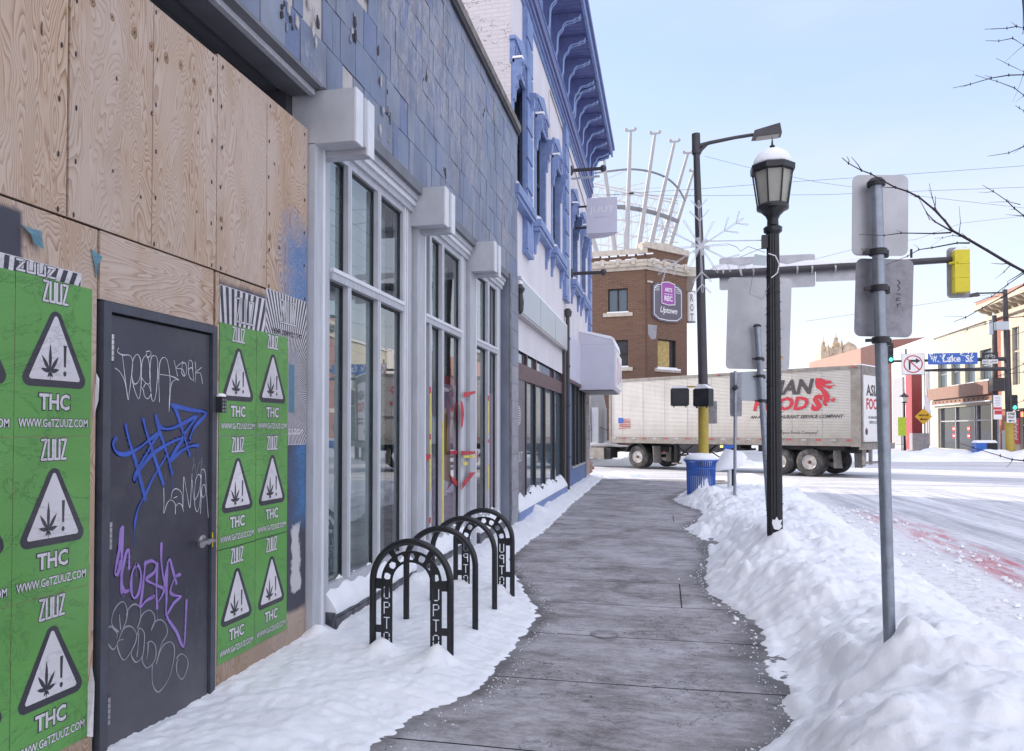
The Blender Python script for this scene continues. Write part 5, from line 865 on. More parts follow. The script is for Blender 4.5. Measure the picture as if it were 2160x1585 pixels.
def arm_at(u): 
    for i in range(200):
        x = X+i*.04; c = Vector((x, Y+.12, za))-O
        if 1080+F*c.dot(RT)/c.dot(FW) > u: return x
    return x
b, f = plate(Vector((arm_at(1617), Y+.18, zat(576))), arm_at(1719)-arm_at(1516), .86, .06, 0, 'signback'); b.build('sign_back', ma)
b, f = plate(Vector((arm_at(1775), Y+.18, zat(573, 18.9))), 1.25, .42, .03, 0, 'signback'); b.build('sign_back', ma)
for u in (1523, 1560, 1586, 1676, 1709, 1756): b = MB(); x = arm_at(u); b.lathe([(.108, -.02), (.112, 0), (.108, .02)], None, 'steel', 14, fr=lambda p, q, r_, x=x: (x+r_, Y+p, za+.02+q)); b.build('band', ma)
b = MB(); b.tube([(arm_at(1918), Y, za), (arm_at(1918), Y, za+.42)], .03, 'blackm', 8); b.tube([(arm_at(1918), Y, za+.2), (arm_at(1930), Y, za+.12)], .015, 'blackm', 6); b.build('sensor', ma)
hx = arm_at(2016)
th_ = thing('traffic_signal', 'yellow traffic light seen from behind with dark backplate on the near mast arm', 'traffic light', (hx, Y, za)); b, f = plate(Vector((hx, Y+.05, zat(576, 18.4))), .52, 1.26, .1, 0, 'signback2', .02); b.build('backplate', th_)
b = MB(); zc = zat(576, 18.4)
for k in range(3): b.box(hx-.165, hx+.165, Y-.24, Y+.028, zc-.52+k*.345, zc-.52+k*.345+.338, 'sigyellow')
b.box(hx-.17, hx-.13, Y-.245, Y-.24, zc-.5, zc+.5, 'sigyellow'); b.tube([(hx-.25, Y-.1, za), (hx-.1, Y-.26, za)], .03, 'sigyellow', 8); b.build('housing', th_)
b = MB(); b.prism([(-.16, 0), (.16, 0), (.13, .05), (-.1, .07)], lambda a, c, d: (hx+a, Y-.2+d, zc+.515+c), 0, .2, 'snow'); b.build('snow_cap', th_)
for (u, v, dy, lb, rot) in ((1434, 838, 0, 'black crossing signal back hanging left of the yellow pole, snow on top', 0), (1478, 840, -.3, 'black crossing signal in front of the yellow pole, with a rounded snow heap', -.65)):
    p = atD(u, v, 19.2); p.y += dy; q = thing('crossing_signal', lb, 'pedestrian signal', tuple(p), 'pedestrian signals on the near pole'); w_ = .235 if rot == 0 else .22; ca, sa = math.cos(rot), math.sin(rot)
    def f(a, c, d=0, p=p, ca=ca, sa=sa): return (p.x+a*ca-d*sa, p.y+a*sa+d*ca, p.z+c)
    b = MB(); b.prism(rrect(.47, .46, .05), f, -.02, .2, 'blackm'); b.prism(rrect(.38, .37, .04), f, -.045, -.02, 'blackm')
    for a in (-.15, .15): b.fbox(f, a-.015, a+.015, -.27, -.23, .0, .04, 'blackm')
    b.build('housing', q); b = MB(); b.prism([(-.21, .23), (.21, .23), (.17, .28), (.05, .34 if rot else .3), (-.08, .35 if rot else .29), (-.18, .29)], f, .0, .18, 'snow'); b.build('snow_cap', q, 60)
b = MB(); b.tube([(X, Y-.13, zat(816)), (atD(1434, 820, 19.2).x, Y-.13, zat(816))], .025, 'yellow', 8); b.build('signal_bracket', t); 
for (u, v, w_, h, m) in ((1490, 835, .3, .5, 'signback2'), (1505, 870, .28, .5, 'signback2')): b, f = plate(atD(u-4, v, 19.8), w_, h*1.2, .02, 0, m); b.build('sign_back', t)
# bare tree on the verge, trunk just outside the picture
t = thing('bare_tree', 'leafless young tree whose dark twigs reach in from the right edge', 'tree', (1.75, 2.2, 0)); b = MB(); T0 = Vector((1.75, 2.2, 0)); b.tube([T0, T0+Vector((.02, .02, 1.2)), T0+Vector((-.02, .05, 2.2)), T0+Vector((.0, .1, 3.4)), T0+Vector((.05, .1, 4.6))], [.075, .065, .05, .035, .015], 'bark', 10); b.build('trunk', t, 60)
brs = [([(2160, 573), (2128, 556), (2083, 529), (2045, 507), (2009, 487), (1993, 466), (1970, 442), (1938, 416), (1914, 404), (1889, 396), (1861, 381), (1837, 367), (1817, 360), (1790, 345), (1776, 333)], 3.0, 3.5, .012, 2.3), ([(2009, 487), (1998, 472), (1974, 442), (1967, 418), (1960, 387)], 3.3, 3.35, .005, 0), ([(2009, 489), (1972, 468), (1955, 450), (1938, 418)], 3.3, 3.4, .006, 0), ([(2006, 491), (1970, 493), (1901, 492), (1865, 497), (1811, 495)], 3.3, 3.6, .006, 0), ([(2045, 513), (2019, 513), (1966, 523), (1938, 527), (1914, 541), (1869, 559)], 3.2, 3.5, .006, 0), ([(2023, 493), (2026, 470), (2023, 434)], 3.3, 3.3, .003, 0), ([(2130, 561), (2118, 574), (2097, 590)], 3.1, 3.1, .003, 0), ([(2160, 577), (2126, 600), (2092, 626), (2053, 640)], 3.0, 3.1, .005, 2.3), ([(1955, 450), (1960, 462), (1975, 470)], 3.4, 3.4, .003, 0), ([(2030, 500), (2010, 497), (1988, 502), (1970, 503)], 3.3, 3.4, .003, 0),
 ([(2160, 60), (2144, 56), (2124, 60), (2077, 62)], 2.9, 3.1, .006, 4.0), ([(2160, 96), (2136, 81), (2107, 87), (2079, 86)], 2.9, 3.1, .005, 3.9), ([(2160, 152), (2128, 137), (2101, 123)], 2.9, 3.0, .004, 3.6), ([(2160, 158), (2128, 159), (2091, 165), (2047, 178), (2010, 186)], 2.9, 3.2, .006, 3.5), ([(2160, 202), (2140, 186), (2103, 172), (2057, 159)], 2.9, 3.2, .005, 3.4), ([(2160, 309), (2128, 323), (2083, 330)], 2.9, 3.1, .005, 3.0), ([(2160, 456), (2140, 440), (2124, 424), (2095, 404), (2073, 391)], 2.9, 3.1, .006, 2.6), ([(2152, 432), (2128, 426), (2084, 427)], 3.0, 3.1, .003, 0), ([(2158, 456), (2121, 453)], 2.9, 3, .003, 0), ([(2158, 0), (2159, 24), (2158, 73)], 2.9, 2.9, .006, 0), ([(2160, 235), (2150, 228), (2141, 223)], 2.9, 2.9, .004, 3.2), ([(2160, 601), (2113, 628), (2072, 650), (2037, 670), (2012, 679)], 3.0, 3.3, .006, 2.1), ([(2160, 668), (2123, 671), (2078, 684), (2041, 695), (2001, 705)], 3.0, 3.3, .004, 2.0), ([(2160, 768), (2132, 780), (2110, 792), (2060, 800)], 3.0, 3.3, .003, 1.8), ([(2160, 785), (2120, 790), (2085, 799)], 3.0, 3.2, .003, 1.8), ([(2160, 845), (2142, 852), (2128, 856)], 3.0, 3.0, .003, 1.7), ([(2160, 972), (2135, 970), (2110, 962), (2053, 945), (2021, 934)], 2.9, 3.2, .006, 1.3), ([(2160, 700), (2146, 705), (2110, 712)], 3.0, 3.0, .002, 0)]
for pts, d0, d1, r_, zroot in brs:
    P_ = [atD(u, v, d0+(d1-d0)*i/(len(pts)-1)) for i, (u, v) in enumerate(pts)]
    if zroot: P_ = [T0+Vector((0, .05, zroot)), (T0+Vector((0, .05, zroot))).lerp(P_[0], .5)+Vector((0, 0, -.02))]+P_
    b = MB(); n = len(P_); r_ *= .62; b.tube(P_, [r_*(1-.75*i/(n-1)) for i in range(n)], 'bark', 6)
    for i in range(2 if zroot else 1, n-1):
        q = P_[i]; b.lathe([(r_*.3, -.006), (r_*(1.25-.8*i/n), 0), (r_*.2, .008)], tuple(q), 'bark', 6)
        if i > 1 and random.random() < .55: d_ = (P_[i]-P_[i-1]).normalized(); sd_ = Vector((random.uniform(-1, 1), random.uniform(-.4, .4), random.uniform(-1, 1))).normalized(); L1 = random.uniform(.02, .07); b.tube([q, q+(d_*.8+sd_*.7)*L1*.5, q+(d_*1.2+sd_*.8)*L1], [r_*.35, r_*.25, r_*.12], 'bark', 4)
    b.build('branch', t, 50)
# overhead wires
def wire(pts, D, lb, r_=.007, sag=.12):
    P_ = [atD(u, v, D) for u, v in pts]; out = []
    for i in range(len(P_)-1):
        for k in range(6): s_ = k/6; out.append(P_[i].lerp(P_[i+1], s_)-Vector((0, 0, 0)))
    out.append(P_[-1]); b = MB(); b.tube(out, r_, 'wire', 5); return tag(b.build('overhead_wire', org=out[len(out)//2]), lb, 'cable', 'overhead street wires')
w0 = wire([(1278, 412), (1332, 408), (1500, 397), (1640, 386), (1900, 369), (2300, 340)], 26, 'highest nearly level street wire crossing the sky behind the lantern'); wire([(1225, 411), (1500, 413), (1740, 411), (2300, 390)], 27, 'second street wire, just below the highest one across the lantern')
wire([(1487, 330), (1580, 354), (1720, 384), (1920, 412), (2300, 455)], 30, 'faint street wire sloping down to the right from the brown pole'); wire([(1700, 552), (1860, 511), (1930, 506), (2030, 471), (2300, 440)], 34, 'faint wire rising right behind the upper sign back'); wire([(1700, 678), (1930, 645), (2120, 617), (2300, 600)], 34, 'lowest faint wire between sign post and far lamp')
b = MB(); p = atD(1332, 408, 26); b.tube([p-Vector((.08, 0, 0)), p+Vector((.08, 0, 0))], .035, 'blackm', 8); tag(b.build('wire_box', org=p), 'small black splice box on the highest wire by the crown posts', 'splice box')
# ================================================================== LORRY
s_ = Vector((-.7*_cy-.714*_sy, -.7*_sy+.714*_cy, 0)).normalized(); Pr = Vector((12.48*_cy-26.5*_sy, 12.48*_sy+26.5*_cy, 0)); L = 11.28; Pf = Pr+s_*L; rt_ = -s_; nn_ = Vector((s_.y, -s_.x, 0))
if nn_.dot(O-Pr) < 0: nn_ = -nn_
def TF(a, c, d=0): return Pf+rt_*a+nn_*d+Vector((0, 0, c))
def RF(a, c, d=0): return Pr-nn_*a+rt_*d+Vector((0, 0, c))
def tp(u, v): p = onp(u, v, Pf, nn_); return ((p-Pf).dot(rt_), p.z)
T = thing('articulated_lorry', 'long silver ribbed semi-trailer lorry reading ASIAN FOODS crossing the intersection', 'lorry', tuple(Pr+s_*5)); TW = 2.9
b = MB(); b.fbox(TF, 0, L, 1.3, 3.88, -TW+.02, -.02, 'alu'); b.fbox(TF, -.02, L+.02, 3.82, 3.95, -TW, 0.012, 'rail'); b.build('trailer_body', T)
b = MB(); z = 1.3
while z < 3.8:
    b.prism([(0, z), (.008, z+.008), (.008, z+.040), (0, z+.048)], lambda a, c, d: TF(d, c, a-.018), .05, L-.05, 'alu'); b.fbox(TF, .05, L-.05, z+.048, z+.058, -.03, -.014, 'aluline'); z += .0575
for i in range(10): b.fbox(TF, .7+i*1.15, .712+i*1.15, 1.3, 3.82, -.02, -.007, 'aluline')
b.build('ribbed_side', T); b = MB()
for i in range(46): b.lathe([(.014, 0), (.01, .008)], None, 'signback', 6, fr=lambda p, q, r_, i=i: TF(.12+i*.245+p, 3.885+q, .013+r_))
b.build('top_rivet', T)['kind'] = 'stuff'; b = MB()
for a in (.2, L/2, L-.2): b.fbox(TF, a-.06, a+.06, 3.86, 3.9, .02, .05, 'reflred')
b.build('marker_lamp', T)['kind'] = 'stuff'
b = MB(); b.fbox(TF, -.03, L+.0, 1.02, 1.3, -.1, .015, 'rail'); b.fbox(TF, -.02, L, 1.0, 1.1, -TW, -.1, 'trdark'); n = 20
rl = b.build('side_rail', T); b = MB()
for i in range(n): b.fbox(TF, .15+i*.56, .35+i*.56, 1.21, 1.265, .015, .019, 'reflred' if i % 2 else 'signback')
b.build('reflector_strip', rl)['kind'] = 'stuff'
b = MB(); b.fbox(TF, -.05, .07, 1.02, 3.95, -.12, .02, 'rail'); b.build('corner_post', T); b = MB(); b.fbox(TF, L-.32, L+.03, 1.0, 3.95, -.1, .02, 'rail'); b.build('corner_post', T)
def ttext(txt, u0, v0, u1, v1, m, bold=0, shear=0):
    a0, c0 = tp(u0, v0); a1, c1 = tp(u1, v1); b.text(txt, TF, a0, c0, a1-a0, c1-c0, 0, m, bold, shear)
def tdec(name, d=.004):
    pass
TFo = TF
def TF2(a, c, d=0): return TFo(a, c, d+.0)
b = MB()
def TT(txt, u0, v0, u1, v1, m, bold=0, shear=0): a0, c0 = tp(u0, v0); a1, c1 = tp(u1, v1); b.text(txt, lambda a, c, d: TF(a, c, .002), a0, c0, (a1-a0), c1-c0, 0, m, bold, shear)
TT('ASIAN', 1592, 836, 1709, 799, 'inkdark', .04, .25); TT('FOOD', 1588, 868, 1702, 836, 'inkred', .04, .25); TT('S', 1709, 868, 1731, 832, 'inkred', .06, .2)
TT('AN ASIAN RESTAURANT SERVICE COMPANY', 1582, 884, 1778, 874, 'inkdark', .03, .3); TT('A Sysco Foods Company"', 1640, 918, 1726, 909, 'inkdark', .0, 0)
dg = [(1270, 310), (1285, 290), (1300, 312), (1340, 302), (1380, 313), (1425, 325), (1430, 345), (1470, 340), (1533, 342), (1538, 385), (1500, 388), (1420, 402), (1440, 425), (1520, 425), (1590, 408), (1605, 420), (1540, 440), (1515, 485), (1490, 478), (1440, 458), (1400, 440), (1375, 455), (1410, 480), (1470, 535), (1500, 600), (1502, 680), (1475, 708), (1430, 695), (1465, 750), (1440, 775), (1400, 745), (1385, 715), (1410, 640), (1395, 580), (1360, 520), (1330, 490), (1300, 485), (1272, 440), (1262, 380)]
b.flat([tp(1560+x/7.925, 760+y/7.925) for x, y in dg], TF, .003, 'inkred'); b.flat([tp(1560+x/7.925, 760+y/7.925) for x, y in [(1505, 640), (1530, 660), (1555, 655), (1545, 605), (1565, 640), (1610, 628), (1590, 660), (1578, 702), (1530, 690)]], TF, .003, 'inkred'); b.build('lettering', T)
b = MB(); a0, c0 = tp(1305, 905); 
for i in range(6): b.flat([(a0+.05*math.sin(i*.6), c0+i*.08), (a0+.65+.06*math.sin(i*.9), c0+i*.08+.03), (a0+.65, c0+i*.08+.065), (a0, c0+i*.08+.04)], TF, .002, 'reflred')
b.flat([(a0-.02, c0+.25), (a0+.26, c0+.27), (a0+.26, c0+.5), (a0-.02, c0+.52)], TF, .004, 'signblue'); b.build('flag_decal', T)
# rear
b = MB(); b.fbox(RF, 0, TW, 1.02, 3.93, -.02, .03, 'rail'); b.fbox(RF, .2, TW-.3, 1.18, 3.6, .03, .06, 'signwhite'); rd = b.build('rear_door', T)
b = MB(); RFd = lambda a, c, d: RF(a, c, .064); b.text('ASIAN', RFd, .42, 2.85, 1.75, .42, 0, 'inkdark', .03); b.text('FOODS', RFd, .42, 2.35, 1.75, .42, 0, 'inkred', .03); b.text('AN ASIAN RESTAURANT', RFd, .6, 2.02, 1.4, .1, 0, 'inkdark', .02); b.text('SERVICE COMPANY', RFd, .7, 1.84, 1.2, .1, 0, 'inkdark', .02)
b.flat([(.42+.13*math.cos(k*.5236), 1.55+.13*math.sin(k*.5236)) for k in range(12)], RFd, 0, 'maroon'); b.build('lettering', rd)
b = MB()
for a in (1.9, 2.2): b.tube([RF(a, 1.1, .09), RF(a, 3.7, .09)], .025, 'rail', 8)
b.build('lock_rod', rd); b = MB(); b.fbox(RF, 0, TW, .9, 1.12, -.05, .2, 'rail'); b.fbox(RF, .3, TW-.3, .38, .46, 0, .08, 'rail')
for a in (.15, .75, TW-.85, TW-.25): b.fbox(RF, a, a+.12, .35, .95, 0, .1, 'rail')
b.build('rear_bumper', T); b = MB(); n = 12; b.fbox(TF, L-.3, L+.02, 3.95, 3.99, -TW+.2, -.2, 'snow'); b.build('roof_snow', T)
def wheel(par, a, d, outer=True, rr_=.515):
    fw_ = lambda p, q, r_: TF(a+p, .40+q-.0, d+r_)
    b = MB(); b.lathe([(.26, -.3), (.4, -.3), (.49, -.28), (rr_, -.25), (rr_, -.05), (.49, -.02), (.40, 0), (.29, -.01), (.28, -.05)], None, 'rubber', 32, fr=fw_); 
    for k in range(40):
        a_ = k*.157; b.fbox(lambda p, q, r_, a_=a_: fw_(math.cos(a_)*(rr_+q)-math.sin(a_)*p, math.sin(a_)*(rr_+q)+math.cos(a_)*p, r_), -.022, .022, -.01, .012, -.24, -.06, 'rubber')
    ty = b.build('wheel', par, 40)
    b = MB(); prof = [(.285, -.03), (.27, -.0), (.25, -.02), (.24, -.12), (.2, -.14), (.12, -.1)] if outer else [(.285, -.1), (.2, -.2), (.1, -.22)]
    b.lathe(prof, None, 'rim', 28, fr=fw_)
    for k in range(8): a_ = k*.7854; b.lathe([(.022, 0), (.022, .006)], None, 'trdark', 8, fr=lambda p, q, r_, a_=a_: fw_(.215*math.cos(a_)+p, .215*math.sin(a_)+q, -.128+r_))
    b.build('rim', ty, 35); b = MB(); b.lathe([(.13, -.11), (.12, -.05), (.07, -.03), (.06, .02), (.0, .03)], None, 'hub', 16, fr=fw_)
    for k in range(10): a_ = k*.6283; b.lathe([(.014, 0), (.012, .03)], None, 'hub', 6, fr=lambda p, q, r_, a_=a_: fw_(.15*math.cos(a_)+p, .15*math.sin(a_)+q, -.1+r_))
    b.build('hub', ty, 35)
for (u, v) in ((1703, 972), (1640, 972), (1341, 969)):
    a, c = tp(u, v); a += .05
    for d in (-.05, -TW+.65): wheel(T, a, d); b = MB(); fw_ = lambda p, q, r_: TF(a+p, .40+q, d-.33+r_); b.lathe([(.26, -.3), (.49, -.28), (.515, -.25), (.515, -.05), (.49, -.02), (.26, 0)], None, 'rubber', 28, fr=fw_); b.build('inner_wheel', T, 40)
    b = MB(); b.tube([TF(a, .4, -.3), TF(a, .4, -TW+.3)], .08, 'trdark', 10); b.build('axle', T)
aw_, _ = tp(1703, 972); b = MB(); b.fbox(TF, aw_-2.3, aw_+1.6, .75, 1.0, -1.9, -.65, 'trdark'); b.fbox(TF, aw_-2.0, aw_+1.3, .86, 1.02, -TW+.1, -.2, 'trdark'); b.build('bogie', T)
for (a_, d_) in ((aw_+.95, -.1), (aw_+1.0, -TW+.7), (aw_+1.35, -1.0)):
    b = MB(); b.b8([TF(a_, .2, d_), TF(a_+.08, .18, d_-.55), TF(a_+.1, .18, d_-.55), TF(a_+.02, .2, d_), TF(a_-.02, .85, d_), TF(a_+.0, .85, d_-.55), TF(a_+.03, .85, d_-.55), TF(a_+.0, .85, d_)], 'flap'); b.build('mud_flap', T)
al, _ = tp(1415, 960); b = MB()
for d in (-.45, -TW+.4): b.fbox(TF, al-.08, al+.08, .18, 1.0, d-.08, d+.08, 'trdark'); b.fbox(TF, al-.16, al+.16, .12, .18, d-.14, d+.14, 'rail'); b.tube([TF(al, .35, d), TF(al+.8, .95, d)], .035, 'trdark', 6); b.tube([TF(al, .9, d), TF(al+.9, .4, d)], .03, 'trdark', 6)
b.tube([TF(al, .5, -.4), TF(al, .5, -TW+.4)], .04, 'trdark', 8); b.build('landing_gear', T)
b = MB(); b.fbox(TF, tp(1550, 950)[0]-.35, tp(1550, 950)[0]+.3, .78, .86, -1.2, -.3, 'trdark'); b.fbox(TF, tp(1550, 950)[0]-.1, tp(1550, 950)[0]+.1, .86, 1.0, -1.2, -.3, 'trdark'); b.build('spare_rack', T)
ad, _ = tp(1341, 969); b = MB(); b.fbox(TF, -5.5, ad+1.2, .62, .86, -1.75, -1.5, 'trdark'); b.fbox(TF, -5.5, ad+1.2, .62, .86, -1.05, -.8, 'trdark'); b.fbox(TF, ad-.6, ad+.6, .86, 1.0, -1.9, -.6, 'trdark'); b.build('tractor_frame', T)
b = MB(); 
for k in range(9):
    a0_, a1_ = R(20+k*15.6), R(35.6+k*15.6); b.b8([TF(ad+.6*math.cos(a0_), .4+.6*math.sin(a0_), -.6), TF(ad+.6*math.cos(a1_), .4+.6*math.sin(a1_), -.6), TF(ad+.6*math.cos(a1_), .4+.6*math.sin(a1_), .0), TF(ad+.6*math.cos(a0_), .4+.6*math.sin(a0_), .0), TF(ad+.63*math.cos(a0_), .4+.63*math.sin(a0_), -.6), TF(ad+.63*math.cos(a1_), .4+.63*math.sin(a1_), -.6), TF(ad+.63*math.cos(a1_), .4+.63*math.sin(a1_), .0), TF(ad+.63*math.cos(a0_), .4+.63*math.sin(a0_), .0)], 'trdark')
b.build('mudguard', T)
a_ = ad+.95; b = MB(); b.b8([TF(a_, .15, -.02), TF(a_+.06, .15, -.5), TF(a_+.1, .15, -.5), TF(a_+.04, .15, -.02), TF(a_-.06, .9, -.02), TF(a_, .9, -.5), TF(a_+.04, .9, -.5), TF(a_-.02, .9, -.02)], 'flap'); b.fbox(TF, a_+.1, a_+.35, .2, .85, -.9, -.85, 'flap'); b.lathe([(.05, 0), (.05, .02)], None, 'reflred', 10, fr=lambda p, q, r_: TF(a_+.3+p, .62+q, -.4+r_)); b.build('mud_flap', T)
b = MB(); b.fbox(TF, -1.7, -.45, .22, .78, -.75, -.08, 'rail'); b.fbox(TF, -.45, -.1, .3, .75, -.7, -.15, 'trdark'); b.fbox(TF, -1.45, -.95, .26, .3, -.1, .08, 'signback'); b.build('fuel_tank', T)
b = MB(); b.b8([TF(-1.75, .8, -.8), TF(-.3, .8, -.8), TF(.9, .84, -.7), TF(-1.7, .8, -.06), TF(-1.5, 1.0, -.7), TF(-.6, 1.12, -.7), TF(.6, .9, -.5), TF(-1.4, 1.02, -.12)], 'snow'); b.build('deck_snow', T, 70)
b = MB(); b.fbox(TF, -5.2, -2.05, .9, 2.75, -2.35, -.1, 'truckgrey'); b.b8([TF(-5.2, 2.75, -2.3), TF(-2.05, 2.75, -2.3), TF(-2.05, 2.75, -.15), TF(-5.2, 2.75, -.15), TF(-4.2, 3.6, -2.1), TF(-2.1, 3.7, -2.1), TF(-2.1, 3.7, -.4), TF(-4.2, 3.6, -.4)], 'truckgrey'); b.fbox(TF, -3.4, -2.3, 1.9, 2.55, -.1, -.09, 'glassdark'); b.fbox(TF, -1.3, -.9, 1.0, 2.7, -.7, -.25, 'truckgrey'); b.build('cab', T)
b = MB(); b.tube([TF(-1.5, 1.0, -.35), TF(-1.5, 3.6, -.35)], .06, 'steel', 10); b.tube([TF(-1.55, 1.4, -.3), TF(-1.2, 1.9, -.3), TF(-.6, 1.6, -.5), TF(-.05, 1.9, -.8)], .02, 'trdark', 6); b.fbox(TF, -.09, -.04, 1.9, 2.15, -.6, -.1, 'signwhite'); b.build('exhaust_stack', T)
# ================================================================== BRICK CORNER BUILDING
def zq(v, D): return 1.6+(908-v)/1560*D
pc = atD(1363, 908, 45.0); pl_ = atD(1240, 908, 46.1); pr_ = atD(1450, 908, 47.2); pc.z = pl_.z = pr_.z = 0
dl = (pc-pl_).normalized(); dr_ = (pr_-pc).normalized(); nl = Vector((dl.y, -dl.x, 0)); nr_ = Vector((dr_.y, -dr_.x, 0)); LL = (pc-pl_).length+9; Lr = (pr_-pc).length; d3 = Vector((-.02, 1, 0)).normalized(); n3 = Vector((d3.y, -d3.x, 0))
def BL(a, c, d=0): return pc-dl*(LL-a)+nl*d+Vector((0, 0, c))
def BR(a, c, d=0): return pc+dr_*a+nr_*d+Vector((0, 0, c))
def B3(a, c, d=0): return pr_+d3*a+n3*d+Vector((0, 0, c))
def bl(u, v): p = onp(u, v, pc, nl); return ((p-pc).dot(dl)+LL, p.z)
def br_(u, v): p = onp(u, v, pc, nr_); return ((p-pc).dot(dr_), p.z)
K = thing('brick_corner_building', 'brown brick corner building with cream bands and a round metal sign behind the lorry', 'building', tuple(pc)); b = MB()
a1, z1 = bl(1282.5, 661); a2, z2 = bl(1324, 608); a3, z3 = bl(1297, 775); a4, z4 = bl(1325, 717); c1, y1 = br_(1387.5, 776); c2, y2 = br_(1426, 719)
hl = [(a1, a2, z1, z2), (a2-1.15, a2, z3, z4), (a1-3.2, a2-3.2, z1, z2), (a1-3.2, a2-3.2, z3, z4)]; hr = [(c1, c2, y1, y2)]
wallh(b, BL, 0, LL, -.2, 12.4, hl, 'brick', .22); wallh(b, BR, 0, Lr, -.2, 12.75, hr, 'brick', .22)
b.flat([(0, -.2), (26, -.2), (26, 12.7), (0, 12.7)], B3, 0, 'brick'); b.face([BL(0, 12.2), BL(LL, 12.2), BR(Lr, 12.2), B3(26, 12.2), BL(0, 12.2)+Vector((0, 24, 0))], 'snow')
for i in range(90): z = .6+i*.135; b.fbox(BR, -.06, .1, z, z+.06, .01, .03, 'hub')
b.build('wall', K)
b = MB()
for f_, A, B_ in ((BL, 0, LL+.12), (BR, -.12, Lr+.2)):
    b.fbox(f_, A, B_, 11.42, 11.62, -.1, .1, 'stone'); b.fbox(f_, A, B_, 11.62, 11.85, -.1, .28, 'stone'); b.fbox(f_, A, B_, 11.85, 12.0, -.1, .34, 'stone')
    x = A+.4
    while x < B_-.1: b.fbox(f_, x, x+.22, 11.7, 12.1, .1, .4, 'stone'); x += .95
b.fbox(B3, -.2, 26, 11.42, 12.0, -.1, .6, 'stone'); b.build('cornice_band', K)
b = MB(); b.fbox(BL, 0, LL-.15, 12.4, 12.72, -.3, .14, 'stone'); b.fbox(BR, -.2, Lr+.1, 12.75, 13.1, -.3, .14, 'stone'); b.fbox(BR, -.35, .1, 12.4, 13.0, -.3, .08, 'stone'); b.prism([(.1, 13.1), (Lr*.5, 13.28), (Lr, 13.1)], BR, -.2, .1, 'stone'); b.fbox(B3, 0, 26, 12.7, 13.0, -.3, .14, 'stone'); b.build('parapet_cap', K)
b = MB()
for i in range(24): a = i*.55; b.fbox(BL, a, a+.42, 12.28+.02*(i % 3), 12.4, .02, .12, 'snow')
for (f_, A, B_) in ((BL, 0, LL), (BR, .2, Lr)):
    x = A
    while x < B_-.4: b.fbox(f_, x, x+.7, 12.0, 12.05+.03*math.sin(x*5), .05, .32, 'snow'); x += .95
b.build('ledge_snow', K)['kind'] = 'stuff'
for f_, hs_ in ((BL, hl), (BR, hr)):
    for j, h in enumerate(hs_):
        b = MB(); b.fbox(f_, h[0]-.3, h[1]+.3, h[2]-.24, h[2]-.02, -.2, .1, 'stone'); wn = b.build('window_sill', K); b = MB(); up_ = (f_ is BL and j in (0, 2))
        for (p, q, r_, s2) in ((h[0], h[0]+.07, h[2], h[3]), (h[1]-.07, h[1], h[2], h[3]), (h[0], h[1], h[3]-.07, h[3]), (h[0], h[1], h[2], h[2]+.06)) + ((((h[0]+h[1])/2-.04, (h[0]+h[1])/2+.04, h[2], h[3]),) if up_ else ((h[0], h[1], (h[2]+h[3])/2-.03, (h[2]+h[3])/2+.03),) if f_ is BL else ()): b.fbox(f_, p, q, r_, s2, -.2, -.1, 'trdark')
        b.build('frame', wn); b = MB(); b.fbox(f_, h[0], h[1], h[2], h[3], -.2, -.18, 'glasssky' if up_ else 'glassdark')
        if f_ is BR: b.fbox(f_, h[0]+.07, h[1]-.45, h[2], h[3], -.179, -.17, 'curtain')
        b.build('pane', wn); b = MB(); b.fbox(f_, h[0]-.05, h[1]+.05, h[2]-.02, h[2]+.06, -.15, .06, 'snow')
        if f_ is BR: b.fbox(f_, h[0]-.2, h[1]+.2, h[2]-.12, h[2]-.02, .0, .2, 'snow')
        b.build('sill_snow', wn)
# faded patch and plaque on the corner wall
b = MB(); q0, q1 = br_(1367, 716), br_(1386, 687); b.flat([(q0[0], q0[1]+.3), (q0[0]+.3, q0[1]), (q1[0]-.1, q0[1]+.1), (q1[0], q1[1]), (q0[0], q1[1])], BR, .004, 'pgrey'); b.fbox(BR, .1, .55, *sorted((br_(1370, 597)[1], br_(1370, 593)[1])), 0, .1, 'stone'); b.build('wall_patch', K)
sg = thing('arts_sign', 'slate grey and purple wall sign reading ARTS REC Uptown on the brick corner', 'sign', tuple(BR(*br_(1406, 640)))); (sa, sz), (ta, tz) = br_(1374, 677), br_(1437, 602); w_, h = ta-sa, tz-sz
def SF(a, c, d=0): return BR(sa+a*w_, sz+c*h, d+.12)
def shp(m_, bul): 
    return [(m_, .12+m_), (.5-.3, m_+.02), (.5, m_), (.5+.3, m_+.02), (1-m_, .12+m_), (1-m_, .86-m_), (.94-m_, .9-m_), (.9-m_, .95-m_), (.5, 1-m_), (.1+m_, .95-m_), (.06+m_, .9-m_), (m_, .86-m_)]
b = MB(); b.prism(shp(0, 0), SF, -.12, 0, 'sgrey'); o_ = shp(.05, 0); b.stroke(o_, .018, SF, .004, 'signwhite', True); b.build('board', sg)
b = MB(); mg = [(.28, .46), (.5, .43), (.72, .46), (.72, .97), (.5, 1.01), (.28, .97)]; b.prism(mg, SF, 0, .03, 'smag'); b.stroke(mg, .018, SF, .034, 'signwhite', True); b.text('ARTS', SF, .38, .76, .25, .1, .034, 'signwhite', .03); b.text('REC', SF, .37, .53, .27, .13, .034, 'signwhite', .03); b.stroke([(.37, .7), (.46, .7)], .014, SF, .034, 'signwhite'); b.stroke([(.55, .7), (.64, .7)], .014, SF, .034, 'signwhite'); b.stroke([(.5, .69), (.5, .71)], .025, SF, .034, 'signwhite')
for k in range(3): b.stroke([(.06, .86-k*.045), (.22, .86-k*.045)], .012, SF, .005, 'signwhite'); b.stroke([(.78, .86-k*.045), (.94, .86-k*.045)], .012, SF, .005, 'signwhite')
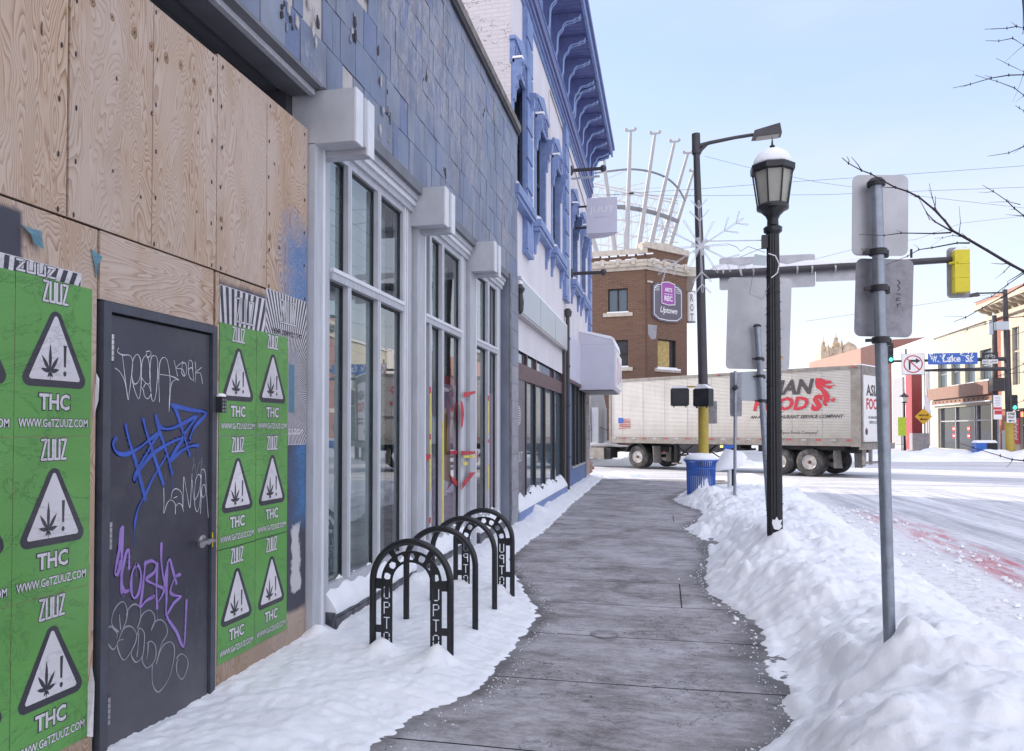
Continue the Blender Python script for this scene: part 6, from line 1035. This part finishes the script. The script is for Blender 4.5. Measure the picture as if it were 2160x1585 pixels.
b.text('Uptown', SF, .22, .18, .56, .2, .005, 'signwhite', .015, .25); b.build('lettering', sg)
sg = thing('round_blade_sign', 'white rounded blade sign with dark letters on the far side of the brick corner', 'sign', tuple(atD(1458, 648, 47.5))); b = MB(); p0, p1 = atD(1449, 680, 47.6), atD(1466, 617, 47.6); p1b = p1.copy()
wd = (p1.x-p0.x); b.lathe([(wd*.55, 0), (wd*.55, p1.z-p0.z)], ((p0.x+p1.x)/2, p0.y, p0.z), 'signwhite', 20); b.build('drum', sg, 30); b = MB()
for i, ch in enumerate('ROT'): b.text(ch, YW(p0.y-wd*.55-.02), (p0.x+p1.x)/2-.05, p1.z-.65-i*.62, .2, .48, 0, 'conduit', .02)
for z in (p0.z, p1.z): b.lathe([(wd*.57, -.03), (wd*.57, .03)], ((p0.x+p1.x)/2, p0.y, z), 'conduit', 20)
b.build('lettering', sg)
# crown of leaning posts on the roof
CR = thing('roof_crown', 'crown of pale leaning steel posts and rings above the brick building', 'rooftop structure', tuple(atD(1350, 470, 54)))
posts = [((1330, 276), (1321, 545), 52), ((1381.7, 282), (1344, 545), 53), ((1423, 299), (1366, 545), 54.5), ((1451, 323), (1387, 545), 56.5), ((1463.5, 361), (1404, 545), 59), ((1269, 300), (1298, 545), 52.5), ((1205, 350), (1262, 545), 54.5)]
for (t0, b0, D) in posts:
    b = MB(); P0, P1 = atD(*b0, D), atD(*t0, D-2.2); dd = (P1-P0); b.tube([P0, P1], [.2, .1], 'white', 10); b.tube([P1-Vector((.3, 0, 0)), P1+Vector((.3, 0, 0))], .07, 'white', 6); b.lathe([(.08, 0), (.12, .05), (.12, .15), (.02, .2)], tuple(P1+Vector((.3, 0, 0))), 'white', 8); b.lathe([(.08, 0), (.12, .05), (.12, .15), (.02, .2)], tuple(P1-Vector((.3, 0, 0))), 'white', 8); b.build('post', CR, 40)
def smoothpath(P_, n=6):
    out = []
    for i in range(len(P_)-1):
        p0, p1, p2, p3 = [P_[max(0, min(len(P_)-1, j))] for j in (i-1, i, i+1, i+2)]
        for k in range(n): t_ = k/n; out.append(.5*((2*p1)+(p2-p0)*t_+(2*p0-5*p1+4*p2-p3)*t_*t_+(-p0+3*p1-3*p2+p3)*t_**3))
    return out+[P_[-1]]
b = MB(); b.tube(smoothpath([atD(u, v, D) for u, v, D in ((1235, 368, 53.5), (1282, 362, 52.2), (1330, 357.5, 51.6), (1372, 362.6, 52.2), (1406, 376, 53.5), (1430, 397.5, 55), (1445, 424, 57))]), .075, 'conduit', 8); b.build('upper_ring', CR, 50)
b = MB(); b.tube(smoothpath([atD(u, v, D) for u, v, D in ((1240, 440, 53.8), (1304, 437, 52.2), (1357, 444, 52.8), (1397, 455, 54.5), (1429, 467, 57.5))]), .17, 'conduit', 8); b.build('lower_ring', CR, 50)
b = MB(); tr = lambda s2, dv, D=64: atD(1235+195*s2, 384+40*s2+dv, D)
for dv in (0, 6, 26): b.tube([tr(i/12, dv) for i in range(13)], .07, 'offwhite', 5)
for dv in (70, 100, 128): b.tube([tr(i/12, dv-12*(i/12)) for i in range(13)], .06, 'offwhite', 5)
for i in range(12):
    b.tube([tr(i/12, 6), tr((i+.5)/12, 26)], .035, 'offwhite', 4); b.tube([tr((i+.5)/12, 26), tr((i+1)/12, 6)], .035, 'offwhite', 4); b.tube([tr(i/12, 26), tr((i+1)/12, 70)], .03, 'offwhite', 4); b.tube([tr(i/12, 26), tr(i/12, 160)], .04, 'offwhite', 4); b.tube([tr((i+1)/12, 60), tr(i/12, 100)], .03, 'offwhite', 4)
for (u0, v0, u1, v1) in ((1230, 398, 1322, 360), (1300, 400, 1360, 386), (1335, 400, 1397, 396), (1400, 420, 1470, 412), (1260, 470, 1330, 400), (1290, 470, 1400, 440), (1390, 500, 1462, 400), (1300, 520, 1420, 460), (1270, 520, 1330, 470), (1395, 500, 1450, 330)): b.tube([atD(u0, v0, 58), atD(u1, v1, 60)], .035, 'offwhite', 4)
b.build('lattice', CR)
# ================================================================== STREET BEYOND, RIGHT
XR_ = 26.0
def RX(a, c, d=0): return Vector((XR_-d, a, c))
def rw(u, v, x=26.0): p = onp(u, v, (x, 0, 0), (1, 0, 0)); return (p.y, p.z)
t = thing('cream_building', 'cream sided two storey building with copper brown canopy and glass shopfront', 'building', (26, 73, 0)); ya, yb = rw(2098, 800)[0], rw(1970, 800)[0]
wins = []
for (u0, u1, vt, vb) in ((1979, 1998, 758, 822), (2007, 2026, 752, 816), (2036, 2057, 748, 811), (2068, 2092, 742, 805)): wins.append((rw(u1, vb)[0], rw(u0, vb)[0], rw((u0+u1)/2, vb)[1], 8.3))
b = MB(); sfh = (rw(2091, 900)[0], rw(1979, 900)[0], -.1, rw(2030, 858)[1]); wallh(b, RX, ya, yb, -.2, 10.6, wins+[sfh], 'beige', .35); b.face([(26, ya, 10.6), (40, ya, 10.6), (40, yb, 10.6), (26, yb, 10.6)], 'snow'); b.face([(26, ya, -.2), (40, ya, -.2), (40, ya, 10.6), (26, ya, 10.6)], 'beige'); b.face([(26, yb, -.2), (40, yb, -.2), (40, yb, 10.6), (26, yb, 10.6)], 'beige'); b.box(27, 39, ya+.1, yb-.1, -.2, 10.4, 'greywall'); b.build('wall', t)
b = MB(); b.box(25.75, 26.2, ya, yb, 10.6, 10.78, 'whitewall'); b.build('parapet', t)
for h in wins:
    b = MB(); b.fbox(RX, h[0], h[1], h[2], h[3], -.34, -.3, 'glasssky'); w_ = b.build('window', t); b = MB(); b.fbox(RX, h[0], h[1], (h[2]+h[3])/2, (h[2]+h[3])/2+.08, -.3, -.24, 'greywall'); b.build('frame', w_); b = MB(); b.fbox(RX, h[0]-.05, h[1]+.05, h[2]-.02, h[2]+.15, -.2, .12, 'snow'); b.build('sill_snow', w_)
b = MB(); z0, z1 = rw(2035, 838)[1], rw(2035, 812)[1]; b.fbox(RX, ya, yb+.3, z0, z1, -.1, .5, 'rust'); b.fbox(RX, ya, yb+.1, z0-.5, z0-.08, -.1, .2, 'rust'); b.fbox(RX, ya, yb, z0-.58, z0-.5, -.1, .4, 'snow')
for i in range(13): b.fbox(RX, ya+.6+i*1.0, ya+.75+i*1.0, z0-.35, z0-.2, .2, .24, 'hub')
b.build('canopy', t)
b = MB(); b.fbox(RX, sfh[0], sfh[1], -.1, sfh[3], -.34, -.3, 'glassdark'); sg = b.build('shopfront', t); b = MB()
for u in (1980, 2012, 2052, 2056, 2090): y = rw(u, 900)[0]; b.fbox(RX, y-.07, y+.07, -.1, sfh[3], -.3, -.15, 'signback')
b.fbox(RX, sfh[0], sfh[1], rw(2030, 888)[1]-.06, rw(2030, 888)[1]+.06, -.3, -.15, 'signback'); b.build('mullion', sg)
for u in (2005, 2036):
    y, z = rw(u, 912); b = MB()
    for dz in (-.55, .1): b.fbox(RX, y-.35, y+.35, z+dz, z+dz+.42, -.295, -.28, 'signred'); b.fbox(RX, y-.25, y+.25, z+dz+.16, z+dz+.28, -.28, -.275, 'signwhite')
    b.build('notice', sg)
t = thing('white_building', 'bright white building beyond the cream one with a slanting roofline', 'building', (26, 87, 0)); yc = rw(1881, 800)[0]; b = MB(); b.box(26, 44, yb+.05, yc, -.2, 10.9, 'whitewall'); b.build('wall', t); b = MB()
for u in (1953, 1958, 1962): y, _ = rw(u, 850); b.tube([(25.9, y, .0), (25.9, y, 7.5)], .06, 'greywall', 6)
for (u0, u1, v0, v1) in ((1886, 1908, 832, 935),): b.box(25.8, 26, rw(u1, v0)[0], rw(u0, v0)[0], 0, rw(u0, 800)[1], 'greywall')
b.build('pipework', t); b = MB(); b.box(25.9, 44, yb, yc, 10.9, 11.0, 'snow'); b.build('roof_snow', t)
t = thing('salmon_building', 'salmon brick block with darker red side behind the white building', 'building', (30, 100, 0)); b = MB(); p = atD(1817, 908, 93); q = atD(1878, 908, 96); zt = zq(717, 94.5); e = atD(2010, 908, 118); 
b.add([(p.x, p.y, -.2), (q.x, q.y, -.2), (e.x, e.y, -.2), (p.x, e.y+4, -.2), (p.x, p.y, zt-1.2), (q.x, q.y, zt+.2), (e.x, e.y, zt+3.6), (p.x, e.y+4, zt)], [(0, 1, 5, 4), (3, 0, 4, 7), (4, 5, 6, 7)], 'salmon'); b.add([(q.x, q.y, -.2), (e.x, e.y, -.2), (e.x, e.y, zt+3.6), (q.x, q.y, zt+.2)], [(0, 1, 2, 3)], 'redbrick'); b.build('wall', t)
b = MB(); b.box(38, 44, 92, 100, 10.9, 14.4, 'signback'); b.box(35, 37, 88, 90, 10.9, 13.0, 'panelgrey'); b.tube([(34, 84, 11), (34, 84, 15.2), (42, 84, 15.2)], .04, 'greywall', 5); b.build('roof_plant', t)
t = thing('red_brick_building', 'red brick and cream stone building with bracketed cornice at the right edge', 'building', (25.4, 60, 0)); ye = rw(2099, 800, 25.5)[0]; yn = 48.0; XB = 25.5
def RB_(a, c, d=0): return Vector((XB-d, a, c))
b = MB(); wy = [(rw(2151, 800, XB)[0], rw(2136, 800, XB)[0])]; w0_, w1_ = wy[0]; hs_ = [(w0_, w1_, rw(2143, 812, XB)[1], rw(2143, 690, XB)[1]), (w0_-5, w1_-5, rw(2143, 812, XB)[1], rw(2143, 690, XB)[1]), (50, w1_-1, 0, 3.2)]
wallh(b, RB_, yn, ye, -.2, 11.2, hs_, 'creamstone', .3); side_ = [(XB+1.5+3.1*i, XB+3.1+3.1*i, z_, z_+2.1) for i in range(6) for z_ in (4.6, 7.8)]; wallh(b, YW(yn), XB, 45, -.2, 11.2, side_, 'redbrick', .25); b.face([(XB, ye, -.2), (45, ye, -.2), (45, ye, 11.2), (XB, ye, 11.2)], 'redbrick'); b.box(XB+.5, 44, yn+.1, ye-.1, -.1, 11, 'greywall'); b.build('wall', t)
b = MB(); yq = rw(2128, 800, XB)[0]; b.fbox(RB_, yq, ye+.02, -.2, 10.4, 0, .08, 'redbrick'); b.fbox(RB_, yq-.3, yq+.9, 3.4, 9.2, .08, .14, 'creamstone'); b.fbox(RB_, yn, w0_-1.2, 3.6, 10.2, 0, .1, 'redbrick'); b.fbox(RB_, yn, ye, 3.2, 3.6, 0, .25, 'creamstone'); b.build('brick_pier', t)
b = MB(); b.fbox(RB_, yn, ye+.6, 10.3, 10.6, -.1, .35, 'creamstone'); b.fbox(RB_, yn, ye+1.2, 11.2, 11.55, -.2, 1.1, 'creamstone'); b.fbox(RB_, yn, ye+1.1, 11.55, 11.9, -.5, .9, 'salmon'); b.build('cornice', t)
i = 0; y = ye+.5
while y > yn: b = MB(); b.prism([(0, 10.6), (.15, 10.6), (.3, 10.85), (.75, 10.95), (1.0, 11.15), (1.0, 11.2), (0, 11.2)], lambda a, c, d, y=y: (XB-a, y+d, c), -.12, .12, 'creamstone'); b.build('bracket', t); y -= 1.05
for h in side_: b = MB(); b.fbox(YW(yn), h[0], h[1], h[2], h[3], -.24, -.2, 'glassdark'); w_ = b.build('window', t); b = MB(); b.fbox(YW(yn), h[0]-.1, h[1]+.1, h[2]-.15, h[2], -.2, .1, 'creamstone'); b.build('sill', w_)
for h in hs_:
    b = MB(); b.fbox(RB_, h[0], h[1], h[2], h[3], -.29, -.25, 'glasssky'); w_ = b.build('window', t); b = MB(); m_ = (h[0]+h[1])/2
    for (a, c, e_, g_) in ((m_-.04, m_+.04, h[2], h[3]), (h[0], h[1], (h[2]+h[3])/2+.3, (h[2]+h[3])/2+.42)): b.fbox(RB_, a, c, e_, g_, -.25, -.15, 'creamstone')
    b.build('frame', w_)
b = MB(); y0_, y1_ = rw(2152, 900, XB)[0], rw(2138, 900, XB)[0]; b.fbox(RB_, y0_, y1_, .6, rw(2145, 880, XB)[1], .02, .06, 'signred')
for i in range(7):
    z = .9+i*.28; b.stroke([(y0_+.25+.1*(i % 2), z), (y1_-.3, z+.08), (y1_-.5, z+.2), (y0_+.4, z+.15)], .06, RB_, .065, 'signwhite')
b.build('mural', t)
t = thing('ornate_towers', 'distant tan ornate building with two pinnacled towers above the lorry roof', 'building', tuple(atD(1770, 900, 150))); b = MB(); D = 150
def tow(u0, u1, vt, vb=930, d=6, m='ornate'):
    p, q = atD(u0, 908, D), atD(u1, 908, D); b.box(p.x, q.x, p.y, p.y+d, 0, zq(vt, D), m)
tow(1733, 1749, 741); tow(1759, 1777, 732); tow(1749, 1760, 748); tow(1777, 1816, 742, d=14); 
for (u, v, r_) in ((1741, 741, .8), (1768, 732, .95)):
    p = atD(u, v, D); b.lathe([(r_*1.1, 0), (r_, .5), (r_*.8, 1.0), (r_*.45, 1.3), (r_*.4, 1.7), (r_*.5, 1.9), (.12, 2.3), (.04, 3.2)], tuple(p+Vector((0, 2, 0))), 'ornate', 12)
for (u, v) in ((1734, 741), (1748, 741), (1760, 732), (1776, 732), (1752, 748), (1756, 746)):
    p = atD(u, v, D); b.lathe([(.35, 0), (.3, .8), (.05, 1.5)], tuple(p+Vector((0, .5, 0))), 'ornate', 6)
p, q = atD(1777, 742, D), atD(1816, 742, D); P_ = [(p.x, p.z), (p.x+.5, p.z+1.4), ((p.x+q.x)/2-.6, p.z+2.0), ((p.x+q.x)/2+.7, p.z+1.3), (q.x-.6, p.z+.2), (q.x, p.z-1.2)]; b.prism(P_, YW(p.y+1), -.8, .8, 'ornate')
for i in range(10): u = 1750+i*1.0; x = atD(u, 760, D-1).x; b.box(x, x+.04, atD(u, 760, D-1).y-.1, atD(u, 760, D-1).y, 5, zq(750, D), 'rail')
b.build('wall', t)
# red pylon and neighbours
t = thing('red_pylon', 'tall red panelled pylon between white and cream buildings', 'pylon', tuple(atD(1928, 940, 64))); b = MB(); p, q, r_ = atD(1911, 908, 66), atD(1924, 908, 63.5), atD(1946, 908, 65); zt = 7.2; zb = .5; e = p+(r_-q)
b.add([(v_.x, v_.y, z) for z in (-.1, zt) for v_ in (p, q, r_, e)], [(0, 1, 5, 4), (1, 2, 6, 5), (2, 3, 7, 6), (3, 0, 4, 7), (4, 5, 6, 7)], 'redpil'); b.build('column', t); b = MB(); p = atD(1936, 930, 63); b.box(p.x-.6, p.x+.7, p.y-.6, p.y+.2, -.1, 1.35, 'greywall'); b.build('cabinet', t)
t = thing('street_lamp', 'distant small black lamp post in front of the red pylon', 'street lamp', tuple(atD(1908, 945, 62))); p = atD(1908, 908, 62); b = MB(); b.lathe([(.12, -.1), (.1, .8), (.07, 3.7), (.1, 3.75), (.07, 3.85), (.2, 3.95), (.27, 4.4), (.4, 4.45), (.1, 4.65), (.03, 4.8), (.0, 5.1)], (p.x, p.y, 0), 'black', 10); b.build('pole', t); b = MB(); b.lathe([(.22, 4.0), (.285, 4.38)], (p.x, p.y, 0), 'signwhite', 8); b.build('glass', t)
t = thing('lime_sign', 'small lime yellow sign beside the distant lamp', 'sign', tuple(atD(1903, 900, 60))); p = atD(1903, 900, 60); b = MB(); b.box(p.x-.3, p.x+.3, p.y, p.y+.05, p.z-.75, p.z+.75, 'lime'); b.build('board', t); b = MB(); b.tube([(p.x, p.y+.1, -.1), (p.x, p.y+.1, p.z)], .04, 'blackm', 6); b.build('post', t)
t = thing('merge_sign', 'amber diamond sign reading MERGE with a left arrow', 'road sign', tuple(atD(1948, 879, 55))); p = atD(1948, 879, 55); f = lambda a, c, d=0: (p.x+a, p.y-d, p.z+c); b = MB(); b.prism([(-.6, 0), (0, -.6), (.6, 0), (0, .6)], f, 0, .03, 'signyel'); b.text('MERGE', f, -.34, .02, .68, .15, .035, 'blackm', .03); b.prism([(-.28, -.2), (-.12, -.09), (-.12, -.16), (.26, -.16), (.26, -.24), (-.12, -.24), (-.12, -.31)], f, .035, .04, 'blackm'); b.build('board', t); b = MB(); b.tube([(p.x+.05, p.y+.05, -.1), (p.x+.05, p.y+.05, p.z+.8)], .035, 'galv', 6); b.build('post', t)
b = MB(); b.prism([(.1, .5), (.35, .28), (.5, .15), (.55, .35), (.4, .6), (.35, 1.3), (.15, 1.6), (.05, 1.0)], f, .0, .06, 'snow'); b.build('snow_cap', t)
# far signal pole group
FP = atD(2126, 960, 45.5); t = thing('signal_pole', 'far brown pole with yellow base, double sign arm and cobra street light', 'signal pole', (FP.x, FP.y, 0)); X, Y = FP.x, FP.y; D = 45.5; b = MB(); b.tube([(X+.15, Y, -.1), (X+.1, Y, zq(889, D))], .25, 'yellow', 14); b.build('lower_shaft', t, 40); b = MB(); b.box(X-.2, X+.5, Y-.4, Y+.3, -.2, zq(952, D), 'greywall'); b.build('base', t)
b = MB(); b.tube([(X+.1, Y, zq(889, D)), (X-.05, Y, zq(610, D))], [.2, .13], 'bronze', 12); b.build('upper_shaft', t, 40)
b = MB(); xe = atD(1950, 780, 46.9); xu = atD(1868, 763, 47.3); b.tube([(X, Y, zq(757, D)), (xu.x, xu.y, zq(757, D))], [.13, .07], 'bronze', 8); b.tube([(X, Y, zq(778, D)), (xe.x, xe.y, zq(778, D))], [.13, .08], 'bronze', 8); b.build('mast_arm', t, 40)
b = MB(); b.tube([(X-.05, Y, zq(616, D)), (X-.7, Y, zq(616, D)), (atD(2070, 616, D).x, Y, zq(616, D))], .05, 'bronze', 8); p = atD(2058, 618, D); b.b8([(p.x-.5, Y-.2, p.z-.15), (p.x+.4, Y-.2, p.z-.12), (p.x+.4, Y+.2, p.z-.12), (p.x-.5, Y+.2, p.z-.15), (p.x-.5, Y-.15, p.z-.05), (p.x+.3, Y-.15, p.z+.12), (p.x+.3, Y+.15, p.z+.12), (p.x-.5, Y+.15, p.z-.05)], 'bronze'); b.build('cobra_lamp', t)
b = MB(); p = atD(2112, 688, D-.3); b.box(p.x-.35, p.x+.35, p.y-.2, p.y+.1, p.z-.25, p.z+.25, 'panelgrey'); b.lathe([(.16, -.5), (.16, .3)], (p.x-.6, p.y, p.z), 'panelgrey', 8); b.build('camera_box', t)
def rsign(name, u0, u1, v0, v1, D, lb, m, cat='road sign'):
    p = atD((u0+u1)/2, (v0+v1)/2, D); w_, h = (u1-u0)/1560*D, (v1-v0)/1560*D; f = lambda a, c, d=0: (p.x+a*w_*.97, p.y+a*w_*.2*.0-d, p.z+c*h); q = thing(name, lb, cat, tuple(p)); b = MB(); b.prism([(-.5, -.5), (.5, -.5), (.5, .5), (-.5, .5)], f, 0, .03, m); return q, b, f
q, b, f = rsign('no_right_turn_sign', 1902.5, 1949, 746, 791, 46.3, 'white square sign with red ring and barred black right-turn arrow', 'signwhite'); b.stroke([(-.49, -.49), (.49, -.49), (.49, .49), (-.49, .49)], .02, f, .032, 'blackm', True)
b.prism([(-.19, -.27), (-.11, -.27), (-.11, .1), (.12, .1), (.12, .02), (.32, .15), (.12, .28), (.12, .2), (-.19, .2)], f, .033, .036, 'blackm'); b.stroke([(.39*math.cos(k*.196), .39*math.sin(k*.196)) for k in range(32)], .05, f, .038, 'signred', True); b.stroke([(-.27, .27), (.27, -.27)], .05, f, .04, 'signred'); b.build('board', q)
b = MB(); b.tube([f(-.3, .5, .02), f(-.3, .72, .02)], .05, 'blackm', 6); b.build('bracket', q)
q, b, f = rsign('street_name_sign', 1960, 2058, 745, 769, 46, 'blue street name sign reading W Lake St with clinging snow', 'signblue'); b.text('W', f, -.42, -.3, .1, .6, .034, 'signwhite', .02); b.text('Lake', f, -.2, -.3, .36, .62, .034, 'signwhite', .02); b.text('St', f, .26, -.3, .15, .6, .034, 'signwhite', .02)
rs_ = random.Random(4)
for i in range(46):
    a, c = rs_.uniform(-.48, .46), rs_.uniform(.1, .45) if i % 3 else rs_.uniform(-.35, .1); rr_ = rs_.uniform(.006, .02); b.flat([(a+rr_*math.cos(k*1.05)*rs_.uniform(.6, 1), c+rr_*5*math.sin(k*1.05)*rs_.uniform(.6, 1)) for k in range(6)], f, .04+i*.0003, 'snow')
b.build('board', q)
q, b, f = rsign('bike_lane_sign', 2072, 2104, 744, 768, 45.7, 'black and white BIKE LANE sign beside the far pole', 'blackm'); b.flat([(-.48, -.48), (.48, -.48), (.48, -.12), (-.48, -.12)], f, .034, 'signwhite'); b.text('BIKE LANE', f, -.42, -.4, .84, .2, .036, 'blackm', .02)
for cx_ in (-.2, .2): b.stroke([(cx_+.1*math.cos(k*.628), .13+.14*math.sin(k*.628)) for k in range(10)], .02, f, .036, 'signwhite', True)
b.stroke([(-.2, .13), (-.1, .3), (.12, .3), (.2, .13)], .02, f, .036, 'signwhite'); b.stroke([(-.1, .3), (0, .13), (.12, .32), (.06, .38)], .02, f, .036, 'signwhite'); b.build('board', q)
q, b, f = rsign('one_way_sign', 2124, 2142, 869, 892, 45, 'white ONE WAY sign with a left arrow on the far pole', 'signwhite'); b.text('ONE', f, -.38, .18, .76, .24, .034, 'blackm', .03); b.text('WAY', f, -.38, -.13, .76, .24, .034, 'blackm', .03); b.prism([(-.35, -.33), (-.1, -.2), (-.1, -.29), (.35, -.29), (.35, -.37), (-.1, -.37), (-.1, -.46)], f, .034, .036, 'blackm'); b.build('board', q)
q, b, f = rsign('parking_sign', 2096, 2112, 834, 885, 44.5, 'tall white and red parking notice on a thin post by the blue bin', 'signwhite'); b.flat([(-.5, -.1), (.5, -.1), (.5, 0), (-.5, 0)], f, .034, 'signred'); b.flat([(-.4, -.3), (.5, -.3), (.5, -.13), (-.4, -.13)], f, .034, 'signred')
for i in range(6): b.flat([(-.35+.05*(i % 2), .4-i*.065), (.33, .4-i*.065), (.33, .42-i*.065), (-.35+.05*(i % 2), .42-i*.065)], f, .034, 'greywall')
b.build('board', q); b = MB(); p = atD(2105, 880, 44.6); b.tube([(p.x, p.y, -.15), (p.x, p.y, p.z+1.3)], .035, 'galv', 6); b.build('post', q)
def siglight(u, v, D, lb, h=.95, gp=None):
    p = atD(u, v, D); q = thing('traffic_signal', lb, 'traffic light', tuple(p)); b = MB(); b.prism(rrect(.32, h, .05), lambda a, c, d: (p.x+a, p.y-d, p.z+c), 0, .22, 'blackm'); b.build('housing', q)
    for k in (1, 0, -1):
        b = MB(); b.lathe([(.11, 0), (.09, .02), (0, .03)], None, 'ggo' if k == -1 else 'trdark', 12, fr=lambda a, c, d, k=k: (p.x+a, p.y-.222-d, p.z+k*h*.31+c)); b.build('lens', q); b = MB(); b.tube([(p.x+.13*math.cos(a*.4), p.y-.3, p.z+k*h*.31+.13*math.sin(a*.4)) for a in range(9)], .015, 'blackm', 5); b.build('visor', q)
siglight(2137, 850, 45, 'far traffic light showing green on the yellow based pole'); siglight(1877, 746, 47, 'traffic light showing green at the tip of the far mast arm', 1.3)
p = atD(2153, 875, 45); q = thing('crossing_signal', 'far crossing signal showing a red hand', 'pedestrian signal', tuple(p)); b = MB(); b.box(p.x-.22, p.x+.3, p.y-.1, p.y+.2, p.z-.22, p.z+.24, 'blackm'); b.build('housing', q); b = MB(); b.box(p.x-.04, p.x+.1, p.y-.11, p.y-.101, p.z-.14, p.z+.1, 'rgo')
for k in range(4): b.box(p.x-.05+k*.042, p.x-.02+k*.042, p.y-.11, p.y-.101, p.z+.1, p.z+.15+.02*(k in (1, 2)), 'rgo')
b.build('hand_symbol', q)
p = atD(2078, 962, 46); q = thing('blue_bin', 'blue and black snow topped bin on the far corner', 'bin', tuple(p)); b = MB(); b.box(p.x-.6, p.x+.0, p.y-.3, p.y+.5, -.05, .82, 'canblue'); b.box(p.x+.0, p.x+.62, p.y-.32, p.y+.5, -.05, .8, 'trdark'); b.build('body', q); b = MB(); b.b8([(p.x-.6, p.y-.3, .82), (p.x+.6, p.y-.3, .82), (p.x+.6, p.y+.5, .82), (p.x-.6, p.y+.5, .82), (p.x-.5, p.y-.25, .98), (p.x+.5, p.y-.25, .98), (p.x+.5, p.y+.4, .98), (p.x-.5, p.y+.4, .98)], 'snow'); b.build('snow_cap', q)
p = atD(2101, 960, 49); q = thing('utility_pole', 'dark wooden utility pole behind the parking notice', 'pole', (p.x, p.y, 0)); b = MB(); b.tube([(p.x, p.y, -.2), (p.x, p.y, zq(665, 49))], [.2, .14], 'bronze', 10); b.build('shaft', q, 40); b = MB(); b.box(p.x-.3, p.x+.4, p.y-.4, p.y+.2, zq(826, 49), zq(798, 49), 'bronze'); b.build('transformer_box', q); b = MB(); b.lathe([(.25, 0), (.22, 1.4), (.1, 1.6)], (p.x+.5, p.y, 0), 'signback', 10); b.build('cabinet', q)
# vehicle glimpsed beneath the trailer
V = atD(1482, 955, 40.5); q = thing('plough_truck', 'blue and dark utility truck glimpsed beneath the trailer with an amber lamp', 'truck', (V.x, V.y, -.15)); X, Y = V.x, V.y
b = MB(); b.box(X-2.2, X+1.1, Y, Y+2.1, .35, 1.6, 'inkdark'); b.prism([(-2.2, 1.6), (-1.9, 2.5), (.4, 2.5), (.9, 1.6)], lambda a, c, d: (X+a, Y+.1+d, c), 0, 1.8, 'inkdark'); b.box(X+1.1, X+2.0, Y+.1, Y+2.0, .5, 1.3, 'canblue'); b.build('body', q)
b = MB(); b.prism([(-1.75, 1.65), (-1.55, 2.35), (.25, 2.35), (.6, 1.65)], lambda a, c, d: (X+a, Y+.09-d, c), 0, .01, 'glassdark'); b.build('side_window', q)
for dx in (-1.2, .6):
    b = MB(); b.lathe([(.2, 0), (.36, .02), (.38, .06), (.38, .2), (.3, .22)], None, 'rubber', 20, fr=lambda a, c, d, dx=dx: (X+dx+a, Y-.06+.02+d-.04, .23+c)); wv = b.build('wheel', q, 40); b = MB(); b.lathe([(.21, 0), (.2, -.02), (.08, -.05)], None, 'rim', 16, fr=lambda a, c, d, dx=dx: (X+dx+a, Y-.08+d, .23+c)); b.build('rim', wv)
b = MB(); L_ = atD(1522, 942, 40.3); b.box(L_.x-.07, L_.x+.07, Y-.02, Y+.1, L_.z-.05, L_.z+.05, 'amber'); b.build('marker_lamp', q)
t = thing('fire_hydrant', 'small orange hydrant just past the black corner post', 'hydrant', tuple(gnd(1243, 1003, -.1))); p = atD(1243, 1000, 26.5); b = MB(); b.lathe([(.14, -.2), (.12, .0), (.11, .35), (.13, .38), (.1, .46), (.03, .52)], (p.x, p.y, 0), 'rust', 12); b.tube([(p.x-.18, p.y, .25), (p.x+.18, p.y, .25)], .05, 'rust', 8); b.build('body', t, 40)
b = MB(); b.lathe([(.11, -.002), (.11, .003)], tuple(gnd(1275, 1338, .004)), 'steel', 20); b.lathe([(.085, .003), (.08, .0045)], tuple(gnd(1275, 1338, .004)), 'walk', 20); tag(b.build('valve_cover', org=gnd(1275, 1338, .004)), 'small round metal valve cover in the middle of the pavement', 'cover')
